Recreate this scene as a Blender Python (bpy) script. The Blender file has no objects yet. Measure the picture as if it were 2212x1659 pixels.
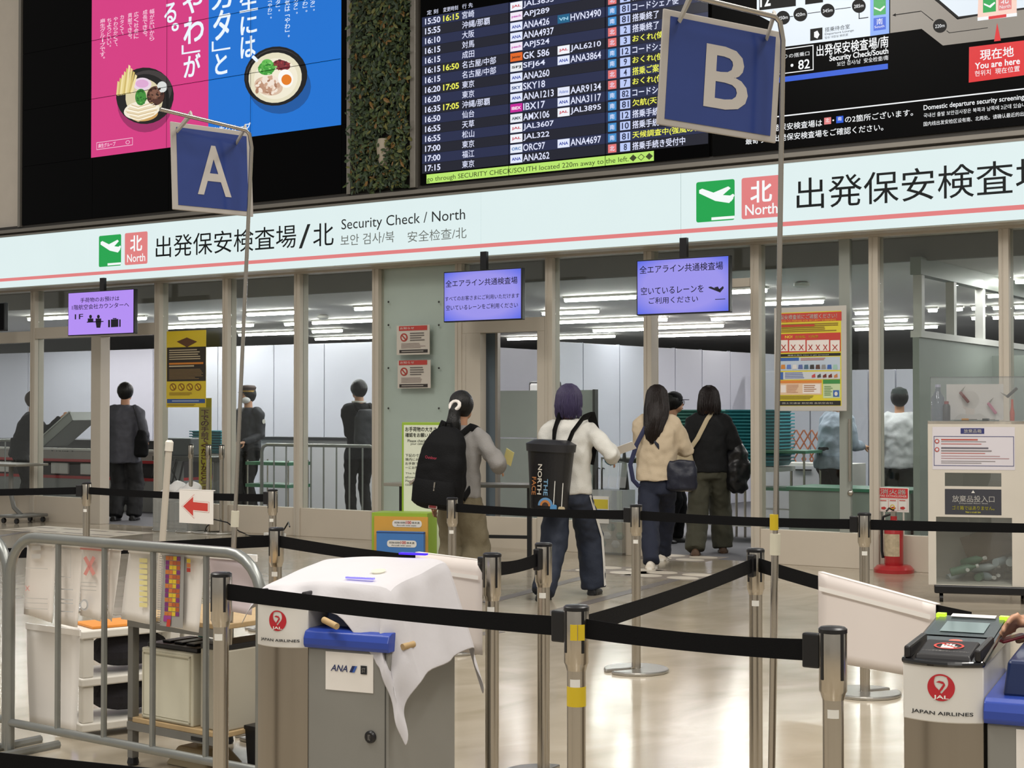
import bpy, math, random
from mathutils import Vector, Matrix
from math import sin, cos, pi, radians, atan, atan2, sqrt
random.seed(7)
S = bpy.context.scene
COL = S.collection
# ---------------------------------------------------------------- camera
F, CX, CY, HOR, H = 3320.0, 1106.0, 829.5, 888.0, 1.38
PITCH = atan((HOR - CY) / F)
cam = bpy.data.cameras.new('camera')
cam.sensor_fit = 'HORIZONTAL'; cam.sensor_width = 36.0
cam.lens = F / 2212.0 * 36.0
cam.clip_start = 0.05; cam.clip_end = 200
camo = bpy.data.objects.new('camera', cam)
COL.objects.link(camo)
camo.location = (0, 0, H)
camo.rotation_euler = (pi / 2 + PITCH, 0, 0)
S.camera = camo
# ---------------------------------------------------------------- exposure, world, hall lights
S.view_settings.view_transform = 'Standard'
S.view_settings.look = 'None'
S.view_settings.exposure = 0.0
S.view_settings.gamma = 1.0
S.view_settings.use_curve_mapping = False
wd = bpy.data.worlds.new('world'); S.world = wd
wd.use_nodes = True
wd.node_tree.nodes['Background'].inputs[0].default_value = (0.62, 0.60, 0.56, 1)
wd.node_tree.nodes['Background'].inputs[1].default_value = 0.68


def area_light(name, loc, sx, sy, power, color, rot=(0, 0, 0)):
    l = bpy.data.lights.new(name, 'AREA')
    l.shape = 'RECTANGLE'; l.size = sx; l.size_y = sy; l.energy = power; l.color = color
    o = bpy.data.objects.new(name, l); COL.objects.link(o)
    o.location = loc; o.rotation_euler = rot
    o['kind'] = 'helper'
    return o


WARM = (1.0, 0.955, 0.89)
for i, (x, y) in enumerate([(-3.5, 3.0), (3.0, 2.0), (-4.5, 8.0), (3.5, 7.0), (0.0, -4.0)]):
    area_light('hall_ceiling_light', (x, y, 7.5), 1.2, 3.6, 320, WARM)
# ---------------------------------------------------------------- pixel rays (photo frame 2212 x 1659)


def ray(px, py):
    x = (px - CX) / F; up = (CY - py) / F
    return Vector((x, cos(PITCH) - up * sin(PITCH), sin(PITCH) + up * cos(PITCH)))


def gp(px, py, z=0.0):            # point on the horizontal plane at height z
    d = ray(px, py); t = (z - H) / d.z
    return Vector((d.x * t, d.y * t, z))


def dp(px, py, Y):                # point at distance Y from the camera
    d = ray(px, py); t = Y / d.y
    return Vector((d.x * t, Y, H + d.z * t))


TH = atan(3320.0 / 5056.0)        # yaw of the glazed front
WO = gp(1890, 1230)
WM = Matrix.Translation(WO) @ Matrix.Rotation(-TH, 4, 'Z')   # wall frame: x along, y into the room behind, z up
WI = WM.inverted()
CAMW = WI @ Vector((0, 0, H))


def wb(px, py, n=0.0):            # (u, z) where a ray meets the plane n in front of the glazing
    d = WI.to_3x3() @ ray(px, py)
    t = (-n - CAMW.y) / d.y
    p = CAMW + d * t
    return p.x, p.z


def wu(px, n=0.0, py=900):
    return wb(px, py, n)[0]


# ---------------------------------------------------------------- materials
MATS = {}


def lin(h):
    h = h.lstrip('#')
    o = []
    for i in (0, 2, 4):
        c = int(h[i:i + 2], 16) / 255.0
        o.append(c / 12.92 if c <= 0.04045 else ((c + 0.055) / 1.055) ** 2.4)
    return tuple(o) + (1.0,)


def mat(name, col, rough=0.5, metal=0.0, var=0.06, scale=6.0, bump=0.0, bscale=60.0, emit=0.0, alpha=1.0, coat=0.0, stretch=None, spec=0.5):
    if name in MATS:
        return MATS[name]
    m = bpy.data.materials.new(name); m.use_nodes = True
    nt = m.node_tree; b = nt.nodes['Principled BSDF']
    c = lin(col)
    tc = nt.nodes.new('ShaderNodeTexCoord')
    mp = nt.nodes.new('ShaderNodeMapping')
    nt.links.new(tc.outputs['Object'], mp.inputs[0])
    if stretch:
        mp.inputs['Scale'].default_value = stretch
    nz = nt.nodes.new('ShaderNodeTexNoise'); nz.inputs['Scale'].default_value = scale
    nz.inputs['Detail'].default_value = 4
    nt.links.new(mp.outputs[0], nz.inputs['Vector'])
    rp = nt.nodes.new('ShaderNodeMapRange')
    rp.inputs['To Min'].default_value = 1 - var; rp.inputs['To Max'].default_value = 1 + var
    nt.links.new(nz.outputs[0], rp.inputs[0])
    mx = nt.nodes.new('ShaderNodeVectorMath'); mx.operation = 'SCALE'
    mx.inputs[0].default_value = c[:3]
    nt.links.new(rp.outputs[0], mx.inputs['Scale'])
    if emit > 0:
        b.inputs['Base Color'].default_value = (c[0] * .03, c[1] * .03, c[2] * .03, 1)
        nt.links.new(mx.outputs[0], b.inputs['Emission Color'])
        b.inputs['Emission Strength'].default_value = emit
    else:
        nt.links.new(mx.outputs[0], b.inputs['Base Color'])
    b.inputs['Roughness'].default_value = rough
    b.inputs['Metallic'].default_value = metal
    b.inputs['Alpha'].default_value = alpha
    b.inputs['Specular IOR Level'].default_value = spec
    if coat:
        b.inputs['Coat Weight'].default_value = coat
        b.inputs['Coat Roughness'].default_value = 0.08
    if bump > 0:
        n2 = nt.nodes.new('ShaderNodeTexNoise'); n2.inputs['Scale'].default_value = bscale
        n2.inputs['Detail'].default_value = 5
        nt.links.new(mp.outputs[0], n2.inputs['Vector'])
        bp = nt.nodes.new('ShaderNodeBump'); bp.inputs['Strength'].default_value = bump
        bp.inputs['Distance'].default_value = 0.01
        nt.links.new(n2.outputs[0], bp.inputs['Height'])
        nt.links.new(bp.outputs[0], b.inputs['Normal'])
    MATS[name] = m
    return m


def lit(col, k=1.0):              # something that gives off light (screens, light boxes)
    return mat('lit_%s_%g' % (col, k), col, rough=0.25, var=0.02, scale=2.0, emit=k)


def ink(col):                     # print on paper, plastic or vinyl
    return mat('ink_%s' % col, col, rough=0.55, var=0.03)


def glassy(name, tint=(0.93, 0.96, 0.95), gloss=0.05, rough=0.0, ior=1.45, haze=0.0, hcol=(0.7, 0.74, 0.74, 1)):
    if name in MATS:
        return MATS[name]
    m = bpy.data.materials.new(name); m.use_nodes = True
    nt = m.node_tree; nt.nodes.clear()
    out = nt.nodes.new('ShaderNodeOutputMaterial')
    tr = nt.nodes.new('ShaderNodeBsdfTransparent'); tr.inputs[0].default_value = tint + (1,)
    gl = nt.nodes.new('ShaderNodeBsdfGlossy'); gl.inputs['Roughness'].default_value = rough
    fr = nt.nodes.new('ShaderNodeFresnel')
    ge = nt.nodes.new('ShaderNodeNewGeometry'); sw = nt.nodes.new('ShaderNodeMapRange')      # the pane is thin: leave it as one enters it
    sw.inputs['To Min'].default_value = ior; sw.inputs['To Max'].default_value = 1.0 / ior
    nt.links.new(ge.outputs['Backfacing'], sw.inputs[0]); nt.links.new(sw.outputs[0], fr.inputs[0])
    nz = nt.nodes.new('ShaderNodeTexNoise'); nz.inputs['Scale'].default_value = 3.0
    mr = nt.nodes.new('ShaderNodeMapRange'); mr.inputs['To Min'].default_value = gloss * .6; mr.inputs['To Max'].default_value = gloss * 1.2
    nt.links.new(nz.outputs[0], mr.inputs[0])
    ad = nt.nodes.new('ShaderNodeMath'); ad.operation = 'ADD'; ad.use_clamp = True
    nt.links.new(fr.outputs[0], ad.inputs[0]); nt.links.new(mr.outputs[0], ad.inputs[1])
    mx = nt.nodes.new('ShaderNodeMixShader')
    nt.links.new(ad.outputs[0], mx.inputs[0])
    base = tr
    if haze > 0:
        df = nt.nodes.new('ShaderNodeBsdfDiffuse'); df.inputs[0].default_value = hcol
        m2 = nt.nodes.new('ShaderNodeMixShader'); m2.inputs[0].default_value = haze
        nt.links.new(tr.outputs[0], m2.inputs[1]); nt.links.new(df.outputs[0], m2.inputs[2])
        base = m2
    nt.links.new(base.outputs[0], mx.inputs[1]); nt.links.new(gl.outputs[0], mx.inputs[2])
    nt.links.new(mx.outputs[0], out.inputs[0])
    MATS[name] = m
    return m


# ---------------------------------------------------------------- mesh builder


class MB:
    def __init__(self):
        self.v = []; self.f = []

    def add(self, vs, fs):
        k = len(self.v)
        self.v += [tuple(p) for p in vs]
        self.f += [tuple(i + k for i in f) for f in fs]
        return self

    def box(self, x0, y0, z0, x1, y1, z1):
        return self.add([(x0, y0, z0), (x1, y0, z0), (x1, y1, z0), (x0, y1, z0), (x0, y0, z1), (x1, y0, z1), (x1, y1, z1), (x0, y1, z1)],
                        [(3, 2, 1, 0), (4, 5, 6, 7), (0, 1, 5, 4), (1, 2, 6, 5), (2, 3, 7, 6), (3, 0, 4, 7)])

    def poly(self, pts):
        return self.add(pts, [tuple(range(len(pts)))])

    def prism(self, pts, y0, y1):           # outline in x,z; thickness in y
        n = len(pts)
        vs = [(p[0], y0, p[1]) for p in pts] + [(p[0], y1, p[1]) for p in pts]
        fs = [tuple(range(n)), tuple(range(2 * n - 1, n - 1, -1))]
        fs += [(i, i + n, (i + 1) % n + n, (i + 1) % n) for i in range(n)]
        return self.add(vs, fs)

    def slab(self, pts, z0, z1):            # outline in x,y; thickness in z
        n = len(pts)
        vs = [(p[0], p[1], z0) for p in pts] + [(p[0], p[1], z1) for p in pts]
        fs = [tuple(range(n - 1, -1, -1)), tuple(range(n, 2 * n))]
        fs += [(i, (i + 1) % n, (i + 1) % n + n, i + n) for i in range(n)]
        return self.add(vs, fs)

    def rings(self, rs, caps=True, closed=False):
        n = len(rs[0]); k = len(rs)
        vs = [p for r in rs for p in r]
        fs = []
        for j in range(k if closed else k - 1):
            a = j * n; b = ((j + 1) % k) * n
            fs += [(a + i, a + (i + 1) % n, b + (i + 1) % n, b + i) for i in range(n)]
        if caps and not closed:
            fs.append(tuple(range(n - 1, -1, -1))); fs.append(tuple(range((k - 1) * n, k * n)))
        return self.add(vs, fs)

    def tube(self, path, r, n=10, closed=False, caps=True, flat=None):
        P = [Vector(p) for p in path]; k = len(P)
        R = r if isinstance(r, (list, tuple)) else [r] * k
        rs = []; ref = None
        for i in range(k):
            if closed:
                t = P[(i + 1) % k] - P[i - 1]
            else:
                t = P[min(i + 1, k - 1)] - P[max(i - 1, 0)]
            t.normalize()
            if ref is None:
                ref = Vector((0, 0, 1)) if abs(t.z) < .9 else Vector((0, 1, 0))
            a = (ref - t * ref.dot(t)).normalized(); b = t.cross(a); ref = a
            q = flat[i] if flat else (1, 1)
            rs.append([P[i] + a * (R[i] * q[0] * cos(2 * pi * j / n)) + b * (R[i] * q[1] * sin(2 * pi * j / n)) for j in range(n)])
        return self.rings(rs, caps, closed)

    def lathe(self, prof, n=20, c=(0, 0, 0)):
        return self.rings([[(c[0] + r * cos(2 * pi * j / n), c[1] + r * sin(2 * pi * j / n), c[2] + z) for j in range(n)] for r, z in prof])

    def ell(self, c, rad, nu=14, nv=9):
        rs = []
        for i in range(1, nv):
            a = pi * i / nv
            rs.append([(c[0] + rad[0] * sin(a) * cos(2 * pi * j / nu), c[1] + rad[1] * sin(a) * sin(2 * pi * j / nu), c[2] - rad[2] * cos(a)) for j in range(nu)])
        k = len(self.v); n = nu; m = len(rs)
        self.rings(rs, caps=False)
        b = len(self.v)
        self.v += [(c[0], c[1], c[2] - rad[2]), (c[0], c[1], c[2] + rad[2])]
        self.f += [(b, k + (j + 1) % n, k + j) for j in range(n)]
        self.f += [(b + 1, k + (m - 1) * n + j, k + (m - 1) * n + (j + 1) % n) for j in range(n)]
        return self

    def build(self, name, m, parent=None, M=None, smooth=False, bevel=0.0):
        me = bpy.data.meshes.new(name)
        me.from_pydata(self.v, [], self.f)
        me.validate()
        if smooth:
            me.shade_smooth(); me.set_sharp_from_angle(angle=radians(38))
        o = bpy.data.objects.new(name, me); COL.objects.link(o)
        if m:
            me.materials.append(m)
        if parent:
            o.parent = parent
        if M is not None:
            o.matrix_local = M
        if bevel:
            bv = o.modifiers.new('bevel', 'BEVEL'); bv.width = bevel; bv.segments = 2; bv.limit_method = 'ANGLE'
        return o


def rrect(x0, z0, x1, z1, r, k=4):
    pts = []
    for cx, cz, a in ((x1 - r, z0 + r, -pi / 2), (x1 - r, z1 - r, 0), (x0 + r, z1 - r, pi / 2), (x0 + r, z0 + r, pi)):
        for i in range(k + 1):
            t = a + pi / 2 * i / k
            pts.append((cx + r * cos(t), cz + r * sin(t)))
    return pts


def circ(x, z, r, n=24, rz=None):
    return [(x + r * cos(2 * pi * i / n), z + (rz or r) * sin(2 * pi * i / n)) for i in range(n)]


def tag(o, label=None, cat=None, group=None, kind=None):
    if label: o['label'] = label
    if cat: o['category'] = cat
    if group: o['group'] = group
    if kind: o['kind'] = kind
    return o


def thing(name, label, cat, M=None, group=None, kind=None):
    o = bpy.data.objects.new(name, None); COL.objects.link(o)
    o.empty_display_size = 0.1
    if M is not None:
        o.matrix_world = M
    return tag(o, label, cat, group, kind)


def at(loc, yaw=0.0):
    return Matrix.Translation(Vector(loc)) @ Matrix.Rotation(yaw, 4, 'Z')


def wat(u, n=0.0, z=0.0):
    return WM @ Matrix.Translation((u, -n, z))


def copy_tree(o, M=None, parent=None, label=None):
    c = o.copy(); COL.objects.link(c)
    if parent:
        c.parent = parent
    else:
        c.matrix_world = M
    if label: c['label'] = label
    for ch in o.children:
        copy_tree(ch, None, c)
    return c


# text: collected first, turned into flat lettering meshes at the very end in one go
TEXTS = []


def text(s, box, m, parent, y=-0.002, bold=0.0, name='lettering', M=None, key=None):
    # box = x0, z0, x1, z1 in the parent's x,z plane; texts with the same key are printed as one sheet
    TEXTS.append((s, box, m, parent, y, bold, name, M, key or len(TEXTS)))


def flush_text():
    made = []
    for t in TEXTS:
        c = bpy.data.curves.new('lettering', 'FONT')
        c.body = t[0]; c.size = 1.0; c.offset = t[5] if t[0].isascii() else 0.0; c.resolution_u = 3; c.fill_mode = 'FRONT'
        o = bpy.data.objects.new('lettering', c); COL.objects.link(o)
        made.append(o)
    dg = bpy.context.evaluated_depsgraph_get(); dg.update()
    groups = {}
    for o, t in zip(made, TEXTS):
        s, (x0, z0, x1, z1), m, parent, y, bold, name, M, kk = t
        me = bpy.data.meshes.new_from_object(o.evaluated_get(dg))
        vs = [v.co.copy() for v in me.vertices]
        fs = [tuple(p.vertices) for p in me.polygons]
        bpy.data.meshes.remove(me)
        if not vs:
            continue
        ax = min(v.x for v in vs); bx = max(v.x for v in vs); az = min(v.y for v in vs); bz = max(v.y for v in vs)
        if bz - az < 1e-4: bz = az + 1
        if bx - ax < 1e-4: bx = ax + 1
        if bold and not s.isascii():          # heavier CJK strokes: overprint with small shifts
            d = bold * .55; v0, f0, n = vs, fs, len(vs)
            vs = []; fs = []
            for k, (sx, sy) in enumerate(((d, d), (-d, d), (d, -d), (-d, -d))):
                vs += [Vector((v.x + sx, v.y + sy, 0)) for v in v0]; fs += [tuple(i + k * n for i in f) for f in f0]
        out = []
        for v in vs:
            fx = (v.x - ax) / (bx - ax); fz = (v.y - az) / (bz - az)
            p = Vector((x0 + fx * (x1 - x0), y, z0 + fz * (z1 - z0)))
            out.append(p if M is None else M(p) if callable(M) else M @ p)
        key = (parent.name, m.name, name, kk)
        groups.setdefault(key, (MB(), parent, m, name, []))[0].add(out, fs)
        groups[key][4].append(1)
    for o in made:
        c = o.data; bpy.data.objects.remove(o); bpy.data.curves.remove(c)
    for g in groups.values():
        o = g[0].build(g[3], g[2], g[1])
        if len(g[4]) > 2:
            o['kind'] = 'stuff'


class Pane:
    """A flat board in the wall frame, n in front of the glazing; draws on it in photo pixels."""
    def __init__(self, root, u0, n, z0=0.0, y0=0.0, dense=False, pf=None):
        self.r = root; self.u = u0; self.n = n; self.z = z0; self.y0 = y0; self.dense = dense; self.pf = pf; self.acc = []

    def p(self, px, py):
        if self.pf:
            return self.pf(px, py)
        u, z = wb(px, py, self.n)
        return (u - self.u, z - self.z)

    def y(self, lay):
        return self.y0 - 0.0015 * lay

    def put(self, q, m, lay, name):
        k = (m.name, name) if self.dense else len(self.acc)
        for e in self.acc:
            if e[0] == k:
                break
        else:
            e = [k, MB(), m, name, 0]; self.acc.append(e)
        e[1].poly([(a[0], self.y(lay), a[1]) for a in q]); e[4] += 1

    def poly(self, pts, m, lay=1, name='graphic'):
        self.put([self.p(*a) for a in pts], m, lay, name)

    def box4(self, x0, yt, yb, x1):          # level box; heights read at its left end
        u0, zt = self.p(x0, yt); _, zb = self.p(x0, yb); u1, _ = self.p(x1, yt)
        return u0, zb, u1, zt

    def bar(self, x0, yt, yb, x1, m, lay=1, name='graphic', r=0.0):
        u0, zb, u1, zt = self.box4(x0, yt, yb, x1)
        self.put(rrect(u0, zb, u1, zt, r) if r else [(u0, zb), (u1, zb), (u1, zt), (u0, zt)], m, lay, name)
        return u0, zb, u1, zt

    def ring(self, x0, yt, yb, x1, m, lay=1, name='outline', t=0.01):
        u0, zb, u1, zt = self.box4(x0, yt, yb, x1)
        for q in ((u0, zb, u1, zb + t), (u0, zt - t, u1, zt), (u0, zb, u0 + t, zt), (u1 - t, zb, u1, zt)):
            self.put([(q[0], q[1]), (q[2], q[1]), (q[2], q[3]), (q[0], q[3])], m, lay, name)

    def oval(self, x0, y0, x1, y1, m, lay=1, tilt=0.0, n=28, name='graphic'):
        cx, cy, a, b = (x0 + x1) / 2, (y0 + y1) / 2, (x1 - x0) / 2, (y1 - y0) / 2
        pts = []
        for i in range(n):
            t = -2 * pi * i / n
            x, y = a * cos(t), b * sin(t)
            pts.append((cx + x * cos(tilt) - y * sin(tilt), cy + x * sin(tilt) + y * cos(tilt)))
        self.poly(pts, m, lay, name)

    def text(self, s, x0, yt, yb, x1, m, lay=3, bold=0.0, name='lettering'):
        text(s, self.box4(x0, yt, yb, x1), m, self.r, self.y(lay), bold, name, key='sheet' if self.dense else None)

    def vtext(self, s, x0, yt, x1, yb, m, lay=3, bold=0.0):    # one column of characters
        u0, zb, u1, zt = self.box4(x0, yt, yb, x1)
        n = len(s); h = (zt - zb) / n; w = u1 - u0; k = 'sheet' if self.dense else 'v%d' % len(TEXTS); y = self.y(lay)
        for i, ch in enumerate(s):
            a, b = zt - (i + 1) * h + h * .06, zt - i * h - h * .06
            if ch in '。、':
                text(ch, (u0 + w * .62, b - h * .35, u0 + w * .95, b), m, self.r, y, bold, key=k)
            elif ch in '「」ー':
                M = Matrix.Translation((u0 + w / 2, 0, (a + b) / 2)) @ Matrix.Rotation(pi / 2, 4, 'Y')
                bx = {'ー': (-h * .45, -w * .1, h * .45, w * .1), '」': (-h * .45, -w * .45, -h * .05, w * .45), '「': (h * .05, -w * .45, h * .45, w * .45)}[ch]
                text(ch, bx, m, self.r, y, bold, M=M, key=k)
            else:
                text(ch, (u0, a, u1, b), m, self.r, y, bold, key=k)

    def flush(self):
        for k, mb, m, name, n in self.acc:
            o = mb.build(name, m, self.r)
            if n > 1:
                o['kind'] = 'stuff'
        self.acc = []


def planepx(M, off=0.0):           # photo pixel -> (x, z) on the x,z plane of frame M
    I = M.inverted(); o = I @ Vector((0, 0, H)); R = I.to_3x3()

    def f(px, py):
        d = R @ ray(px, py); t = (off - o.y) / d.y; p = o + d * t
        return p.x, p.z
    return f

# ================================================================ the place: floor, glazed front, rooms behind
def floor_mat():
    m = bpy.data.materials.new('polished_stone'); m.use_nodes = True
    nt = m.node_tree; b = nt.nodes['Principled BSDF']
    tc = nt.nodes.new('ShaderNodeTexCoord')
    mp = nt.nodes.new('ShaderNodeMapping'); mp.inputs['Rotation'].default_value = (0, 0, -TH)
    nt.links.new(tc.outputs['Object'], mp.inputs[0])
    n1 = nt.nodes.new('ShaderNodeTexNoise'); n1.inputs['Scale'].default_value = 1.6; n1.inputs['Detail'].default_value = 8
    n1.inputs['Distortion'].default_value = 1.2
    mp2 = nt.nodes.new('ShaderNodeMapping'); mp2.inputs['Scale'].default_value = (0.8, 1.2, 1)
    nt.links.new(mp.outputs[0], mp2.inputs[0]); nt.links.new(mp2.outputs[0], n1.inputs['Vector'])
    cr = nt.nodes.new('ShaderNodeValToRGB')
    cr.color_ramp.elements[0].position = 0.3; cr.color_ramp.elements[0].color = lin('#9c917d')
    cr.color_ramp.elements[1].position = 0.7; cr.color_ramp.elements[1].color = lin('#b5ab9a')
    nt.links.new(n1.outputs[0], cr.inputs[0])
    nt.links.new(cr.outputs[0], b.inputs['Base Color'])
    n2 = nt.nodes.new('ShaderNodeTexNoise'); n2.inputs['Scale'].default_value = 5; n2.inputs['Detail'].default_value = 5
    nt.links.new(mp2.outputs[0], n2.inputs['Vector'])
    mr = nt.nodes.new('ShaderNodeMapRange'); mr.inputs['To Min'].default_value = 0.12; mr.inputs['To Max'].default_value = 0.2
    nt.links.new(n2.outputs[0], mr.inputs[0]); nt.links.new(mr.outputs[0], b.inputs['Roughness'])
    b.inputs['Specular IOR Level'].default_value = 0.6
    return m


FLOORM = floor_mat()
# hall floor reaches to the glazed front; the screening room has its own grey carpet behind it
c1 = WM @ Vector((-34, 0.06, 0)); c2 = WM @ Vector((16, 0.06, 0))
mb = MB(); mb.poly([(-30, -9, 0), (20, -9, 0), (c2.x, c2.y, 0), (c1.x, c1.y, 0)])
fl = mb.build('floor', FLOORM); tag(fl, 'polished beige stone floor of the departure hall', kind='structure')
CARPET = mat('room_carpet', '#5e5e62', 0.8, var=0.1, scale=30)
mb = MB(); mb.box(-34, 0.06, -0.05, 16, 24, 0.0)
o = mb.build('floor_screening', CARPET, M=WM); tag(o, 'grey floor of the screening room behind the glass', kind='structure')

BEIGE = mat('beige_metal', '#bfb6a8', 0.45, var=0.03)
PLINTH = mat('beige_panel', '#c4b9a9', 0.5, var=0.03)
STEEL_FR = mat('grey_frame', '#8c8780', 0.4, metal=0.5, var=0.04)
SN = 0.35                                   # how far the light-box sign stands out
ZS0 = wb(0, 622, SN)[1]; ZS1 = wb(0, 514, SN)[1]
ZH = ZS0 - 0.03                             # glazing head
ZP = 0.31                                   # plinth top

wf = thing('wall_front', 'beige framed glazed front of the screening room', None, WM, kind='structure')
mull = [(-205, -192), (64, 80), (332, 348), (479, 490), (634, 648), (803, 820), (982, 996), (1177, 1192), (1390, 1405), (1621, 1638), (1877, 1894), (2158, 2176), (2470, 2488)]
MU = [(wu(a, 0.05), wu(a, 0.05) + 0.085) for a, b in mull]
for a, b in MU:
    m_ = MB()
    m_.box(a, -0.05, 0, b, 0.10, ZH)
    m_.box(a + 0.03, -0.058, 0, a + 0.038, -0.05, ZH)      # joint bead
    m_.build('mullion', BEIGE, wf, bevel=0.004)
MB().box(MU[0][0] - 8, -0.06, ZH, 14, 0.12, ZH + 0.09).build('header_beam', BEIGE, wf)
MB().box(MU[0][0] - 8, -SN + 0.02, ZS0 + 0.005, 14, 0.12, ZS0 + 0.03).build('soffit', BEIGE, wf)
# upper wall that carries the displays
MB().box(MU[0][0] - 8, -0.10, ZS0 + 0.03, 14, 0.12, 9.0).build('upper_wall', mat('upper_wall_paint', '#dcd2c5', 0.6), wf)

GLASS = glassy('clear_glass', tint=(0.92, 0.95, 0.94), gloss=0.004, ior=1.38)
FROST = mat('frosted_panel', '#cdd0ca', 0.35, var=0.05)
wn = 0
WIN = {}
DOORP = wu(196, 0.05)
for i in range(len(MU) - 1):
    a, b = MU[i][1], MU[i + 1][0]
    wn += 1
    w = thing('window_%d' % wn, None, None, WM, kind='structure')
    WIN[i] = w
    opening = i in (1, 8)
    if i == 8:                              # open doorway the queue walks into: glass only over it
        MB().box(a, -0.03, 2.52, b, 0.07, 2.60).build('transom', BEIGE, w, bevel=0.003)
        MB().box(a, 0.01, 2.60, b, 0.02, ZH).build('pane', GLASS, w)
        w['label'] = 'glazed bay over the open doorway'
        continue
    if i in (0, 1, 6):
        zt = wb(60, 740, 0)[1] if i == 0 else wb(300, 724, 0)[1] if i == 1 else wb(1090, 718, 0)[1]
        MB().box(a, -0.04, zt, b, 0.09, zt + 0.14).build('transom', BEIGE, w, bevel=0.003)
        MB().box(a, 0.01, zt + 0.14, b, 0.02, ZH).build('pane', GLASS, w)
        if i == 1:
            MB().box(DOORP, -0.05, 0, DOORP + 0.17, 0.10, zt).build('door_post', BEIGE, w, bevel=0.004)
            MB().box(a, -0.03, 0, DOORP, 0.05, ZP).build('plinth_panel', PLINTH, w)
            MB().box(a, 0.01, ZP, DOORP, 0.02, zt).build('pane', GLASS, w)
            w['label'] = 'glazed bay with the left open doorway'
        elif i == 0:
            MB().box(a, -0.03, 0, b, 0.05, ZP).build('plinth_panel', PLINTH, w)
            MB().box(a, 0.01, ZP, b, 0.02, zt).build('pane', GLASS, w)
        else:                               # framed door, leaf slid open
            d0, d1 = wu(1005, 0.04), wu(1037, 0.04); d2, d3 = wu(1160, 0.04), b
            MB().box(a, -0.04, 0, a + 0.05, 0.09, zt).build('door_post', BEIGE, w)
            MB().box(d0, -0.04, 0, d1, 0.07, zt).build('door_post', BEIGE, w, bevel=0.003)
            MB().box(d2, -0.04, 0, d3, 0.07, zt).build('door_post', BEIGE, w, bevel=0.003)
            MB().box(d1, -0.02, 0, d2, 0.05, ZP).build('plinth_panel', PLINTH, w)
            w['label'] = 'glazed bay with a narrow framed doorway'
        continue
    MB().box(a, -0.03, 0, b, 0.05, ZP).build('plinth_panel', PLINTH, w, bevel=0.004)
    if i == 5:
        MB().box(a, 0.05, ZP, b, 0.07, ZH).build('backing_panel', FROST, w)
    MB().box(a, 0.01, ZP, b, 0.02, ZH).build('pane', GLASS, w)
    w['label'] = 'tall glazed bay number %d from the left' % wn
    if i == 9:                              # pull handle and lock of a fixed leaf
        u0, z0 = wb(1836, 1040, 0.05); u1, z1 = wb(1836, 905, 0.05)
        MB().tube([(u0, -0.05, z0), (u0, -0.05, z1)], 0.014).build('pull_handle', mat('steel_brushed', '#b8b2a8', 0.25, 1.0), w, smooth=True)
        u2, z2 = wb(1836, 1065, 0.03)
        MB().ell((u2, -0.02, z2), (0.028, 0.02, 0.028)).build('lock', mat('steel_brushed', '#b8b2a8', 0.25, 1.0), w, smooth=True)
        st = wu(1815, 0.0)
        MB().box(st, -0.02, ZP, st + 0.10, 0.03, ZH).build('leaf_stile', mat('grey_stile', '#8f938c', 0.4), w)
    if i == 5:
        for px in (838, 947):
            for py in (652, 702, 795, 882):
                u, z = wb(px, py, 0)
                MB().ell((u, 0.008, z), (0.012, 0.008, 0.012), 8, 5).build('bolt', mat('dark_steel', '#4a4a48', 0.4, 0.8), w)
# door leaf standing open inside the narrow doorway
dr = thing('door_1', 'glass door leaf slid open in the narrow doorway', None, WM, kind='structure')
u0 = wu(1037, -0.15); u1 = wu(1072, -0.15)
MB().box(u0, 0.14, 0.0, u1, 0.17, 2.3).build('leaf', mat('grey_glass_leaf', '#5f6a72', 0.2), dr)
MB().box(u1, 0.13, 0.0, u1 + 0.03, 0.18, 2.3).build('leaf_stile', STEEL_FR, dr)

# ---------------------------------------------------------------- screening room behind
CEILZ = 2.78
ROOMC = mat('room_ceiling', '#c8c6c2', 0.7, var=0.03)
MB().box(-34, 0.9, CEILZ, 16, 24, CEILZ + 0.05).build('ceiling', ROOMC, M=WM)
tag(bpy.data.objects['ceiling'], 'grey ceiling of the screening room', kind='structure')
o = MB().box(-34, 0.86, CEILZ - 0.02, 16, 0.93, 4.2).build('trim_1', mat('room_bulkhead', '#7a7874', 0.7), M=WM)
tag(o, 'dark bulkhead at the edge of the room ceiling', kind='structure')
ROOMW = mat('room_wall', '#b9bac4', 0.5, var=0.02)
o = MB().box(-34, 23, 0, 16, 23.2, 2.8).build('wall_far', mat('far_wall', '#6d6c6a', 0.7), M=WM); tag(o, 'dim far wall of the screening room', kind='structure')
# white partition on the left side of the room, panel by panel
pw = thing('wall_partition', 'white partition wall behind the left bays', None, WM, kind='structure')
y0 = 5.2
us = [wu(p, -y0) for p in (-380, -120, 60, 218, 330, 470, 591, 700, 860)]
for a, b in zip(us, us[1:]):
    MB().box(a + 0.008, y0, 0.0, b - 0.008, y0 + 0.06, 2.42).build('panel', ROOMW, pw, bevel=0.004)
MB().box(us[0], y0 + 0.02, 0, us[-1], y0 + 0.05, 2.41).build('core', mat('panel_gap', '#77787e', 0.6), pw)
MB().box(us[-1] - 0.06, y0, 0, us[-1], y0 + 9, 2.42).build('return_panel', ROOMW, pw)
# long low white counter in front of it
cw = thing('low_counter', 'long low white counter wall behind the guard', 'counter', WM)
a, b = wu(560, -3.2), wu(960, -3.2)
MB().box(a, 3.2, 0.0, b, 3.5, 0.98).build('body', mat('white_counter', '#d3d2d6', 0.45), cw)
MB().box(a, 3.17, 0.98, b, 3.53, 1.02).build('top', mat('black_edge', '#2a2a2e', 0.4), cw)
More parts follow.
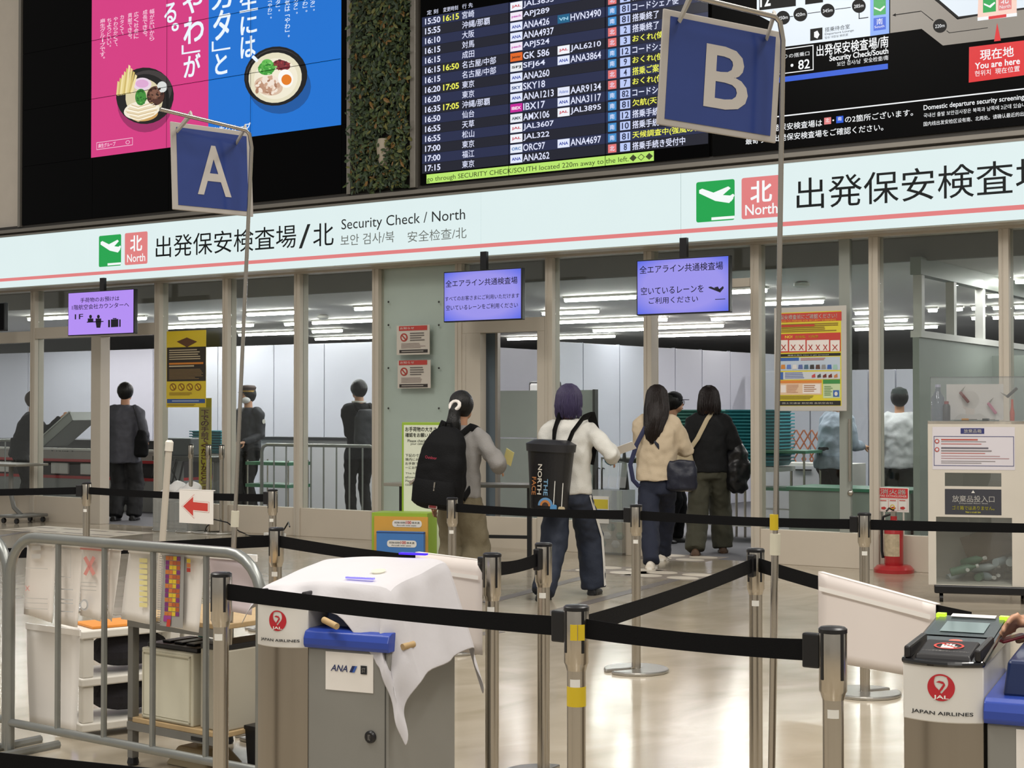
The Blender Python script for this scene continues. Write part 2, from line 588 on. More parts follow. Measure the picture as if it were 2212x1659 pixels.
# white partition running back from the glass on the right
pr = thing('wall_partition_right', 'white panel partition receding behind the queue', None, kind='structure')
A = Vector((0.35, 19.4, 0)); B = Vector((3.9, 23.8, 0))
pxs = [1195, 1260, 1339, 1400, 1459, 1517, 1578, 1640, 1720]


def on_line(px):
    k = (px - CX) / F
    t = (k * A.y - A.x) / ((B.x - A.x) - k * (B.y - A.y))
    return A + (B - A) * t


yaw = atan2(B.y - A.y, B.x - A.x)
for p, q in zip(pxs, pxs[1:]):
    P, Q = on_line(p), on_line(q); L = (Q - P).length
    MB().box(0.01, 0, 0, L - 0.01, 0.05, 2.27).build('panel', ROOMW, pr, M=at(P, yaw), bevel=0.004)
    MB().box(-0.012, 0.012, 0, 0.012, 0.06, 2.28).build('seam_post', mat('panel_seam', '#8b8e98', 0.5), pr, M=at(P, yaw))
pb = thing('wall_partition_back', 'pale partition far behind the right bays', None, WM, kind='structure')
us = [wu(p, -8.5) for p in (1630, 1690, 1750, 1812, 1876, 1935, 1990)]
for a, b in zip(us, us[1:]):
    MB().box(a + .01, 8.5, 0, b - .01, 8.56, 1.98).build('panel', ROOMW, pb, bevel=.004)
# glazed partition on the far right with grey lower panels
pg = thing('wall_partition_glazed', 'grey-green partition with a row of upper windows', None, WM, kind='structure')
u0 = wu(1980, -0.8)
GG = mat('greygreen_panel', '#8b918a', 0.5)
MB().box(u0, 0.7, 0, u0 + 0.06, 7, 2.05).build('lower_panel', GG, pg)
WPAINT = mat('white_paint', '#cfcdc8', 0.5)
MB().box(u0 - 0.02, 0.7, 2.05, u0 + 0.08, 7, 2.11).build('sill', WPAINT, pg)
MB().box(u0 - 0.02, 0.7, 2.62, u0 + 0.08, 7, CEILZ).build('top_rail', GG, pg)
for k in range(7):
    MB().box(u0 - 0.01, 0.75 + k * 0.95, 2.11, u0 + 0.07, 0.83 + k * 0.95, 2.62).build('post', WPAINT, pg)
# perpendicular panel behind the rightmost bays
MB().box(u0 + 0.06, 3.0, 0, u0 + 7, 3.06, 1.95).build('back_panel', GG, pg)
# frosted counter screen inside the narrow doorway
fs = thing('frosted_screen', 'grey frosted counter screen inside the narrow doorway', 'screen', WM)
a, b = wu(1078, -1.5), wu(1282, -1.5)
GS = mat('grey_screen', '#b9c1bc', 0.3, var=0.04)
zt = wb(1078, 843, -1.5)[1]
for k in range(3):
    z0, z1 = zt * k / 3 + 0.006, zt * (k + 1) / 3 - 0.006
    MB().box(a, 1.5, z0, b, 1.53, z1).build('screen_panel', GS, fs)
MB().box(b, 1.48, 0, b + 0.03, 1.55, zt).build('edge_post', mat('dark_steel', '#4a4a48', 0.4, 0.8), fs)

# ceiling lights of the screening room
TUBE = lit('#fffdf6', 45.0)
TB = mat('lamp_body', '#d8d6d0', 0.5)
ZL = 2.73
tubes = [(60, 690, 150), (266, 690, 316), (386, 688, 500), (340, 709, 482), (533, 680, 660), (510, 704, 548), (614, 701, 650), (515, 724, 637),
         (674, 698, 830), (674, 717, 740), (680, 733, 830), (765, 668, 850), (1095, 733, 1190), (1218, 649, 1376), (1170, 678, 1295), (1170, 698, 1400), (1280, 715, 1400),
         (1180, 731, 1330), (1400, 692, 1443), (1400, 709, 1565), (1420, 726, 1640), (1535, 690, 1650), (1560, 632, 1660), (1650, 657, 1782),
         (1845, 677, 1900), (1845, 697, 1900), (1845, 712, 1900), (1910, 693, 1963), (1910, 710, 1975), (1988, 707, 2028), (2003, 671, 2028),
         (2045, 669, 2083), (2097, 667, 2131), (2097, 688, 2131), (2054, 613, 2180), (2131, 640, 2180), (2143, 666, 2180), (2143, 687, 2180), (2190, 609, 2300),
         (2190, 638, 2300), (2190, 664, 2280), (2190, 686, 2280)]
BAYS = [(-999, 64, 'at the left picture edge'), (64, 332, 'with the left open doorway'), (332, 485, 'with the warning poster'), (485, 640, 'right of the warning poster'), (640, 810, 'left of the frosted panel'), (810, 1185, 'with the narrow doorway'),
        (1185, 1400, 'right of the narrow doorway'), (1400, 1630, 'with the open doorway'), (1630, 1885, 'with the framed poster'), (1885, 2165, 'left of the disposal box'), (2165, 9999, 'at the right picture edge')]
ORD = ['topmost', 'second', 'third', 'fourth', 'fifth', 'sixth', 'seventh', 'eighth', 'ninth', 'tenth', 'eleventh', 'twelfth', 'thirteenth', 'fourteenth', 'fifteenth', 'sixteenth']
bayn = {}
for (xa, ya, xb) in sorted(tubes, key=lambda q: q[1]):
    bay = [q[2] for q in BAYS if q[0] <= (xa + xb) / 2 < q[1]][0]
    bayn[bay] = bayn.get(bay, -1) + 1
    tl = '%s white tube light from the top behind the glass bay %s' % (ORD[bayn[bay]], bay)
    p = WI @ gp(xa, ya, ZL)
    L = wu(xb, -p.y) - p.x
    if p.y < 1.1 or L < 0.05:
        continue
    t = thing('ceiling_light', tl, 'ceiling light', wat(p.x, -p.y, CEILZ), 'tube lights in the screening room')
    MB().box(0, -0.03, -0.03, L, 0.03, 0.0).build('housing', TB, t)
    MB().tube([(0.02, 0, -0.05), (L - 0.02, 0, -0.05)], 0.022, 8).build('tube', TUBE, t)
for (u, y, L) in [(-20, 3.6, 3), (-17, 2.4, 3), (-15.5, 4.2, 3), (3.5, 4.5, 2), (3, 7, 2), (-14, 2.2, 3), (-10.5, 2.6, 3), (-7.5, 2.2, 3), (-4, 2.4, 3), (-1, 2.6, 3), (2, 2.4, 3), (-12, 4.4, 3), (-8, 4.4, 3), (-5, 5, 3), (-2, 6, 3), (1, 5, 3), (-2.5, 9, 3), (2, 9, 3), (-1, 13, 3)]:
    p = WM @ Vector((u, y, 2.70))
    area_light('room_fill_light', p, L, 0.06, 48, (1.0, 0.98, 0.97), (0, 0, -TH))  # added fill lamps, drawn thin like tubes, to brighten the room
# smoke detector domes on that ceiling
for px, py in ((1732, 618), (698, 687)):
    p = gp(px, py, ZL)
    q = WI @ p
    o = MB().lathe([(0.05, 0.05), (0.09, 0.03), (0.09, 0.0), (0.05, -0.02), (0.0, -0.025)], 14).build('smoke_detector', TB, M=wat(q.x, -q.y, CEILZ - 0.05), smooth=True)
    tag(o, 'round smoke detector on the room ceiling %s' % ('behind the big red and yellow poster bay' if px > 1000 else 'right of the steel pole of sign A'), 'smoke detector')

# ================================================================ light-box sign along the front
sg = thing('illuminated_sign', 'long white backlit sign band with red stripe reading Security Check North', 'sign', WM)
WHITE = lit('#dcecec', 1.0)
seams = [-320, 188, 721, 1038, 1471, 2600]
su = [wu(x, SN) for x in seams]
for a, b in zip(su, su[1:]):
    MB().box(a + 0.004, -SN, ZS0, b - 0.004, -SN + 0.05, ZS1).build('light_panel', WHITE, sg)
MB().box(su[0], -SN + 0.02, ZS0 - 0.012, su[-1], -0.1, ZS0 + 0.005).build('bottom_trim', BEIGE, sg)
MB().box(su[0], -SN + 0.01, ZS0, su[-1], -0.1, ZS1 + 0.005).build('back_box', mat('seam_grey', '#9fb0b0', 0.5), sg)
P = Pane(sg, 0, SN + 0.002, y0=-SN - 0.002)
REDS = lit('#dd7d7d', 1.0); GRN = lit('#12a04a', 1.0); BLK = ink('#1d2427'); GRY = ink('#7d8787'); WH2 = lit('#f2f6f6', 1.0)
P.bar(-310, 624.4, 630.6, 2590, REDS, 1, 'red_stripe')


def plane_icon(P, bx, m, lay):
    u0, z0, u1, z1 = bx
    mb = MB()
    for pts in ([(0.08, 0.20), (0.16, 0.17), (0.62, 0.36), (0.90, 0.40), (0.97, 0.48), (0.86, 0.58), (0.50, 0.50), (0.08, 0.28)],
                [(0.40, 0.31), (0.84, 0.17), (0.90, 0.22), (0.66, 0.40), (0.55, 0.40)],
                [(0.80, 0.44), (0.96, 0.36), (1.0, 0.40), (0.92, 0.54)],
                [(0.40, 0.90), (1.0, 0.90), (1.0, 0.97), (0.40, 0.97)]):
        mb.poly([(u0 + a * (u1 - u0), P.y(lay), z1 - b * (z1 - z0)) for a, b in pts])
    mb.build('aircraft_symbol', m, P.r)


plane_icon(P, P.bar(214, 510, 577, 262, GRN, 1, 'green_square', 0.02), WH2, 2)
P.bar(270, 504, 573, 319, REDS, 1, 'red_square', 0.02)
P.text('北', 282, 510, 543, 307, WH2, 2, 0.03); P.text('North', 275, 550, 567, 314, WH2, 2, 0.01)
P.text('出発保安検査場', 337, 511, 558, 640, BLK, 2, 0.002)
P.text('/', 646, 486, 537, 671, BLK, 2); P.text('北', 677, 484, 533, 721, BLK, 2, 0.002)
P.text('Security Check / North', 738, 474, 503, 1005, BLK, 2, 0.0)
P.text('보안 검사/북', 736, 508, 532, 852, GRY, 2); P.text('安全检查/北', 881, 500, 524, 1008, GRY, 2)
plane_icon(P, P.bar(1504, 394, 481, 1587, GRN, 1, 'green_square', 0.02), WH2, 2)
P.bar(1602, 385, 474, 1686, REDS, 1, 'red_square', 0.02)
P.text('北', 1622, 393, 438, 1667, WH2, 2, 0.03); P.text('North', 1610, 443, 466, 1680, WH2, 2, 0.01)
P.text('出発保安検査場', 1721, 386, 454, 2276, BLK, 2, 0.002)
P.text('/', 2290, 345, 405, 2335, BLK, 2); P.text('北', 2345, 342, 405, 2420, BLK, 2, 0.002)
P.flush()

# ================================================================ big displays above the sign
DN = 0.22
ZD0 = wb(45, 487, DN)[1]; ZDT = 7.2
FRM = mat('display_frame', '#8a857d', 0.35, metal=0.4)
SCR = mat('black_screen', '#030304', 0.10, var=0.02, spec=.05)
lg = thing('trim_2', 'grey metal ledge under the displays', None, WM, kind='structure')
MB().box(MU[0][0] - 8, -DN - 0.04, ZD0 - 0.09, 14, -0.1, ZD0 - 0.045).build('ledge', FRM, lg, bevel=0.005)
MB().box(MU[0][0] - 8, -DN + 0.02, ZD0 - 0.045, 14, -0.1, ZD0).build('ledge_back', mat('dark_gap', '#3a3733', 0.6), lg)
MB().box(MU[0][0] - 8, -SN + 0.02, ZS1, 14, -0.1, ZS1 + 0.03).build('sign_top', FRM, lg)

# ---- video wall with the noodle advertisement
ad = thing('video_wall', 'large black video wall showing a pink and blue noodle soup advert', 'screen', wat(0, DN))
a, b = wu(45, DN), wu(750, DN)
tx = [a, wu(197, DN), wu(362, DN), wu(543, DN), wu(737, DN), b]
tz = [ZD0, wb(197, 341, DN)[1]]
hz = wb(197, 215, DN)[1] - wb(197, 341, DN)[1]
while tz[-1] < ZDT: tz.append(tz[-1] + hz)
for i in range(5):
    for j in range(len(tz) - 1):
        MB().box(tx[i] + .002, 0, tz[j] + .002, tx[i + 1] - .002, 0.06, tz[j + 1] - .002).build('screen_tile', SCR, ad)
for px in (38, 750):
    u = wu(px, DN)
    MB().box(u, -0.02, ZD0 - 0.02, u + (0.045 if px < 100 else 0.05), 0.08, ZDT).build('frame_post', FRM, ad)
P = Pane(ad, 0, DN, dense=True)
PINK = lit('#d2357f', 1.0); SKY = lit('#0c6fcf', 1.0); WT = lit('#e8f2fb', 1.0); WTP = lit('#f2cfe0', 1.0)
u0, zb = P.p(197, 341); u1, _ = P.p(450, 300); u2, _ = P.p(737, 272); zt = tz[-1]
P.put([(u0, zb), (u1, zb), (u1, zt), (u0, zt)], PINK, 1, 'advert_field')
P.put([(u1, zb), (u2, zb), (u2, zt), (u1, zt)], SKY, 1, 'advert_field')
B_ = 0.03
for ch, x0, y0, y1, x1 in [('る', 356, 10, 51, 381), ('や', 396, -12, 32, 437), ('わ', 398, 40, 96, 440), ('が', 398, 121, 168, 433), ('カ', 459, -18, 22, 501), ('タ', 462, 26, 88, 498),
                           ('と', 466, 118, 162, 491), ('生', 519, -14, 28, 557), ('に', 521, 38, 76, 555), ('は', 521, 82, 126, 552), ('、', 545, 121, 136, 558), ('。', 372, 52, 68, 386), ('あ', 352, -50, -2, 384)]:
    P.text(ch, x0, y0, y1, x1, WT, 3, B_)
for x0, y0, w, h in ((393, 98, 40, 20), (458, 90, 40, 22)):           # closing corner brackets of the vertical lines
    P.poly([(x0, y0), (x0 + 4, y0), (x0 + 4, y0 + h - 4), (x0 + w, y0 + h - 10), (x0 + w, y0 + h - 6), (x0, y0 + h)], WT, 3)
for s, x0, yt, x1, yb in [('麻生グループです。', 217, 41, 228, 134), ('ちょうどいい。', 232, 40, 241, 108), ('やわらかくて、', 246, 37, 255, 107), ('カタくて、', 260, 33, 268, 83), ('貢献できる。', 277, 29, 286, 91),
                          ('広く社会に', 290, 26, 300, 85), ('成長できる。', 309, 22, 319, 86), ('幅が広いから', 324, 20, 334, 89)]:
    P.vtext(s, x0, yt, x1, yb, WTP, 3, 0.01)
for s, x0, yt, x1, yb in [('は「やわ」。', 579, -12, 588, 47), ('「カタ」。', 596, -20, 606, 32), ('雰囲気は「やわ」。', 616, -24, 627, 89), ('「カタ」。', 635, -14, 644, 37), ('「やわ」。', 654, -16, 665, 33), ('「カタ」。', 671, -16, 681, 30)]:
    P.vtext(s, x0, yt, x1, yb, WT, 3, 0.01)
P.text('麻生グループ', 459, 276, 290, 542, WT, 3, 0.03)
P.ring(209, 308, 324, 287, WTP, 2, t=0.006); P.text('麻生グループ', 213, 311, 320, 250, WTP, 3, 0.02); P.text('○', 272, 304, 312, 281, WTP, 3)
# noodle bowls of the picture
BK = lit('#0d0b0d', 1.0); RIM = lit('#3a3434', 1.0)
P.oval(254, 165, 372, 286, lit('#9c2562', 1.0), 1.4)
P.oval(251, 146, 376, 268, BK, 2, -0.3); P.oval(266, 152, 372, 240, RIM, 2.2, -0.2); P.oval(262, 160, 366, 262, BK, 2.4, -0.3)
P.oval(272, 170, 352, 256, lit('#d8cda8', 1.0), 3, -0.3); P.oval(288, 168, 328, 196, lit('#e6d2e2', 1.0), 4); P.oval(294, 172, 322, 190, lit('#dba8d0', 1.0), 5)
P.oval(293, 192, 317, 228, lit('#3c8a34', 1.0), 5); P.oval(318, 186, 356, 228, lit('#4c2a20', 1.0), 4.6, 0.2); P.oval(324, 192, 348, 214, lit('#7d5544', 1.0), 5)
P.oval(268, 218, 346, 258, lit('#efe6d2', 1.0), 4, -0.15); P.oval(282, 232, 342, 262, lit('#c79a58', 1.0), 3.6, -0.1); P.oval(340, 176, 362, 200, lit('#d9dcd8', 1.0), 4.8)
for k in range(9):
    x = 252 + k * 3.8; y = 206 - k * 0.6
    t = 140 + abs(k - 5) * 7
    P.poly([(x, y), (x + 5, y + 1), (x + 7 + k, t + 3), (x + 3 + k, t)], lit(['#e2cf8a', '#cdb56a', '#eedda4'][k % 3], 1.0), 5 + k * .1)
P.oval(536, 128, 672, 246, lit('#0a549e', 1.0), 1.4)
P.oval(527, 101, 665, 228, BK, 2, -0.35); P.oval(531, 106, 660, 224, RIM, 2.2, -0.35); P.oval(532, 108, 662, 228, BK, 2.4, -0.35)
P.oval(537, 114, 653, 222, lit('#e3dcc0', 1.0), 3, -0.35); P.oval(549, 126, 644, 214, lit('#efe8d2', 1.0), 3.4, -0.35)
P.oval(558, 132, 596, 162, lit('#3f9a3a', 1.0), 4, -0.3); P.oval(566, 128, 590, 146, lit('#66bb55', 1.0), 4.4)
P.oval(590, 130, 628, 152, lit('#7d2a34', 1.0), 4, 0.2); P.oval(550, 166, 612, 206, lit('#d5b8a0', 1.0), 4, 0.2); P.oval(566, 162, 604, 188, lit('#efe0d2', 1.0), 4.6, 0.2)
P.oval(552, 176, 590, 200, lit('#b98e74', 1.0), 4.4, 0.4)
P.oval(602, 150, 634, 190, lit('#f7f5f0', 1.0), 5, -0.2); P.oval(609, 161, 631, 184, lit('#e07a1c', 1.0), 6)
rnd = random.Random(21)
def bits(x0, y0, x1, y1, cols, n, s, lay):                             # small toppings of the pictured bowls
    for k in range(n):
        a_ = rnd.uniform(0, 2 * pi); r_ = sqrt(rnd.random())
        x = (x0 + x1) / 2 + (x1 - x0) / 2 * r_ * cos(a_); y = (y0 + y1) / 2 + (y1 - y0) / 2 * r_ * sin(a_)
        w_ = s * rnd.uniform(.6, 1.3)
        P.oval(x - w_, y - w_ * .6, x + w_, y + w_ * .6, lit(rnd.choice(cols), 1.0), lay + k * .02, rnd.uniform(-1.5, 1.5), 8)
bits(558, 130, 598, 162, ['#2f7f2c', '#59ad48', '#8fd07a', '#3f9a3a'], 34, 3.2, 7)
bits(590, 130, 628, 150, ['#6a1f2a', '#9a3a3c', '#4a1a22'], 22, 3, 7)
bits(550, 166, 604, 204, ['#c9a288', '#e6cdb8', '#a87a60', '#f0e2d2'], 26, 5, 7)
bits(294, 192, 318, 228, ['#2f7f2c', '#59ad48', '#1f5f24'], 22, 2.6, 7)
bits(320, 188, 354, 226, ['#3a2018', '#6a4534', '#8a6450', '#2a1610'], 24, 3.2, 7)
for k in range(12):                                                    # noodles
    y = 226 + k * 2.8; w_ = 34 - abs(k - 5) * 2.4
    P.poly([(307 - w_, y), (300, y + 5), (312 + w_ * .9, y - 5), (312 + w_ * .9, y - 3.6), (300, y + 6.6), (307 - w_, y + 1.4)], lit(['#c9ad78', '#fff6e2', '#dcc494'][k % 3], 1.0), 7)
for px in (362, 543):                                                  # bezels crossing the picture
    u, _ = P.p(px, 200); P.put([(u - .003, zb), (u + .003, zb), (u + .003, zt), (u - .003, zt)], SCR, 9, 'bezel_line')
for z in tz[2:-1]:
    P.put([(u0, z - .003), (u2, z - .003), (u2, z + .003), (u0, z + .003)], SCR, 9, 'bezel_line')
P.flush()

# ---- planted strip
gw = thing('green_wall', 'dark planted green wall strip between the video wall and the departure board', 'plant wall', wat(0, DN))
a, b = wu(762, DN), wu(888, DN)
MB().box(a, 0.02, ZD0 - 0.02, b, 0.06, ZDT).build('backing', mat('soil_felt', '#1c1a14', 0.9, var=0.3, scale=20), gw)
leafm = []
for i, c in enumerate(('#36482a', '#4a5a30', '#6a6a34', '#2a3a24', '#7a5a28')):
    leafm.append(mat('leaf_%d' % i, c, 0.5, var=0.25, scale=9))
rnd = random.Random(3)
lm = [MB() for _ in leafm]
zv = wb(800, -60, DN)[1]
for k in range(5200):
    x = rnd.uniform(a + .01, b - .01); z = ZD0 + rnd.random() * (zv - ZD0); y = -rnd.random() ** 2 * 0.11
    L = rnd.uniform(.025, .085); w = L * rnd.uniform(.3, .55); an = rnd.uniform(0, 2 * pi); tl = rnd.uniform(-.8, .8)
    dx, dz = cos(an), sin(an); px_, pz_ = -dz, dx
    q = [(0, 0), (.35, .5), (.75, .42), (1, 0), (.75, -.42), (.35, -.5)]
    pts = [(x + dx * L * s + px_ * w * t, y - L * s * tl * .5 - abs(t) * .01, z + dz * L * s + pz_ * w * t) for s, t in q]
    lm[rnd.choices(range(5), (4, 4, 2, 5, 1))[0]].add(pts, [(0, 1, 2, 3), (0, 3, 4, 5)])
for q, m in zip(lm, leafm):
    tag(q.build('foliage', m, gw), kind='stuff')
u, z = wb(832, 328, DN)
MB().lathe([(0.0, -.17), (.04, -.15), (.07, -.02), (.075, .08), (.06, .13), (0.0, .14)], 14, (u, -0.03, z)).build('wall_pot', mat('pot_white', '#a89d8c', 0.6), gw, smooth=True)
for px in (888,):
    u = wu(px, DN)
    MB().box(u, -0.03, ZD0 - 0.02, u + 0.07, 0.08, ZDT).build('frame_post', FRM, gw, bevel=0.004)

# ---- departure board
db = thing('departure_board', 'dark blue departure information board listing flights and a green ticker line', 'information board', wat(0, DN))
a, b = wu(907, DN), wu(1534, DN)
cols = [a, wu(1100, DN), wu(1309, DN), b]
for p, q in zip(cols, cols[1:]):
    MB().box(p + .002, 0, ZD0, q - .002, 0.06, ZDT).build('screen_tile', SCR, db)
P = Pane(db, 0, DN, dense=True)
NAVY1 = lit('#1d2547', 1.0); NAVY2 = lit('#121526', 1.0); TW = lit('#dfe4fb', 1.0); TY = lit('#eef05a', 1.0)
dest = ['宮崎', '沖縄/那覇', '大阪', '対馬', '成田', '名古屋/中部', '名古屋/中部', '東京', '東京', '沖縄/那覇', '仙台', '天草', '松山', '東京', '福江', '東京']
tims = ['15:50', '15:55', '16:10', '16:15', '16:15', '16:15', '16:15', '16:20', '16:20', '16:35', '16:50', '16:55', '16:55', '17:00', '17:00', '17:15']
chg = {0: '16:15', 5: '16:50', 7: '17:05', 9: '17:05'}
flt = ['JAL3633', 'APJ289', 'ANA426', 'ANA4937', 'APJ524', 'GK 586', 'SFJ64', 'ANA260', 'SKY18', 'ANA1213', 'IBX17', 'AMX106', 'JAL3607', 'JAL322', 'ORC97', 'ANA262']
cod = {2: 'HVN3490', 5: 'JAL6210', 6: 'ANA3864', 9: 'AAR9134', 10: 'ANA3117', 11: 'JAL3895', 14: 'ANA4697'}
gate = {0: '北', 1: '北1', 2: '南81', 3: '南81', 4: '北2', 5: '北3', 6: '南12', 7: '南9', 8: '北4', 9: '北7', 10: '南82', 11: '南81', 12: '南12', 13: '南10', 14: '南81', 15: '北8'}
stat = {1: '搭乗終了', 2: 'コードシェア便', 3: '搭乗終了', 4: '搭乗終了', 5: '*おくれ(使用機', 6: 'コードシェア便', 7: '*おくれ(使用機', 8: '*搭乗ご案内中', 9: '*おくれ(使用機', 10: 'コードシェア便', 11: '*欠航(天草便', 12: '搭乗手続き中',
        13: '搭乗手続き中', 14: '*天候調査中(強風のため)', 15: '搭乗手続き受付中'}
logo = {'JAL': ('#eef1f8', '#c0384a', 'JAL'), 'ANA': ('#dfe6fa', '#2a3f9e', 'ANA'), 'APJ': ('#efe6f4', '#c04fae', 'peach'), 'GK ': ('#e0651e', '#3a2014', 'Jetstar'), 'SFJ': ('#e6eaee', '#30343a', 'SFJ'),
        'SKY': ('#e2e8f6', '#28407e', 'SKY'), 'IBX': ('#c31f96', '#f6e6f2', 'IBEX'), 'AMX': ('#e6eaf2', '#4a5260', 'AMX'), 'ORC': ('#e4eaf6', '#3570b0', 'ORC'), 'HVN': ('#155f86', '#9fd0e6', 'VN'), 'AAR': ('#dfe4f6', '#8a9ad0', 'Asiana')}


def rowy(x, y935):                       # follow a board row from the time column to column x
    return 888 + (y935 - 888) * (x + 3950) / (935 + 3950)


RB = lit('#e07474', 1.0); BB = lit('#3a86c4', 1.0); GB = lit('#b9c8f4', 1.0); GT = ink('#22305e')
for r in range(16):
    yc = 44.5 + 21.2 * r
    hh = 10.4
    t, bt = rowy(912, yc - hh), rowy(912, yc + hh)
    P.bar(912, t, bt, 1530, NAVY1 if r % 2 == 0 else NAVY2, 1 if r % 2 == 0 else 1.1, 'row_band')

    def cell(s, x0, x1, m, hgt=6.6, lay=4, bold=0.02):
        P.text(s, x0, rowy(x0, yc - hgt), rowy(x0, yc + hgt), x1, m, lay, bold)
    cell(tims[r], 919, 952, TW)
    if r in chg: cell(chg[r], 958, 992, TY)
    n = len(dest[r]); cell(dest[r], 999, 999 + (26 if n == 2 else 60 if n == 5 else 73), TW, 7.6, bold=0.01)
    for s, x in [(flt[r], 1103)] + ([(cod[r], 1205)] if r in cod else []):
        k = logo[s[:3]]
        P.bar(x, rowy(x, yc - 8.6), rowy(x, yc + 8.6), x + 26, lit(k[0], 1.0), 3, 'airline_tile')
        P.text(k[2], x + 3, rowy(x, yc - 3.2), rowy(x, yc + 3.2), x + 23, lit(k[1], 1.0), 4, 0.03)
        cell(s, x + 28, x + 28 + 9.4 * len(s), TW, 7.2, bold=0.012)
    g = gate[r]
    P.bar(1314, rowy(1314, yc - 8.4), rowy(1314, yc + 8.4), 1332, RB if g[0] == '北' else BB, 3, 'gate_tile'); cell(g[0], 1318, 1328, TW, 5)
    P.bar(1340, rowy(1340, yc - 8.4), rowy(1340, yc + 8.4), 1362, GB, 3, 'gate_tile')
    if len(g) > 1: cell(g[1:], 1344 if len(g) > 2 else 1348, 1359 if len(g) > 2 else 1355, GT, 6.4)
    if r in stat:
        s = stat[r]; y_ = s[0] == '*'; s = s.lstrip('*')
        cell(s, 1367, 1367 + 14.2 * len(s), TY if y_ else TW, 7.6)
for s, x0, x1 in [('定 刻', 923, 947), ('変更時刻', 958, 990), ('行 先', 999, 1022)]:
    P.text(s, x0, rowy(x0, 21), rowy(x0, 31), x1, TW, 4)
yt = rowy(922, 376); yb = rowy(922, 395.5)
P.bar(922, yt, yb, 1413, lit('#b6e36a', 1.0), 3, 'ticker_band')
P.text('go through SECURITY CHECK/SOUTH located 220m away to the left.◆◇◆', 923, yt + 3, yb - 1, 1411, ink('#3b4a1c'), 4, 0.0)
for px in (1100, 1309):
    u = wu(px, DN); P.put([(u - .003, ZD0), (u + .003, ZD0), (u + .003, ZDT), (u - .003, ZDT)], SCR, 6, 'bezel_line')
P.flush()

# ---- map board
mp_ = thing('map_board', 'black terminal map board with white plan and red current position box', 'map board', wat(0, DN))
a, b = wu(1540, DN), wu(2600, DN)
MB().box(a, 0, ZD0, b, 0.06, ZDT).build('board', mat('black_board', '#070708', 0.3, var=0.02, spec=.05), mp_)
P = Pane(mp_, 0, DN, dense=True)
MW = lit('#dfe9f2', 1.0); MK = ink('#101012'); MG = lit('#8d867c', 1.0); MR = lit('#d81f26', 1.0); MBLU = lit('#1554d0', 1.0); TW2 = lit('#f0f2f4', 1.0)


def C(*pts):                             # points read from an enlarged crop of this board
    return [(1400 + x / 2.724, y / 2.724) for x, y in pts]


def T(s, x0, yt, yb, x1, m, lay=4, bold=0.0):
    P.text(s, 1400 + x0 / 2.724, yt / 2.724, yb / 2.724, 1400 + x1 / 2.724, m, lay, bold)


P.poly(C((640, -260), (640, 85), (725, 130), (725, 285), (1310, 212), (1310, -330)), MW, 1)
P.poly(C((655, -60), (655, 62), (870, 36), (870, -70)), MK, 2); T('12', 660, -40, 44, 722, TW2, 3, 0.02)
P.poly(C((925, -60), (925, 28), (1030, 14), (1030, -60)), MK, 2)
P.poly(C((1425, -20), (1425, 195), (1610, 170), (1735, 268), (2700, 150), (2700, -40), (1820, 115), (1640, -40)), MG, 1)
P.poly(C((1660, -20), (1822, 110), (2700, -10), (2700, -300), (1660, -300)), MK, 2)
P.poly(C((1690, -20), (1828, 98), (2700, -22), (2700, -300), (1690, -300)), MW, 2.5)
for x, y, s in ((795, 105, '450m'), (897, 86, '420m'), (1058, 63, '345m'), (1241, 36, '285m'), (1718, 153, '220m')):
    cx, cy = 1400 + x / 2.724, y / 2.724
    P.oval(cx - 15, cy - 15, cx + 15, cy + 15, MK, 3); T(s, x - 28, y - 6, y + 14, x + 28, TW2, 4)
for q in (((830, 97), (855, 94), (855, 99), (830, 102)), ((940, 78), (1015, 68), (1015, 72), (940, 82)), ((1102, 54), (1195, 42), (1195, 46), (1102, 58)), ((1240, 72), (1245, 72), (1245, 112), (1240, 112)),
          ((1240, 108), (1297, 100), (1297, 105), (1240, 113)), ((1440, 88), (1605, 64), (1605, 69), (1440, 93)), ((1602, 64), (1608, 64), (1682, 122), (1676, 124)), ((1440, 90), (1458, 78), (1458, 98), (1440, 91)),
          ((1755, 182), (1760, 180), (1776, 193), (1772, 196)), ((1772, 192), (2000, 162), (2000, 166), (1772, 196))):
    P.poly(C(*q), MK, 3)
P.poly(C((955, 172), (1027, 162), (1027, 232), (955, 242)), MK, 3); P.oval(1400 + 975 / 2.724, 66, 1400 + 1010 / 2.724, 84, TW2, 4, n=5)
T('搭乗待合室', 1042, 163, 190, 1188, MK); T('Departure Lounge', 1042, 196, 212, 1212, MK); T('탑승 대합실 候机室', 1042, 216, 230, 1178, MK)
P.poly(C((1308, 0), (1420, -14), (1420, 197), (1308, 213)), lit('#7fa6ee', 1.0), 3); P.poly(C((1328, -40), (1400, -48), (1400, 84), (1328, 93)), GRN, 4)
P.poly(C((1332, 42), (1365, 56), (1392, 34), (1396, 42), (1370, 68), (1332, 52)), WH2, 5)
P.poly(C((1328, 108), (1400, 99), (1400, 173), (1328, 183)), MBLU, 4); T('南', 1346, 112, 148, 1382, TW2, 5); T('South', 1334, 154, 168, 1392, TW2, 5)
T('出発保安検査場/南', 993, 268, 334, 1415, TW2, 4, 0.02); T('Security Check/South', 1068, 328, 372, 1415, TW2, 4, 0.02); T('보안 검사/남  安全检查/南', 1113, 364, 392, 1415, TW2, 4)
P.bar(1400 + 770 / 2.724, 456 / 2.724, 487 / 2.724, 1400 + 1412 / 2.724, MBLU, 2)
P.ring(1400 + 700 / 2.724, 302 / 2.724, 448 / 2.724, 1400 + 974 / 2.724, TW2, 2, t=0.008)
T('最寄りの搭乗口', 735, 330, 355, 950, TW2, 3); T('81・82', 745, 375, 428, 952, TW2, 3, 0.02)
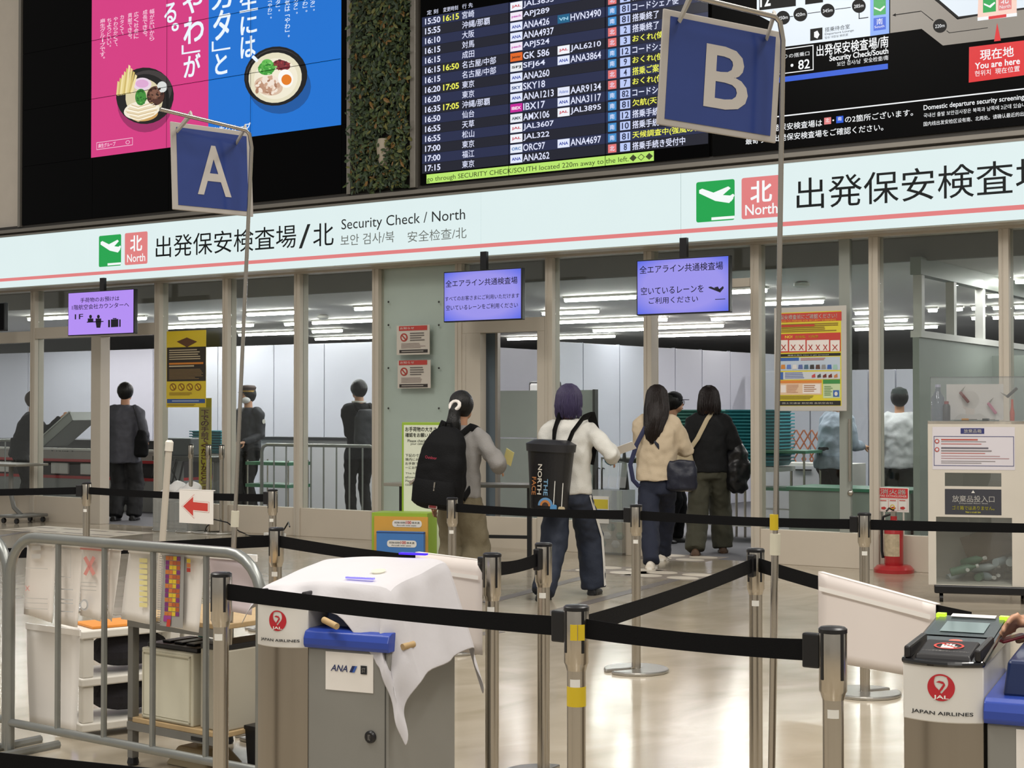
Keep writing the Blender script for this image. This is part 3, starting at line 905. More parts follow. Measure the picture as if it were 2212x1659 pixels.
P.poly(C((1945, -30), (2170, -58), (2170, 82), (1940, 108)), lit('#f3cfc0', 1.0), 4); P.poly(C((1940, 104), (2172, 76), (2172, 96), (1940, 124)), TW2, 5); P.poly(C((2005, 98), (2110, 84), (2110, 102), (2005, 116)), MR, 6)
P.poly(C((1972, -30), (2048, -38), (2048, 68), (1972, 77)), GRN, 5); P.poly(C((1978, 20), (2010, 34), (2040, 12), (2045, 20), (2016, 48), (1978, 30)), WH2, 6)
P.poly(C((2063, -40), (2140, -48), (2140, 54), (2063, 64)), REDS, 5); T('北', 2078, -20, 26, 2122, TW2, 6, 0.02); T('North', 2070, 34, 54, 2134, TW2, 6)
P.poly(C((2055, 135), (2077, 240), (2037, 245)), MR, 4)
P.poly(C((1890, 278), (2300, 228), (2300, 432), (1888, 487)), MR, 4); T('現在地', 1955, 296, 358, 2152, TW2, 5, 0.02); T('You are here', 1924, 372, 410, 2190, TW2, 5, 0.02); T('현위치  現在位置', 1924, 418, 452, 2188, TW2, 5)
P.bar(1400 + 400 / 2.724, 724 / 2.724, 731 / 2.724, 2590, TW2, 2)
T('国内線出発保安検査場は', 570, 752, 792, 1025, TW2, 3, 0.01); T('の2箇所ございます。', 1160, 684, 724, 1560, TW2, 3, 0.01); T('最寄りの出発保安検査場をご確認ください。', 575, 812, 852, 1385, TW2, 3, 0.01)
P.bar(1400 + 1037 / 2.724, 694 / 2.724, 734 / 2.724, 1400 + 1078 / 2.724, REDS, 3); T('北', 1046, 698, 722, 1068, TW2, 4); P.bar(1400 + 1108 / 2.724, 686 / 2.724, 726 / 2.724, 1400 + 1150 / 2.724, MBLU, 3); T('南', 1118, 690, 712, 1140, TW2, 4)
T('・', 1086, 704, 714, 1096, TW2, 4)
T('Domestic departure security screening', 1622, 620, 658, 2214, TW2, 3, 0.01); T('국내선 출발 보안검사장은 북쪽과 남쪽에 2군데 있습니다', 1622, 668, 694, 2250, TW2, 3); T('国内线出发安检区设有南、北两处。请确认最近的出发', 1622, 718, 744, 2240, TW2, 3)
P.flush()

# ---- hanging monitors
def monitor(x0, x1, yt0, yb0, n, label, glow, lines, extra=None):
    u0, zt = wb(x0, yt0, n); _, zb = wb(x0, yb0, n); u1, _ = wb(x1, yt0, n)
    t = thing('hanging_monitor', label, 'monitor', wat(0, n))
    MB().box(u0 - .012, 0.002, zb - .012, u1 + .012, 0.06, zt + .012).build('casing', mat('black_plastic', '#0c0c10', 0.35), t, bevel=0.006)
    MB().box(u0, 0, zb, u1, 0.003, zt).build('display', glow, t)
    uc = (u0 + u1) / 2
    MB().box(uc - .035, 0.02, zt, uc + .035, 0.06, ZS0 + 0.01).build('hanger', mat('black_plastic', '#0c0c10', 0.35), t)
    P = Pane(t, 0, n, dense=True)
    for s, a, yt, yb, b in lines:
        P.text(s, a, yt, yb, b, ink('#15152a'), 2, 0.01)
    if extra: extra(P)
    P.flush()


def luggage(P):
    K = ink('#15152a')
    for x in (196, 213):
        P.oval(x - 3, 680, x + 3, 688, K, 2); P.poly([(x - 6, 688), (x + 6, 688), (x + 6, 696), (x + 4, 708 if x > 200 else 696), (x - 4, 708 if x > 200 else 696), (x - 6, 696)], K, 2)
    P.bar(188, 695, 697, 224, K, 2); P.poly([(234, 691), (238, 691), (238, 707), (234, 707)], K, 2); P.poly([(240, 690), (256, 689), (256, 706), (240, 707)], K, 2); P.poly([(258, 690), (261, 690), (261, 706), (258, 706)], K, 2)
    P.poly([(244, 687), (252, 687), (252, 689), (244, 689)], K, 2)


def takeoff(P):
    K = ink('#15152a')
    P.poly([(1531, 620), (1536, 619), (1552, 626), (1562, 618), (1564, 622), (1556, 632), (1531, 622)], K, 2); P.poly([(1543, 621), (1551, 619), (1556, 628), (1550, 628)], K, 2); P.bar(1545, 646, 647.5, 1567, K, 2)


LIL = lit('#b08cf0', 1.0)


def glow_mat():
    m = bpy.data.materials.new('lcd_blue_glow'); m.use_nodes = True
    nt = m.node_tree; b = nt.nodes['Principled BSDF']
    tc = nt.nodes.new('ShaderNodeTexCoord'); mp = nt.nodes.new('ShaderNodeMapping')
    mp.inputs['Location'].default_value = (-.5, -.5, -.5)
    nt.links.new(tc.outputs['Generated'], mp.inputs[0])
    ln = nt.nodes.new('ShaderNodeVectorMath'); ln.operation = 'LENGTH'; nt.links.new(mp.outputs[0], ln.inputs[0])
    cr = nt.nodes.new('ShaderNodeValToRGB')
    cr.color_ramp.elements[0].position = .66; cr.color_ramp.elements[0].color = lin('#9a93ea')
    cr.color_ramp.elements[1].position = .88; cr.color_ramp.elements[1].color = lin('#4a63e6')
    nt.links.new(ln.outputs['Value'], cr.inputs[0]); nt.links.new(cr.outputs[0], b.inputs['Emission Color'])
    b.inputs['Emission Strength'].default_value = 1.0; b.inputs['Base Color'].default_value = (0, 0, 0, 1); b.inputs['Roughness'].default_value = .3
    return m


GLOW = glow_mat()
monitor(148, 288, 634, 724, 0.6, 'small lilac monitor with luggage symbols hanging over the left doorway', LIL, [('手荷物のお預けは', 174, 644, 654, 258), ('1階航空会社カウンターへ', 156, 659, 670, 279), ('1F', 162, 679, 690, 180)], luggage)
monitor(960, 1125, 590, 694, 0.6, 'blue lilac monitor hanging over the narrow doorway', GLOW, [('全エアライン共通検査場', 963, 606, 621, 1118), ('すべてのお客さまにご利用いただけます', 962, 641, 651, 1122), ('空いているレーンをご利用ください', 964, 660, 671, 1119)])
monitor(1377, 1573, 565, 679, 0.6, 'blue lilac monitor with take-off symbol hanging over the open doorway', GLOW, [('全エアライン共通検査場', 1382, 575, 592, 1562), ('空いているレーンを', 1385, 621, 637, 1520), ('ご利用ください', 1402, 643, 657, 1508)], takeoff)
monitor(-70, 8, 660, 716, 0.6, 'black edge of a hanging monitor at the picture border', SCR, [])

# ================================================================ queue barriers
STEEL = mat('satin_steel', '#b9b2a7', 0.24, metal=1.0, var=0.05, scale=3, stretch=(8, 8, .3))
CHROME = mat('base_steel', '#b5b2ac', 0.3, metal=0.9, var=0.06)
BLKP = mat('black_plastic', '#08080a', 0.35)
BELT = mat('belt_webbing', '#0a0a0c', 0.8, spec=.15, var=0.15, scale=40, bump=0.2, bscale=400)
YEL = mat('yellow_tape', '#c9ae1a', 0.5)
WLAB = mat('white_label', '#dcdad4', 0.5)
SH = 0.883
ST = {}


def stanchion(key, xy, label, tape=False, mark=True, h=SH, notch=3.6):
    t = thing('stanchion', label, 'stanchion', at((xy[0], xy[1], 0)), 'belt stanchions of the queue')
    R = 0.172
    pts = []
    for i in range(37):                       # round foot with the stacking slot cut into it
        a = notch + 0.16 + (2 * pi - 0.32) * i / 36
        pts.append((R * cos(a), R * sin(a)))
    pts += [(0.03 * cos(notch - .9), 0.03 * sin(notch - .9)), (0.03 * cos(notch + pi), 0.03 * sin(notch + pi)), (0.03 * cos(notch + .9), 0.03 * sin(notch + .9))]
    MB().slab(pts, 0.0, 0.018).build('foot_plate', CHROME, t, bevel=0.006)
    MB().lathe([(0.024, 0.018), (0.024, h - .14)], 24).build('pole', STEEL, t, smooth=True)
    hd = MB().lathe([(0.025, h - .165), (0.029, h - .15), (0.032, h - .145), (0.032, h - .008), (0.03, h - .004)], 24).build('head', STEEL, t, smooth=True)
    MB().lathe([(0.033, h - .012), (0.033, h - .003), (0.028, h + .001), (0.0, h + .002)], 20).build('cap', BLKP, t, smooth=True)
    for k in range(4):
        a = k * pi / 2 + .5
        m_ = MB().box(-.0038, .0295, h - .118, .0038, .0332, h - .01)
        m_.build('belt_slot', BLKP, hd, M=Matrix.Rotation(a, 4, 'Z'))
    if mark:
        m_ = MB(); n = 6
        q = [(0.0246 * sin(a), -0.0246 * cos(a)) for a in [-.75 + 1.1 * i / n for i in range(n + 1)]]
        for i in range(n):
            m_.poly([(q[i][0], q[i][1], h - .205), (q[i + 1][0], q[i + 1][1], h - .205), (q[i + 1][0], q[i + 1][1], h - .185), (q[i][0], q[i][1], h - .185)])
        m_.build('number_label', WLAB, t)
    if tape:
        MB().lathe([(0.0247, h - .255), (0.0247, h - .205)], 20).build('tape_band', YEL, t, smooth=True)
        for a in (-.25, .35) if tape == 2 else (.9,):
            m_ = MB().box(-.009, -.0335, h - .085, .009, -.031, h - .045)
            m_.build('tape_patch', YEL, hd, M=Matrix.Rotation(a, 4, 'Z'))
    ST[key] = (t, Vector((xy[0], xy[1], 0)), h)
    return t


def sp(px, py, h=SH):
    p = gp(px, py, h)
    return (p.x, p.y)


stanchion('s1', sp(187, 1042), 'steel stanchion standing before the left open doorway')
stanchion('s2', sp(589, 1057), 'steel stanchion at the right end of the belt carrying the red arrow sheet')
stanchion('s3', sp(597, 1140), 'steel stanchion behind the white sheet covered reader')
stanchion('s4', sp(977, 1075), 'steel stanchion behind the woman with the ponytail')
stanchion('s5', sp(478, 1237), 'steel stanchion in front of the crowd barrier and computer cart')
stanchion('s6', sp(1063, 1195), 'steel stanchion at the right edge of the white board beside the covered reader')
stanchion('s7', sp(1174, 1173), 'steel stanchion in front of the purple haired person', notch=1)
stanchion('s8', sp(1245, 1308), 'steel stanchion with yellow tape where three belts meet', tape=2)
stanchion('s9', sp(1374, 1090), 'steel stanchion with its whole round foot visible on open floor')
stanchion('s10', sp(1632, 1185), 'steel stanchion beside the pole of sign B', notch=1)
stanchion('s11', sp(1867, 1108), 'steel stanchion in front of the fire extinguisher behind the blank board', notch=.4)
stanchion('s12', sp(1799, 1355), 'nearest steel stanchion with yellow tape band left of the airline gate')
stanchion('s14', (-3.1, 6.9), 'steel stanchion beyond the left picture edge behind the crowd barrier', mark=False)
stanchion('s15', (3.6, 7.2), 'steel stanchion beyond the right picture edge by the disposal box', mark=False)
stanchion('s16', (-1.5, 2.75), 'steel stanchion beyond the lower left corner of the picture', mark=False)
stanchion('s17', (-5.2, 10.2), 'steel stanchion beyond the left picture edge before the glass', mark=False)


def belt(a, b, sag=0.03, za=None, zb=None, w=0.05, end=None):
    t, A, h = ST[a]
    if end is None:
        _, B, h2 = ST[b]
    else:
        B, h2 = Vector((end[0], end[1], 0)), SH
    d = (B - A).normalized()
    z0 = (h - .057) if za is None else za; z1 = (h2 - .057) if zb is None else zb
    P0 = A + d * .032; P1 = B - d * (.06 if end is None else 0)
    n = 14; m_ = MB(); s = d.cross(Vector((0, 0, 1))) * .0012
    pts = []
    for i in range(n + 1):
        f = i / n
        p = P0.lerp(P1, f) - A
        z = z0 + (z1 - z0) * f - sag * 4 * f * (1 - f)
        ww = w * (1 - .1 * sin(pi * f))
        pts.append([(p.x + s.x, p.y + s.y, z - ww / 2), (p.x - s.x, p.y - s.y, z - ww / 2), (p.x - s.x, p.y - s.y, z + ww / 2), (p.x + s.x, p.y + s.y, z + ww / 2)])
    m_.rings(pts)
    o = m_.build('belt', BELT, t)
    if end is None:
        q = P1 - A; ya = atan2(d.y, d.x)
        MB().box(-.012, -.012, z1 - .04, .03, .012, z1 + .04).build('belt_clip', BLKP, o, M=at((q.x, q.y, 0), ya), bevel=.004)
    return o


BEND = (1.27, 4.26)
belt('s17', 's1', .008); belt('s1', 's2', .008); belt('s4', 's9', .008); belt('s9', 's11', .008); belt('s11', 's15', .008)
belt('s5', 's8', .008); belt('s8', 's12', .008); belt('s8', 's10', .008); belt('s10', None, .008, zb=.80, end=BEND); belt('s3', 's14', .008, zb=.72); belt('s3', 's6', .008); belt('s6', 's7', .008)
belt('s16', None, .008, end=(-.28, 2.2))
# tall thin posts standing close to the glass
for px, py, yb, lab in ((430, 972, 1143, 'leftmost of four slim posts at the glass beside the yellow strip sign'), (479, 974, 1146, 'slim post at the glass just right of the yellow strip sign'), (529, 974, 1147, 'third slim post at the glass behind the pole of sign A'),
                        (553, 974, 1149, 'rightmost of four slim posts at the glass by the red arrow sheet')):
    p = gp(px, yb - 3)
    u = WI @ p
    u.y = -0.28
    p = WM @ u
    stanchion('x%d' % px, (p.x, p.y), lab, mark=False, h=1.0)

# ---------------------------------------------------------------- blank boards hung on the belts
PAPER = mat('paper_white', '#e9e4de', 0.6, var=0.02)
BOARD = mat('board_white', '#e6dcd6', 0.45, var=0.02)


def belt_board(name, A, B, f0, f1, drops, label, zt, dz=0.0, off=.012):
    P, Q = A.lerp(B, f0), A.lerp(B, f1); d = (Q - P); L = d.length; ya = atan2(d.y, d.x)
    t = thing(name, label, 'board', at((P.x, P.y, zt), ya))
    n, k, vs = 10, 8, []
    for j in range(k + 1):
        for i in range(n + 1):
            f = i / n; dr = drops[0] + (drops[1] - drops[0]) * f
            vs.append((L * f, -off - .010 * sin(pi * f) * (j / k), dz * f - dr * j / k))
    fs = [(j * (n + 1) + i, (j + 1) * (n + 1) + i, (j + 1) * (n + 1) + i + 1, j * (n + 1) + i + 1) for j in range(k) for i in range(n)]
    o = MB().add(vs, fs).build('sheet', BOARD, t, smooth=True)
    so = o.modifiers.new('thick', 'SOLIDIFY'); so.thickness = .003
    MB().add([(0, -off, 0), (L, -off, dz), (L, .006, dz), (0, .006, 0), (0, -off, .003), (L, -off, dz + .003), (L, .006, dz + .003), (0, .006, .003)], [(3, 2, 1, 0), (4, 5, 6, 7), (0, 1, 5, 4), (1, 2, 6, 5), (2, 3, 7, 6), (3, 0, 4, 7)]).build('folded_edge', BOARD, t)
    z0 = -drops[0] * .2; z1 = dz - drops[1] * .2
    MB().add([(.02, -off - .008, z0), (L - .01, -off - .010, z1), (L - .01, -off - .010, z1 + .014), (.02, -off - .008, z0 + .014)], [(0, 1, 2, 3)]).build('clear_tape', mat('clear_tape', '#f3efea', 0.15), t)
    return t


belt_board('blank_board', ST['s10'][1], Vector(BEND + (0,)), .365, .88, (.285, .215), 'plain white board hung on the belt between stanchion and airline gate', SH - .036, -.022)
belt_board('blank_board', ST['s3'][1], ST['s6'][1], .70, .972, (.33, .33), 'plain white board hung on the belt behind the covered reader', SH - .03, 0)

# ---------------------------------------------------------------- crowd barrier with taped papers
GALV = mat('galvanised', '#8f918e', 0.38, metal=0.75, var=0.12, scale=14)
BL = Vector((-2.02, 6.2, 0)); BR = Vector((-.872, 5.36, 0))
bd = BR - BL; BLEN = bd.length; BY = atan2(bd.y, bd.x)
BM = at(BL, BY); BI = BM.inverted()


def bpx(px, py, off=0.0):                     # photo pixel to the barrier plane
    o = BI @ Vector((0, 0, H)); d = BI.to_3x3() @ ray(px, py)
    t = (off - o.y) / d.y; p = o + d * t
    return p.x, p.z


def barrier(M, label):
    t = thing('crowd_barrier', label, 'barrier', M)
    r = .16; zt, zb = .878, .13
    path = [(0, 0, .02)]
    for i in range(7):
        a = pi - pi / 2 * i / 6; path.append((r + r * cos(a), 0, zt - r + r * sin(a)))
    for i in range(7):
        a = pi / 2 - pi / 2 * i / 6; path.append((BLEN - r + r * cos(a), 0, zt - r + r * sin(a)))
    path.append((BLEN, 0, .02))
    MB().tube(path, .0205, 12).build('outer_frame', GALV, t, smooth=True)
    MB().tube([(0, 0, zb), (BLEN, 0, zb)], .017, 10).build('bottom_rail', GALV, t, smooth=True)
    for px in (125, 225, 330, 445):
        x = bpx(px, 1400)[0]
        MB().tube([(x, 0, zb), (x, 0, zt)], .0115, 8).build('upright_bar', GALV, t, smooth=True)
    for x in (.05, BLEN - .05):
        MB().tube([(x, -.2, .012), (x, .2, .012)], .018, 8).build('foot', GALV, t, smooth=True)
    return t


barrier(BM, 'galvanised crowd barrier with papers taped to it in front of the computer cart')
barrier(BM @ Matrix.Translation((-BLEN - .045, 0.02, 0)), 'galvanised crowd barrier cut off by the left picture edge')


def sheet(name, corners, label, m, cat='paper', off=.03, bulge=.012, marks=None):
    """A hanging sheet; corners TL, TR, BR, BL in photo pixels on the barrier plane."""
    q = [bpx(x, y, off) for x, y in corners]
    ox, oz = q[0]
    t = thing(name, label, cat, BM @ Matrix.Translation((ox, off, oz)))
    n, k = 6, 8; vs = []
    for j in range(k + 1):
        for i in range(n + 1):
            f, g = i / n, j / k
            x = (q[0][0] * (1 - f) + q[1][0] * f) * (1 - g) + (q[3][0] * (1 - f) + q[2][0] * f) * g - ox
            z = (q[0][1] * (1 - f) + q[1][1] * f) * (1 - g) + (q[3][1] * (1 - f) + q[2][1] * f) * g - oz
            vs.append((x, bulge * sin(3.1 * f + 1.3 * g) * g, z))
    fs = [(j * (n + 1) + i, (j + 1) * (n + 1) + i, (j + 1) * (n + 1) + i + 1, j * (n + 1) + i + 1) for j in range(k) for i in range(n)]
    o = MB().add(vs, fs).build('paper', m, t, smooth=True)
    o.modifiers.new('thick', 'SOLIDIFY').thickness = .001
    MB().box(-.004, -.004, -.012, q[1][0] - ox + .004, .004, .012).build('tape', mat('clear_tape', '#f3efea', 0.15), t)
    if marks:
        P = Pane(t, 0, 0, y0=-bulge - .002, dense=True, pf=lambda px, py: (bpx(px, py, off)[0] - ox, bpx(px, py, off)[1] - oz))
        marks(P); P.flush()
    return t


def k1(P):
    g = ink('#c9c5c0')
    for y in (1178, 1196): P.poly([(75, y), (95, y), (95, y + 10), (75, y + 10)], g)
    for y in (1225, 1290, 1300, 1312): P.poly([(62, y), (110, y + 2), (110, y + 4), (62, y + 2)], g)
    for s in (1, -1): P.poly([(62, 1270 - 5 * s), (64, 1270 - 6 * s), (72, 1270 + 5 * s), (70, 1270 + 6 * s)], ink('#d9a9a2'), 2)


def k2(P):
    g = ink('#c4c4c4')
    P.ring(135, 1182, 1245, 160, g, 1, t=.002)
    for y in (1270, 1292, 1300, 1318): P.poly([(128, y), (165, y + 2), (165, y + 4), (128, y + 2)], g)


def k3(P):
    r = ink('#d99088')
    P.poly([(188, 1205), (194, 1200), (214, 1238), (208, 1243)], r, 2); P.poly([(208, 1200), (214, 1205), (194, 1243), (188, 1239)], r, 2)
    P.poly([(180, 1182), (238, 1187), (238, 1191), (180, 1186)], r)
    P.oval(181, 1293, 199, 1318, ink('#bfbfbf'), 2); P.oval(184, 1297, 196, 1314, PAPER, 3)
    for y in (1256, 1264, 1272): P.poly([(182, y), (215, y + 2), (215, y + 3.5), (182, y + 1.5)], ink('#b9b6b2'))


def k4(P):
    for k in range(9): P.poly([(308, 1205 + k * 12), (325, 1206 + k * 12), (325, 1215 + k * 12), (308, 1214 + k * 12)], ink('#e8dc9a'), 1)


def k5(P):
    g = ink('#9a9894'); P.poly([(362, 1198), (405, 1200), (402, 1356), (352, 1350)], g, 1)
    for k in range(30): P.poly([(352 - k * .2, 1200 + k * 5), (361 - k * .2, 1200.5 + k * 5), (361 - k * .2, 1202 + k * 5), (352 - k * .2, 1201.5 + k * 5)], ink('#b5b2ae'), 1)
    co = ['#7c2f72', '#c9763a', '#d9b92e', '#b0582f']
    for r in range(13):
        for c in range(4):
            x = 366 + c * 8 - r * .25; y = 1200 + r * 10 + c * .5
            cc = co[c] if (r + c) % 3 else co[(c + 1) % 4]
            P.poly([(x, y), (x + 7.5, y + .4), (x + 7.2, y + 9), (x - .3, y + 8.6)], ink(cc), 2)
    P.poly([(362, 1328), (378, 1329), (377, 1342), (361, 1341)], ink('#9a3f8a'), 3); P.poly([(370, 1336), (378, 1337), (376, 1353), (368, 1352)], ink('#c23a28'), 4)
    for k, c in enumerate(('#d9b92e', '#c9763a', '#b0382f')): P.poly([(411, 1206 + k * 10), (419, 1206.5 + k * 10), (419, 1215 + k * 10), (411, 1214.5 + k * 10)], ink(c), 2)


THIN = mat('paper_thin', '#ece5de', 0.6, var=0.02)
sheet('paper_sheet', [(60, 1168), (120, 1172), (118, 1345), (46, 1327)], 'leftmost faintly printed paper taped on the crowd barrier', THIN, marks=k1)
sheet('paper_sheet', [(128, 1172), (178, 1176), (172, 1355), (118, 1348)], 'faint printed paper between the first two bars of the barrier', THIN, off=.036, marks=k2)
sheet('paper_sheet', [(178, 1176), (236, 1180), (222, 1342), (168, 1330)], 'paper with a large faint red cross taped on the barrier', THIN, marks=k3)
sheet('paper_sheet', [(236, 1180), (262, 1184), (246, 1342), (228, 1338)], 'narrow paper edge behind the second bar of the barrier', THIN, off=.042)
sheet('paper_sheet', [(280, 1186), (332, 1192), (328, 1348), (256, 1338)], 'mostly blank paper just left of the coloured chart', PAPER, off=.034, marks=k4)
sheet('paper_sheet', [(350, 1192), (442, 1198), (434, 1366), (342, 1352)], 'paper with a purple orange and yellow colour chart', PAPER, off=.03, marks=k5)
sheet('paper_sheet', [(452, 1198), (553, 1222), (548, 1328), (458, 1316)], 'pinkish blank sheet inside the rounded corner of the barrier', mat('paper_pink', '#d9cbd0', 0.6), off=.05)
sheet('cover_sheet', [(58, 1352), (172, 1358), (172, 1590), (56, 1572)], 'large blank white sheet hanging low behind the barrier', PAPER, off=.12, bulge=.02)

# ---------------------------------------------------------------- plastic rack and computer cart behind the barrier
RACK = mat('rack_plastic', '#d8d4cb', 0.45)
RY = BY + 1.28
r0 = gp(178, 1598)
rk = thing('plastic_rack', 'white plastic two tier rack behind the crowd barrier', 'shelf', at(r0, RY))
RL, RW = .52, .30
for z in (.03, .22, .42):
    MB().box(-.01, -.01, z, RL, RW, z + .035).build('tier', RACK, rk, bevel=.006)
for x in (0, RL - .06):
    for y in (0, RW - .06):
        for z0, z1 in ((.065, .22), (.255, .42)):
            MB().box(x, y, z0, x + .05, y + .05, z1).build('post', RACK, rk, bevel=.006)
for z, lab in ((.065, 'dark folded cloth on the lower tier of the plastic rack'), (.255, 'dark folded cloth on the upper tier of the plastic rack')):
    o = MB().add([(.03, -.02, z), (.50, .0, z), (.50, .28, z), (.03, .28, z), (.06, .0, z + .17), (.44, .0, z + .20), (.46, .26, z + .18), (.06, .26, z + .19)],
                 [(3, 2, 1, 0), (4, 5, 6, 7), (0, 1, 5, 4), (1, 2, 6, 5), (2, 3, 7, 6), (3, 0, 4, 7)]).build('folded_cloth', mat('dark_cloth', '#26242a', 0.9, bump=.4), M=at(r0, RY))
    o.modifiers.new('round', 'SUBSURF').levels = 2; o.modifiers['round'].render_levels = 2
    tag(o, lab, 'cloth')
o = MB().box(.05, .02, 0, .32, .22, .012).build('orange_folder', mat('orange_plastic', '#d98a35', 0.5), M=at(r0, RY) @ Matrix.Translation((0, 0, .456)), bevel=.003)
tag(o, 'orange folder lying on top of the plastic rack', 'folder')
CO = Vector((-1.50, 6.02, 0)); CYW = atan2(-.61, .79); CM = at(CO, CYW)
ct = thing('computer_cart', 'grey metal cart with wooden shelves holding beige computer boxes', 'cart', CM)
WOOD = mat('pale_wood', '#b49a72', 0.5, var=.15, scale=4, stretch=(1, 12, 1)); GMET = mat('grey_metal', '#7d7c78', 0.45, metal=.4)
CL, CW = .54, .52
for x in (0, CL - .03):
    for y in (0, CW - .03):
        MB().box(x, y, .03, x + .03, y + .03, .60).build('upright', GMET, ct)
        MB().lathe([(.02, 0), (.024, .01), (.02, .03)], 10, (x + .015, y + .015, 0)).build('caster', BLKP, ct)
for z in (.17, .57):
    MB().box(0, 0, z, CL, CW, z + .02).build('wooden_shelf', WOOD, ct, bevel=.003)
    for q in ((0, -.004, CL, .01), (0, CW - .01, CL, CW + .004)):
        MB().box(q[0], q[1], z - .03, q[2], q[3], z).build('shelf_rail', GMET, ct)
MB().box(.38, -.007, .148, .44, -.004, .162).build('label_plate', BLKP, ct)
BEI = mat('beige_plastic', '#c9c4b0', 0.5)
bx = thing('beige_computer', 'beige ribbed computer box facing the barrier on the cart shelf', 'computer', CM @ at((.07, .01, .19)))
MB().box(0, 0, 0, .30, .25, .275).build('case', BEI, bx, bevel=.006)
MB().box(.02, -.004, .02, .28, .0, .25).build('back_plate', mat('beige_plate', '#d3cfbb', 0.5), bx)
for x in (.012, .282): MB().box(x, -.006, .01, x + .006, 0, .265).build('edge_rib', BEI, bx)
for z in (.01, .258): MB().box(.012, -.006, z, .288, 0, z + .006).build('edge_rib', BEI, bx)
tr = MB().box(.01, .02, .275, .30, .24, .292).build('top_tray', BLKP, bx, bevel=.004)
for k in range(3): MB().box(.05 + k * .07, .06, .292, .10 + k * .07, .2, .30).build('ridge', BLKP, tr, bevel=.003)
pc = thing('grey_computer', 'grey vented computer tower on the right of the cart', 'computer', CM @ at((.40, .02, .19)))
MB().box(0, 0, 0, .13, .47, .30).build('case', mat('pc_grey', '#aca696', 0.5), pc, bevel=.006)
MB().box(0, 0, .30, .13, .47, .32).build('dark_top', BLKP, pc, bevel=.004)
for k in range(8):
    MB().box(.13, .28, .14 + k * .016, .132, .40, .145 + k * .016).build('vent_slot', mat('slot_dark', '#5d594f', 0.6), pc)
bb = thing('black_bin', 'black bin standing under the right end of the cart', 'bin', CM @ at((.58, .10, 0)))
MB().add([(0, 0, 0), (.14, 0, 0), (.14, .26, 0), (0, .26, 0), (-.01, -.01, .20), (.15, -.01, .20), (.15, .27, .20), (-.01, .27, .20)],
         [(3, 2, 1, 0), (0, 1, 5, 4), (1, 2, 6, 5), (2, 3, 7, 6), (3, 0, 4, 7)]).build('body', BLKP, bb)
MB().box(-.014, -.014, .196, .154, .274, .212).build('rim', BLKP, bb, bevel=.003)
cc = [(CM @ Vector((.50, .34 + .0, .60)))]
pts = [];
for i in range(150):
    f = i / 149; a = 2 * pi * 16 * f
    b_ = Vector((.575 + .03 * sin(pi * f) + .012 * cos(a), .28 + .16 * f + .012 * sin(a), .585 - .30 * sin(pi * f)))
    pts.append(CM @ b_)
o = MB().tube(pts, .0035, 6).build('coiled_cord', mat('cord_grey', '#8f897c', 0.5)); tag(o, 'coiled grey telephone cord dangling from the cart', 'cord')
tb = thing('teal_bottle', 'thin teal bottle standing on the left of the cart', 'bottle', CM @ at((.05, .33, .19)))
MB().lathe([(.018, 0), (.018, .26), (.010, .30), (.010, .34)], 12).build('body', mat('teal_plastic', '#2f7f7d', 0.4), tb, smooth=True)
MB().lathe([(.012, .34), (.012, .365)], 10).build('cap', mat('wood_cap', '#8a6a48', 0.5), tb)
sc = thing('floor_stand', 'beige base of a device standing on the floor under the cart', 'stand', CM @ at((.10, .10, 0)))
MB().add([(0, 0, 0), (.24, 0, 0), (.24, .2, 0), (0, .2, 0), (.03, .04, .07), (.19, .04, .07), (.19, .16, .07), (.03, .16, .07)], [(3, 2, 1, 0), (4, 5, 6, 7), (0, 1, 5, 4), (1, 2, 6, 5), (2, 3, 7, 6), (3, 0, 4, 7)]).build('base', mat('old_beige', '#a89a7c', 0.6), sc, bevel=.01)
MB().tube([(.11, .1, .07), (.10, .1, .15)], .022, 10).build('neck', mat('old_beige', '#a89a7c', 0.6), sc)

# ---------------------------------------------------------------- sign A and sign B on their poles
BLUE = mat('sign_blue', '#2c3d78', 0.16, var=0.12, scale=5); GREYP = mat('sign_grey', '#a6a09a', 0.5)


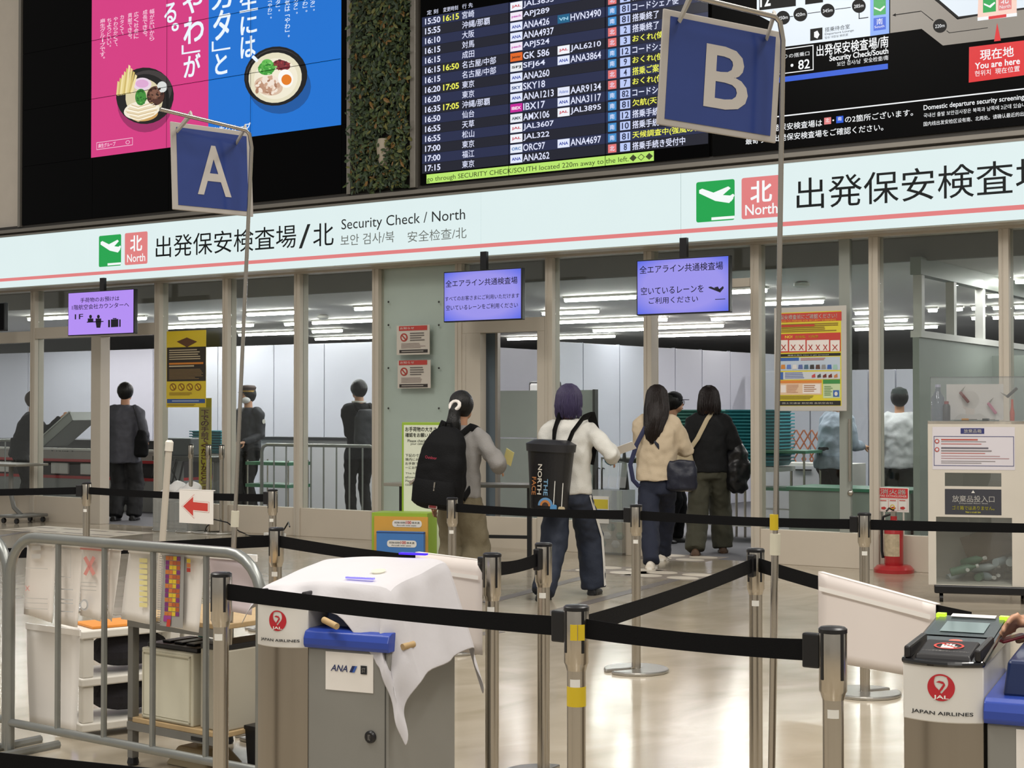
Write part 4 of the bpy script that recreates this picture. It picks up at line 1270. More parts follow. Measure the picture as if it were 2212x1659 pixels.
def pole_sign(letter, label, top, bot, tl, tr, br, bl, depth_l, depth_r, lt):
    """Board corners and pole ends in photo pixels with their distances from the camera."""
    A, B = dp(*top), dp(*bot)
    B = A + (B - A) * (A.z / (A.z - B.z))
    t = thing('queue_sign', label, 'sign', at((B.x, B.y, 0)))
    def L(p): return p - Vector((B.x, B.y, 0))
    a, b = L(A), L(B)
    TL, TR, BR_, BL_ = L(dp(*tl, depth_l)), L(dp(*tr, depth_r)), L(dp(*br, depth_r)), L(dp(*bl, depth_l))
    ux = (TR - TL).normalized(); uz = (TL - BL_).normalized(); nn = ux.cross(uz).normalized()
    if nn.y > 0: nn = -nn
    arm_end = a + (TL - TR).normalized() * ((TR - TL).length * 1.12)
    arm_end.z += .012
    MB().tube([b, b.lerp(a, .4)], .0105, 10).build('lower_pole', STEEL, t, smooth=True)
    MB().tube([b.lerp(a, .4), b.lerp(a, .975), a + (a - b).normalized() * -.012 + ux * -.012, a - ux * .03, arm_end], .0075, 10).build('upper_pole', STEEL, t, smooth=True)
    c0 = b.lerp(a, .39)
    MB().tube([c0, c0 + (a - b).normalized() * .06], .015, 10).build('pole_collar', mat('collar_white', '#cdc8b4', 0.5), t, smooth=True)
    MB().lathe([(.15, 0), (.15, .012), (.03, .02), (.018, .05), (0, .05)], 24, (b.x, b.y, 0)).build('foot_plate', CHROME, t, smooth=True)
    w = (TR - TL).length; h = (TL - BL_).length
    M = Matrix((list(ux) + [0], list(-nn) + [0], list(uz) + [0], [0, 0, 0, 1])).transposed()
    M.translation = BL_
    bo = MB().box(0, 0, 0, w, .008, h).build('board', GREYP, t, M=M, bevel=.002)
    MB().box(.022, -.0015, .018, w - .022, 0, h - .018).build('blue_face', BLUE, bo)
    text(letter, (lt[0] * w, lt[1] * h, lt[2] * w, lt[3] * h), mat('letter_grey', '#b5afa8', 0.4), bo, -.003, .012)
    for f in (.12, .86):
        p = TL.lerp(TR, f); q = a - ux * .03; s = (p - arm_end).dot(q - arm_end) / (q - arm_end).length_squared
        hp = arm_end + (q - arm_end) * max(0, min(1, s))
        MB().tube([hp + Vector((0, 0, .012)), p - uz * .03 + nn * .006], [.014, .010], 6, flat=[(1, .35)] * 2).build('hanging_clip', mat('clip_grey', '#9b968e', 0.4), t)


pole_sign('A', 'blue queue sign with letter A on a leaning steel pole', (545, 284, 5.75), (505, 1180, 5.75), (357, 262), (531, 297), (531, 483), (374, 452), 5.62, 5.86, (.30, .20, .72, .78))
pole_sign('B', 'blue queue sign with letter B on a steel pole', (1692, 40, 4.35), (1667, 1659, 4.35), (1434, 18), (1689, 70), (1676, 306), (1420, 268), 4.25, 4.43, (.36, .22, .73, .77))
# tape marks on sign pole B
bz = dp(1672, 1128, 4.35)
o = MB().lathe([(.0122, -.022), (.0122, .022)], 12, bz).build('tape_ring', YEL); tag(o, 'yellow tape ring on the pole of sign B', 'tape')
# bare white pole
p0 = dp(350, 1180, 7.4); p1 = dp(366, 955, 7.4); p0 = p1 + (p0 - p1) * (p1.z / (p1.z - p0.z))
t = thing('bare_pole', 'bare white pole with rounded cap leaning slightly before the glass', 'pole', at((p0.x, p0.y, 0)))
d = p1 - p0
MB().tube([(0, 0, 0), d], .016, 12).build('pole', mat('pole_white', '#bdb5a8', 0.4), t, smooth=True)
MB().tube([d * .965, d * 1.0, d * 1.008], [.02, .02, .012], 12).build('cap', mat('cap_white', '#dcd7cc', 0.4), t, smooth=True)
MB().lathe([(.14, 0), (.14, .012), (.02, .02)], 20).build('foot_plate', CHROME, t)

# ================================================================ boarding gates in front
KYAW = -radians(24.5)
WENA = mat('enamel_white', '#d9d6d0', 0.3); NAVYP = mat('navy_plastic', '#16264e', 0.3); BLUEP = mat('blue_plastic', '#2b449c', 0.28)
GREYB = mat('kiosk_grey', '#8a8984', 0.4, metal=.25, var=.04); LOGOR = ink('#b8202c'); TXK = ink('#1e2024')


def jal_gate(P0, label):
    M = at((P0.x, P0.y, 0), KYAW)
    t = thing('boarding_gate', label, 'boarding gate', M, 'airline boarding gates')
    w, dpt, sg_ = .094, .56, .030

    def fy(x): return sg_ * (x / w) ** 2                       # curved front
    def outline(k=1.0, e=0.0):
        n = 12
        p = [(-w * k + 2 * w * k * i / n, fy(-w * k + 2 * w * k * i / n) - e) for i in range(n + 1)]
        return p + [(w * k, dpt), (-w * k, dpt)]
    MB().slab(outline(.985, -.003), 0, .64).build('steel_body', mat('body_steel', '#9c9489', 0.28, metal=.95, var=.08, scale=2, stretch=(10, 10, .2)), t, smooth=True)
    band = MB().slab(outline(), .64, .775).build('white_band', WENA, t, smooth=True, bevel=.003)
    o = outline(1.04, .006)
    zt = lambda y: .785 + .04 * max(0, y) / dpt
    m_ = MB(); n = len(o)
    m_.add([(x, y, .772) for x, y in o] + [(x, y, zt(y)) for x, y in o], [tuple(range(n - 1, -1, -1)), tuple(range(n, 2 * n))] + [(i, (i + 1) % n, (i + 1) % n + n, i + n) for i in range(n)])
    top = m_.build('black_top', mat('gloss_black', '#101012', 0.18, coat=.5), t, bevel=.006)

    def onb(p): return Vector((p.x, fy(p.x) - .0015 + p.y, p.z))
    cx, cz, r = .0, .724, .032
    m_ = MB()
    def ringseg(a0, a1, r0, r1, ox=0, oz=0, n=18):
        for i in range(n):
            a, b = a0 + (a1 - a0) * i / n, a0 + (a1 - a0) * (i + 1) / n
            f = i / n; g = (i + 1) / n
            ri0 = r0(f); ri1 = r0(g)
            q = [(cx + r1 * cos(a), cz + r1 * sin(a)), (cx + r1 * cos(b), cz + r1 * sin(b)), (cx + ox * g + ri1 * cos(b), cz + oz * g + ri1 * sin(b)), (cx + ox * f + ri0 * cos(a), cz + oz * f + ri0 * sin(a))]
            m_.poly([onb(Vector((x, 0, z))) for x, z in q])
    ringseg(radians(120), radians(300), lambda f: r * (.86 - .62 * sin(pi * min(1, f * .9))), r)      # left wing
    ringseg(radians(60), radians(-120), lambda f: r * (.86 - .55 * sin(pi * min(1, f * .9))), r)      # right wing
    ringseg(radians(120), radians(60), lambda f: r * .88, r)
    for q in ([(-.012, .012), (-.004, .016), (.006, .014), (.008, .008), (.003, .009), (-.003, .011)], [(.008, .012), (.010, .006), (.004, -.004), (-.003, -.012), (-.008, -.012), (-.002, -.003), (.004, .006)]):
        m_.poly([onb(Vector((cx + x, 0, cz + z))) for x, z in q])                                    # neck and beak
    m_.build('crane_emblem', LOGOR, t)
    text('JAL', (cx - .018, cz - .029, cx + .018, cz - .018), mat('emblem_white', '#efece6', 0.4), t, -.001, .02, M=onb)
    text('JAPAN AIRLINES', (-.072, .656, .072, .667), TXK, t, 0, .015, M=onb)

    def ont(p): return Vector((p.x, p.z, zt(p.z) + .0015 - p.y))
    def tq(x0, y0, x1, y1, m, name, e=.001):
        MB().poly([(x0, y0, zt(y0) + e), (x1, y0, zt(y0) + e), (x1, y1, zt(y1) + e), (x0, y1, zt(y1) + e)]).build(name, m, top)
    MB().add([(-.066, .03, zt(.03)), (.066, .03, zt(.03)), (.066, .20, zt(.2)), (-.066, .20, zt(.2)), (-.062, .035, zt(.03) + .010), (.062, .035, zt(.03) + .010), (.062, .195, zt(.2) + .010), (-.062, .195, zt(.2) + .010)],
             [(4, 5, 6, 7), (0, 1, 5, 4), (1, 2, 6, 5), (2, 3, 7, 6), (3, 0, 4, 7)]).build('reader_lid', mat('satin_black', '#1b191b', 0.4), top, bevel=.004)
    for s in (-1, 1):
        MB().box(s * .082 - .008, .02, zt(.02), s * .082 + .008, .26, zt(.2) + .016).build('side_guide', mat('satin_black', '#1b191b', 0.4), top, bevel=.005)
    def disc(cx_, cy_, r0, r1, m, e, name, n=24):
        mm = MB()
        for i in range(n):
            a, b = 2 * pi * i / n, 2 * pi * (i + 1) / n
            q = [(cx_ + r1 * cos(a), cy_ + r1 * sin(a)), (cx_ + r1 * cos(b), cy_ + r1 * sin(b)), (cx_ + r0 * cos(b), cy_ + r0 * sin(b)), (cx_ + r0 * cos(a), cy_ + r0 * sin(a))]
            mm.poly([(x, y, zt(y) + e) for x, y in q])
        mm.build(name, m, top)
    RED = ink('#c23a30')
    disc(0, .125, .030, .036, RED, .012, 'warning_ring')
    mm = MB()
    for x, y0, y1 in ((-.014, .105, .14), (-.006, .105, .146), (.002, .105, .147), (.010, .105, .142)):
        mm.poly([(x - .003, y0, zt(y0) + .012), (x + .003, y0, zt(y0) + .012), (x + .003, y1, zt(y1) + .012), (x - .003, y1, zt(y1) + .012)])
    mm.poly([(-.017, .10, zt(.1) + .012), (.013, .10, zt(.1) + .012), (.022, .122, zt(.12) + .012), (.013, .118, zt(.12) + .012), (-.017, .12, zt(.12) + .012)])
    mm.build('hand_symbol', mat('emblem_white', '#efece6', 0.4), top)
    MB().poly([(x, y, zt(y) + .0125) for x, y in ((-.024, .146), (-.02, .15), (.024, .104), (.02, .10))]).build('warning_bar', RED, top)
    text('ここに手を置かないでください', (-.055, .062, .055, .074), mat('print_grey', '#8e8a86', 0.5), top, 0, M=lambda p: Vector((p.x, p.z, zt(p.z) + .0115)))
    disc(0, .232, 0, .017, ink('#d86a5c'), .002, 'round_sticker')
    tq(-.085, .29, .085, .53, mat('reader_panel', '#3c4648', 0.2), 'reader_panel', .002)
    tq(-.055, .33, .055, .46, mat('reader_glass', '#71807f', 0.08), 'reader_window', .004)
    tq(-.055, .515, .06, .555, WLAB, 'paper_strip', .006)
    for s in (-1, 1):
        MB().box(s * .082 - .012, .52, zt(.52), s * .082 + .012, .55, zt(.55) + .008).build('status_light', lit('#c9ee3a', 1.2), top)
    return t


jal_gate(gp(2033, 1562, .64), 'stainless boarding gate with white band and crane emblem, black top uncovered')
jal_gate(gp(599, 1399, .64), 'stainless boarding gate with crane emblem beside the sheet covered reader')


def ana_gate(P0, label, covered):
    M = at((P0.x, P0.y, 0), KYAW)
    t = thing('ticket_reader', label, 'ticket reader', M, 'grey and blue ticket readers')
    w, d_ = .289, .45
    lo = 0 if covered else .045
    MB().box(0, 0, 0, w, d_, .645).build('body', GREYB, t, bevel=.006)
    MB().box(w - .014, -.002, 0, w - .011, .004, .645).build('door_gap', mat('gap_dark', '#4b4a46', 0.6), t)
    m_ = MB(); prof = [(-.012, .645), (-.018, .655), (-.018, .675), (-.008, .695), (.01, .703)]
    pts = [[(x, y, z) for y, z in prof] for x in (-.006, w + .006)]
    k = len(prof)
    m_.add(pts[0] + pts[1] + [(-.006, d_, .645), (-.006, d_, .703), (w + .006, d_, .645), (w + .006, d_, .703)],
           [(i, i + k, i + k + 1, i + 1) for i in range(k - 1)] + [tuple(range(k)) + (2 * k + 1, 2 * k), tuple(range(2 * k - 1, k - 1, -1)) + (2 * k + 2, 2 * k + 3), (k - 1, 2 * k - 1, 2 * k + 3, 2 * k + 1), (2 * k, 2 * k + 2, k, 0)])
    m_.build('blue_rim', BLUEP, t, bevel=.003)
    co = MB().add([(.03, .05, .70), (w - .03, .05, .70), (w - .03, d_ - .02, .70), (.03, d_ - .02, .70), (.04, .07, .83 - lo), (w - .04, .07, .83 - lo), (w - .04, d_ - .03, .885 - 2.2 * lo), (.04, d_ - .03, .885 - 2.2 * lo)],
                  [(3, 2, 1, 0), (4, 5, 6, 7), (0, 1, 5, 4), (1, 2, 6, 5), (2, 3, 7, 6), (3, 0, 4, 7)]).build('console', NAVYP, t, bevel=.008)
    pz = MB().box(.066, -.0025, .518, .235, 0, .636).build('paper_notice', PAPER, t)
    text('ANA', (.085, .577, .145, .597), ink('#1d2a5e'), pz, -.0045, .012, M=lambda p: Vector((p.x + (p.z - .577) * .3, p.y, p.z)))
    for x, m in ((.152, ink('#1d2a5e')), (.160, ink('#3c62b4'))):
        MB().poly([(x, -.0045, .577), (x + .010, -.0045, .577), (x + .020, -.0045, .597), (x + .010, -.0045, .597)]).build('slanted_bar', m, pz)
    MB().poly([(.192, -.0045, .574), (.214, -.0045, .574), (.214, -.0045, .6), (.192, -.0045, .6)]).build('dark_emblem', TXK, pz)
    text('ST', (.197, .580, .209, .593), mat('print_grey', '#8e8a86', 0.5), pz, -.006)
    MB().lathe([(.019, 0), (.019, .006), (.014, .010), (0, .010)], 18).build('lock', BLKP, t, M=Matrix.Translation((.226, 0, .385)) @ Matrix.Rotation(pi / 2, 4, 'X'), smooth=True)
    text('012', (.222, .376, .230, .394), mat('print_grey', '#8e8a86', 0.5), t, -.0125)
    return t, M


_, KM = ana_gate(gp(665, 1397, .645), 'grey ticket reader with paper notice, its head under a white sheet', True)
ana_gate(gp(2132, 1561, .645), 'grey and blue ticket reader cut by the right picture edge', False)
# white sheet thrown over the left reader
w, d_ = .289, .45
rnd = random.Random(5)
xs = [-.315 + .285 * i / 8 for i in range(8)] + [-.03 + (w + .06) * i / 8 for i in range(9)] + [w + .03 + .28 * i / 9 for i in range(1, 10)]
ys = [-.17 + .17 * i / 6 for i in range(6)] + [.0 + .46 * i / 9 for i in range(10)] + [.46 + .18 * i / 5 for i in range(1, 6)]
x0, x1, y0, y1 = .024, w - .024, .050, .44
vs = []
for yy in ys:
    for xx in xs:
        X = min(max(xx, x0), x1); Y = min(max(yy, y0), y1)
        Z = .846 + .055 * (Y - y0) / (y1 - y0)
        el = max(0, x0 - xx); er = max(0, xx - x1); ef = max(0, y0 - yy); eb = max(0, yy - y1)
        X -= el * .82; Z -= el * .07 + max(0, el - .27) * 1.2
        X += er * .30 + .014 * sin(yy * 34) * min(1, er * 12); Z -= er * .86 * (1 if er < .32 else 1)
        tail = .45 + .75 * max(0, min(1, (xx - .10) / .16)) if xx < w else 1.0
        Y -= ef * .22 + .010 * sin(xx * 40) * min(1, ef * 10); Z -= ef * .9 * tail * (1 - .5 * min(1, el * 6))
        Y += eb * .3; Z -= eb * .9
        if er > 0 and ef > 0:
            Y -= .02; X -= .02
        vs.append((X, Y, Z + .002 * sin(17 * xx + 23 * yy)))
n = len(xs)
fs = [(j * n + i, j * n + i + 1, (j + 1) * n + i + 1, (j + 1) * n + i) for j in range(len(ys) - 1) for i in range(n - 1)]
o = MB().add(vs, fs).build('dust_sheet', mat('sheet_white', '#c6c3c6', 0.7, var=.03, bump=.15, bscale=25), M=KM, smooth=True)
so = o.modifiers.new('thick', 'SOLIDIFY'); so.thickness = .002
sb = o.modifiers.new('soft', 'SUBSURF'); sb.levels = 1; sb.render_levels = 1
tag(o, 'white sheet draped over the ticket reader with glow patches laid on it', 'sheet')
for q, nm, m, lab in (((.10, .405, .20, .425, .903), 'painted_glow_strip', lit('#3a1cf0', 2.0), 'deep blue glow patch laid on the back of the draped sheet for light shining through'), ((.09, .075, .19, .088, .855), 'painted_glow_strip', lit('#8f86f6', 1.3), 'pale violet glow patch laid on the front of the draped sheet for light shining through')):  # emissive patches on top of the sheet stand in for light shining through it
    p = MB().box(q[0], q[1], -.003, q[2], q[3], .003).build(nm, m, M=KM @ Matrix.Translation((0, 0, q[4] + .002)), bevel=.0005); tag(p, lab, 'glow patch')
p = MB().lathe([(0, 0), (.024, 0), (.024, .002), (0, .002)], 20).build('painted_glow_disc', lit('#f6eed2', 1.1), M=KM @ Matrix.Translation((.15, .18, .870)) @ Matrix.Rotation(.15, 4, 'X')); tag(p, 'round warm glow patch laid on the middle of the draped sheet for light shining through', 'glow patch')  # emissive disc on the sheet in place of light coming through
for a, b, lab in (((.07, -.02, .735), (.135, -.05, .722), 'cork coloured roll end sticking out under the front of the sheet'), ((w + .03, .03, .66), (w + .045, .075, .664), 'cork coloured roll end sticking out under the right of the sheet')):
    r = MB().tube([a, b], .010, 12).build('paper_roll', mat('cork', '#b09468', 0.7), M=KM, smooth=True); tag(r, lab, 'roll')

# ================================================================ things along the glazed front
# ---- disposal box on its black dolly with acrylic display on top
DBY = -radians(15)
p0 = gp(2006, 1300)
DM = at((p0.x, p0.y, 0), DBY)
W_, D_ = .69, .46
t = thing('disposal_box', 'tall white disposal box with notice and black label on a black dolly', 'box', DM)
WB = mat('box_white', '#c9c2b6', 0.45)
dol = MB().box(.04, -.02, .065, W_ + .04, D_, .125).build('dolly', BLKP, t, bevel=.01)
for x in (.09, W_ - .02):
    for y in (.04, D_ - .06):
        MB().tube([(x - .012, y, .03), (x + .012, y, .03)], .03, 12).build('caster', BLKP, dol)
f = planepx(DM, 0.0)
zt = f(2006, 910)[1]; wb0, wb1 = f(2022, 1113)[0], f(2186, 1113)[0]; wz0, wz1 = f(2022, 1262)[1], f(2022, 1116)[1]
sz0, sz1 = f(2041, 1050)[1], f(2041, 1021)[1]; s0, s1 = f(2041, 1030)[0], f(2163, 1030)[0]
for q in ((0, .125, wb0, zt), (wb1, .125, W_, zt), (wb0, .125, wb1, wz0), (wb0, wz1, wb1, sz0), (wb0, sz1, wb1, zt), (wb0, sz0, s0, sz1), (s1, sz0, wb1, sz1)):
    MB().box(q[0], 0, q[1], q[2], .02, q[3]).build('front_frame', WB, t)
MB().box(0, .02, .125, .02, D_, zt).build('side_panel', WB, t); MB().box(W_ - .02, .02, .125, W_, D_, zt).build('side_panel', WB, t)
MB().box(0, D_ - .02, .125, W_, D_, zt).build('back_panel', WB, t); MB().box(0, 0, zt - .02, W_, .05, zt).build('top_rail', WB, t); MB().box(0, D_ - .05, zt - .02, W_, D_, zt).build('top_rail', WB, t); MB().box(.02, .05, zt - .012, W_ - .02, D_ - .05, zt - .004).build('top_pane', glassy('clear_top', gloss=.03), t); MB().box(.02, .02, .125, W_ - .02, D_ - .02, .14).build('bottom_panel', WB, t)
ACR = glassy('acrylic', tint=(0.86, 0.88, 0.88), gloss=0.05, haze=.03)
MB().box(wb0, .006, wz0, wb1, .012, wz1).build('window_pane', ACR, t); MB().box(s0, .006, sz0, s1, .012, sz1).build('slot_pane', ACR, t)
P = Pane(t, 0, 0, dense=True, pf=f)
P.bar(2014, 922, 1014, 2192, ink('#cfcad0'), 1, 'notice'); P.bar(2075, 925, 937, 2126, ink('#2a2f6a'), 2); P.text('放棄品箱', 2082, 927, 935, 2120, WENA, 3, .02)
P.ring(2017, 942, 1006, 2190, ink('#3a4070'), 2, t=.004)
for k, (y, x1, c) in enumerate([(948, 2112, '#b05a50'), (953, 2130, '#8a8486'), (958, 2120, '#b05a50'), (966, 2135, '#5a5660'), (972, 2142, '#8a8486'), (978, 2128, '#b05a50'), (984, 2160, '#a8868a'), (989, 2180, '#a8868a'), (995, 2150, '#8a8486'), (999, 2120, '#8a8486')]):
    P.bar(2033, y, y + (3.2 if k in (0, 3, 4) else 1.6), x1, ink(c), 2)
for y in (948, 966): P.oval(2019, y, 2029, y + 10, ink('#b0443c'), 3); P.oval(2021, y + 2, 2027, y + 8, ink('#cfcad0'), 4)
P.bar(2041, 1056, 1111, 2163, ink('#33343c'), 1, 'black_label'); P.text('放棄品投入口', 2057, 1070, 1084, 2148, WENA, 2, .01); P.text('Disposal Item Slot', 2072, 1085.5, 1089, 2134, ink('#b8b8b4'), 2)
P.text('ゴミ箱ではありません。', 2057, 1092, 1101, 2148, ink('#c9c22e'), 2, .01); P.text('Not a trash bin', 2086, 1104, 1108, 2118, ink('#c9c22e'), 2); P.poly([(2102, 1059), (2106, 1065), (2098, 1065)], WENA, 2)
P.flush()
rnd = random.Random(11)
bot = [('#5d7a62', .42), ('#9aa5a8', .30), ('#6e5a4a', .45), ('#b9c0c0', .3), ('#74705c', .5)]
for k in range(14):
    x = .17 + .45 * rnd.random(); y = .10 + .26 * rnd.random(); z = .17 + .06 * (k // 5)
    b_ = thing('discarded_bottle', 'discarded plastic bottle in the heap inside the disposal box', 'bottle', DM @ Matrix.Translation((x, y, z)) @ Matrix.Rotation(rnd.uniform(-1.5, 1.5), 4, 'Z') @ Matrix.Rotation(pi / 2 + rnd.uniform(-.3, .3), 4, 'Y'), 'discarded bottles in the disposal box')
    c, r_ = bot[k % 5]
    MB().lathe([(.028, -.09), (.030, -.085), (.030, .04), (.012, .08), (.012, .095)], 10).build('body', mat('bottle%d' % (k % 5), c, r_), b_, smooth=True)
    MB().lathe([(.014, .095), (.014, .115), (0, .115)], 8).build('cap', WENA, b_)
c_ = MB().box(-.17, -.01, -.11, .17, .01, .11).build('cardboard_piece', mat('cardboard', '#6d5b49', 0.8), M=DM @ Matrix.Translation((.42, .26, .40)) @ Matrix.Rotation(-.35, 4, 'Y')); tag(c_, 'brown cardboard piece leaning on the bottles in the disposal box', 'cardboard')
# acrylic case and its samples
zc = zt; zc1 = f(2006, 815)[1]
ac = thing('acrylic_case', 'clear acrylic display case of forbidden items on the disposal box', 'display case', DM @ Matrix.Translation((0, 0, zc)))
h_ = zc1 - zc
ACC = glassy('acrylic_clear', tint=(0.93, 0.94, 0.95), gloss=0.06, haze=.06)
MB().box(.02, .03, 0, .024, .42, h_).build('pane', ACC, ac); MB().box(.72, .03, 0, .724, .42, h_).build('pane', ACC, ac); MB().box(.02, .03, 0, .724, .034, h_).build('pane', ACC, ac); MB().box(.02, .03, h_, .724, .42, h_ + .004).build('pane', ACC, ac)
cx0, cz0 = f(2046, 905); cx1, cz1 = f(2172, 828)
MB().box(cx0, .30, .01, cx1, .305, cz1 - zc).build('backing_card', mat('card_white', '#d8d2cb', 0.6), ac)
fc = planepx(DM, .28)
for x, y, a, L, c, nm, lab in ((2083, 858, .9, .10, '#7a2a26', 'pocket_knife', 'red folding pocket knife on the white card'), (2143, 882, .95, .10, '#c0708a', 'box_cutter', 'pink cutter on the white card'), (2186, 848, -.75, .10, '#3a3634', 'folding_knife', 'dark folding knife beside the white card')):
    q = fc(x, y)
    k_ = thing(nm, lab, 'knife', DM @ Matrix.Translation((q[0], .28, q[1])) @ Matrix.Rotation(a, 4, 'Y'))
    MB().box(-L / 2, -.006, -.011, L / 2, .006, .011).build('handle', mat('h' + nm, c, 0.4), k_, bevel=.005)
    MB().add([(-L / 2, -.002, -.006), (-L / 2 - .01, -.002, .06), (-L / 2 + .012, -.002, .01), (-L / 2, .002, -.006), (-L / 2 - .01, .002, .06), (-L / 2 + .012, .002, .01)], [(0, 1, 2), (5, 4, 3), (0, 3, 4, 1), (1, 4, 5, 2), (2, 5, 3, 0)]).build('blade', STEEL, k_)
q = fc(2186, 885); k_ = thing('lighter', 'orange red lighter bottle standing in the acrylic case', 'lighter', DM @ Matrix.Translation((q[0], .25, zc)))
MB().lathe([(.016, .002), (.018, .06), (.010, .10), (.008, .16)], 10).build('body', mat('orange_red', '#c4523a', 0.35), k_, smooth=True)
q = fc(2044, 885); k_ = thing('spray_can', 'small black spray can with red cap in the acrylic case', 'can', DM @ Matrix.Translation((q[0], .18, zc)))
MB().lathe([(.028, .002), (.028, .11), (.02, .125)], 14).build('body', mat('can_black', '#2c2c34', 0.35), k_, smooth=True); MB().lathe([(.017, .125), (.017, .145), (0, .148)], 10).build('cap', mat('can_red', '#8a2a30', 0.4), k_, smooth=True)
q = fc(2026, 880); k_ = thing('clear_bottle', 'clear violet tinted bottle at the left of the acrylic case', 'bottle', DM @ Matrix.Translation((q[0], .22, zc)))
MB().lathe([(.045, .002), (.048, .02), (.048, .17), (.02, .22), (.018, .25)], 16).build('body', glassy('violet_plastic', tint=(.72, .74, .86), gloss=.08), k_, smooth=True); MB().lathe([(.02, .25), (.02, .27), (0, .27)], 10).build('cap', mat('cap_violet', '#b8b8cc', 0.4), k_)
for a, b, c, lab in ((2076, 2100, '#c98a2e', 'orange handled screwdriver lying in the acrylic case'), (2120, 2138, '#2e2e30', 'black screwdriver lying in the acrylic case')):
    A, B = fc(a, 904), fc(b, 904)
    k_ = thing('screwdriver', lab, 'screwdriver', DM @ Matrix.Translation((A[0], .12, zc + .012)))
    MB().tube([(0, 0, 0), (.05, 0, 0)], [.008, .009], 8).build('handle', mat('sd' + c, c, .4), k_); MB().tube([(.05, 0, 0), (B[0] - A[0] + .03, 0, 0)], .003, 6).build('shaft', STEEL, k_)

# ---- fire extinguisher with its sign stand
pe = gp(1931, 1236)
EM = at(pe, -TH)
RED = mat('extinguisher_red', '#a81f24', 0.3, coat=.4)
t = thing('fire_extinguisher', 'red fire extinguisher with black hose on a round red stand', 'fire extinguisher', EM)
MB().lathe([(.17, 0), (.17, .03), (.14, .06), (.11, .065)], 24).build('stand', RED, t, smooth=True)
MB().lathe([(.075, .06), (.08, .075), (.08, .36), (.055, .42), (.028, .45), (.028, .48)], 20).build('cylinder', RED, t, smooth=True)
m_ = MB()
for i in range(8):
    a, b = -2.6 + 2.0 * i / 8, -2.6 + 2.0 * (i + 1) / 8
    m_.poly([(.081 * cos(a), .081 * sin(a), .14), (.081 * cos(b), .081 * sin(b), .14), (.081 * cos(b), .081 * sin(b), .33), (.081 * cos(a), .081 * sin(a), .33)])
m_.build('label', mat('ext_label', '#b9a98c', 0.5, var=.5, scale=30), t)
MB().box(-.02, -.02, .48, .02, .02, .52).build('valve', STEEL, t); MB().tube([(0, 0, .53), (-.02, -.06, .55), (-.02, -.12, .53)], .008, 6).build('lever', BLKP, t); MB().tube([(cos(a) * .018, -.03, .56 + sin(a) * .018) for a in [2 * pi * i / 10 for i in range(10)]], .004, 6, closed=True).build('safety_ring', YEL, t)
MB().tube([(-.02, 0, .5), (-.09, -.01, .47), (-.10, -.02, .35), (-.095, -.03, .18), (-.085, -.03, .12)], .012, 8).build('hose', BLKP, t, smooth=True)
SM = at(gp(1931, 1236) + Vector((.06, .10, 0)), -TH)
f2 = planepx(SM)
t = thing('extinguisher_sign', 'red and white fire extinguisher sign panel on two thin posts', 'sign', SM)
a0, z1 = f2(1897, 1052); a1, _ = f2(1963, 1052); z0 = f2(1897, 1105)[1]
for x in (a0 + .05, a1 - .05):
    MB().tube([(x, .01, 0), (x, .01, z0 + .02)], .008, 8).build('post', mat('post_white', '#c8c2b8', 0.4), t)
MB().box(a0 + .03, -.02, 0, a1 - .03, .10, .012).build('foot', mat('post_white', '#c8c2b8', 0.4), t)
MB().box(a0, 0, z0, a1, .008, z1).build('panel', WENA, t, bevel=.003)
P = Pane(t, 0, 0, dense=True, pf=f2)
P.bar(1899, 1054, 1075, 1961, ink('#c0262c'), 1); P.text('消火器', 1902, 1056, 1067, 1957, WENA, 2, .02); P.text('FIRE EXTINGUISHER', 1901, 1068.5, 1073, 1959, WENA, 2)
for k in range(3): P.ring(1899 + k * 20.5, 1077, 1103, 1919 + k * 20.5, ink('#d8a8a4'), 1, t=.003); P.oval(1903 + k * 20.5, 1094, 1915 + k * 20.5, 1101, ink('#b0302c'), 2, n=5); P.bar(1902 + k * 20.5, 1080, 1082, 1915 + k * 20.5, ink('#c05a54'), 2)
P.flush()

# ---- posters on the glass
def flat(name, x0, x1, yt, yb, n, label, m, cat='poster', th=.004, draw=None, frame=None, dense=True):
    u0, zt_ = wb(x0, yt, n); _, zb_ = wb(x0, yb, n); u1, _ = wb(x1, yt, n)
    t = thing(name, label, cat, wat(u0, n, zb_))
    MB().box(0, 0, 0, u1 - u0, th, zt_ - zb_).build('sheet', m, t)
    if frame:
        e, fm = frame
        MB().box(-e, .001, -e, u1 - u0 + e, th + .012, zt_ - zb_ + e).build('frame', fm, t, bevel=.003)
    P = Pane(t, u0, n, zb_, dense=dense)
    if draw: draw(P)
    P.flush()
    return t


def noise_lines(P, x0, x1, y0, y1, n, c, fill=.9, seed=1, lay=3, h=.45):
    r = random.Random(seed); s = (y1 - y0) / n
    for k in range(n):
        y = y0 + k * s
        P.bar(x0, y, y + s * h, x0 + (x1 - x0) * r.uniform(fill - .25, fill), ink(c), lay)


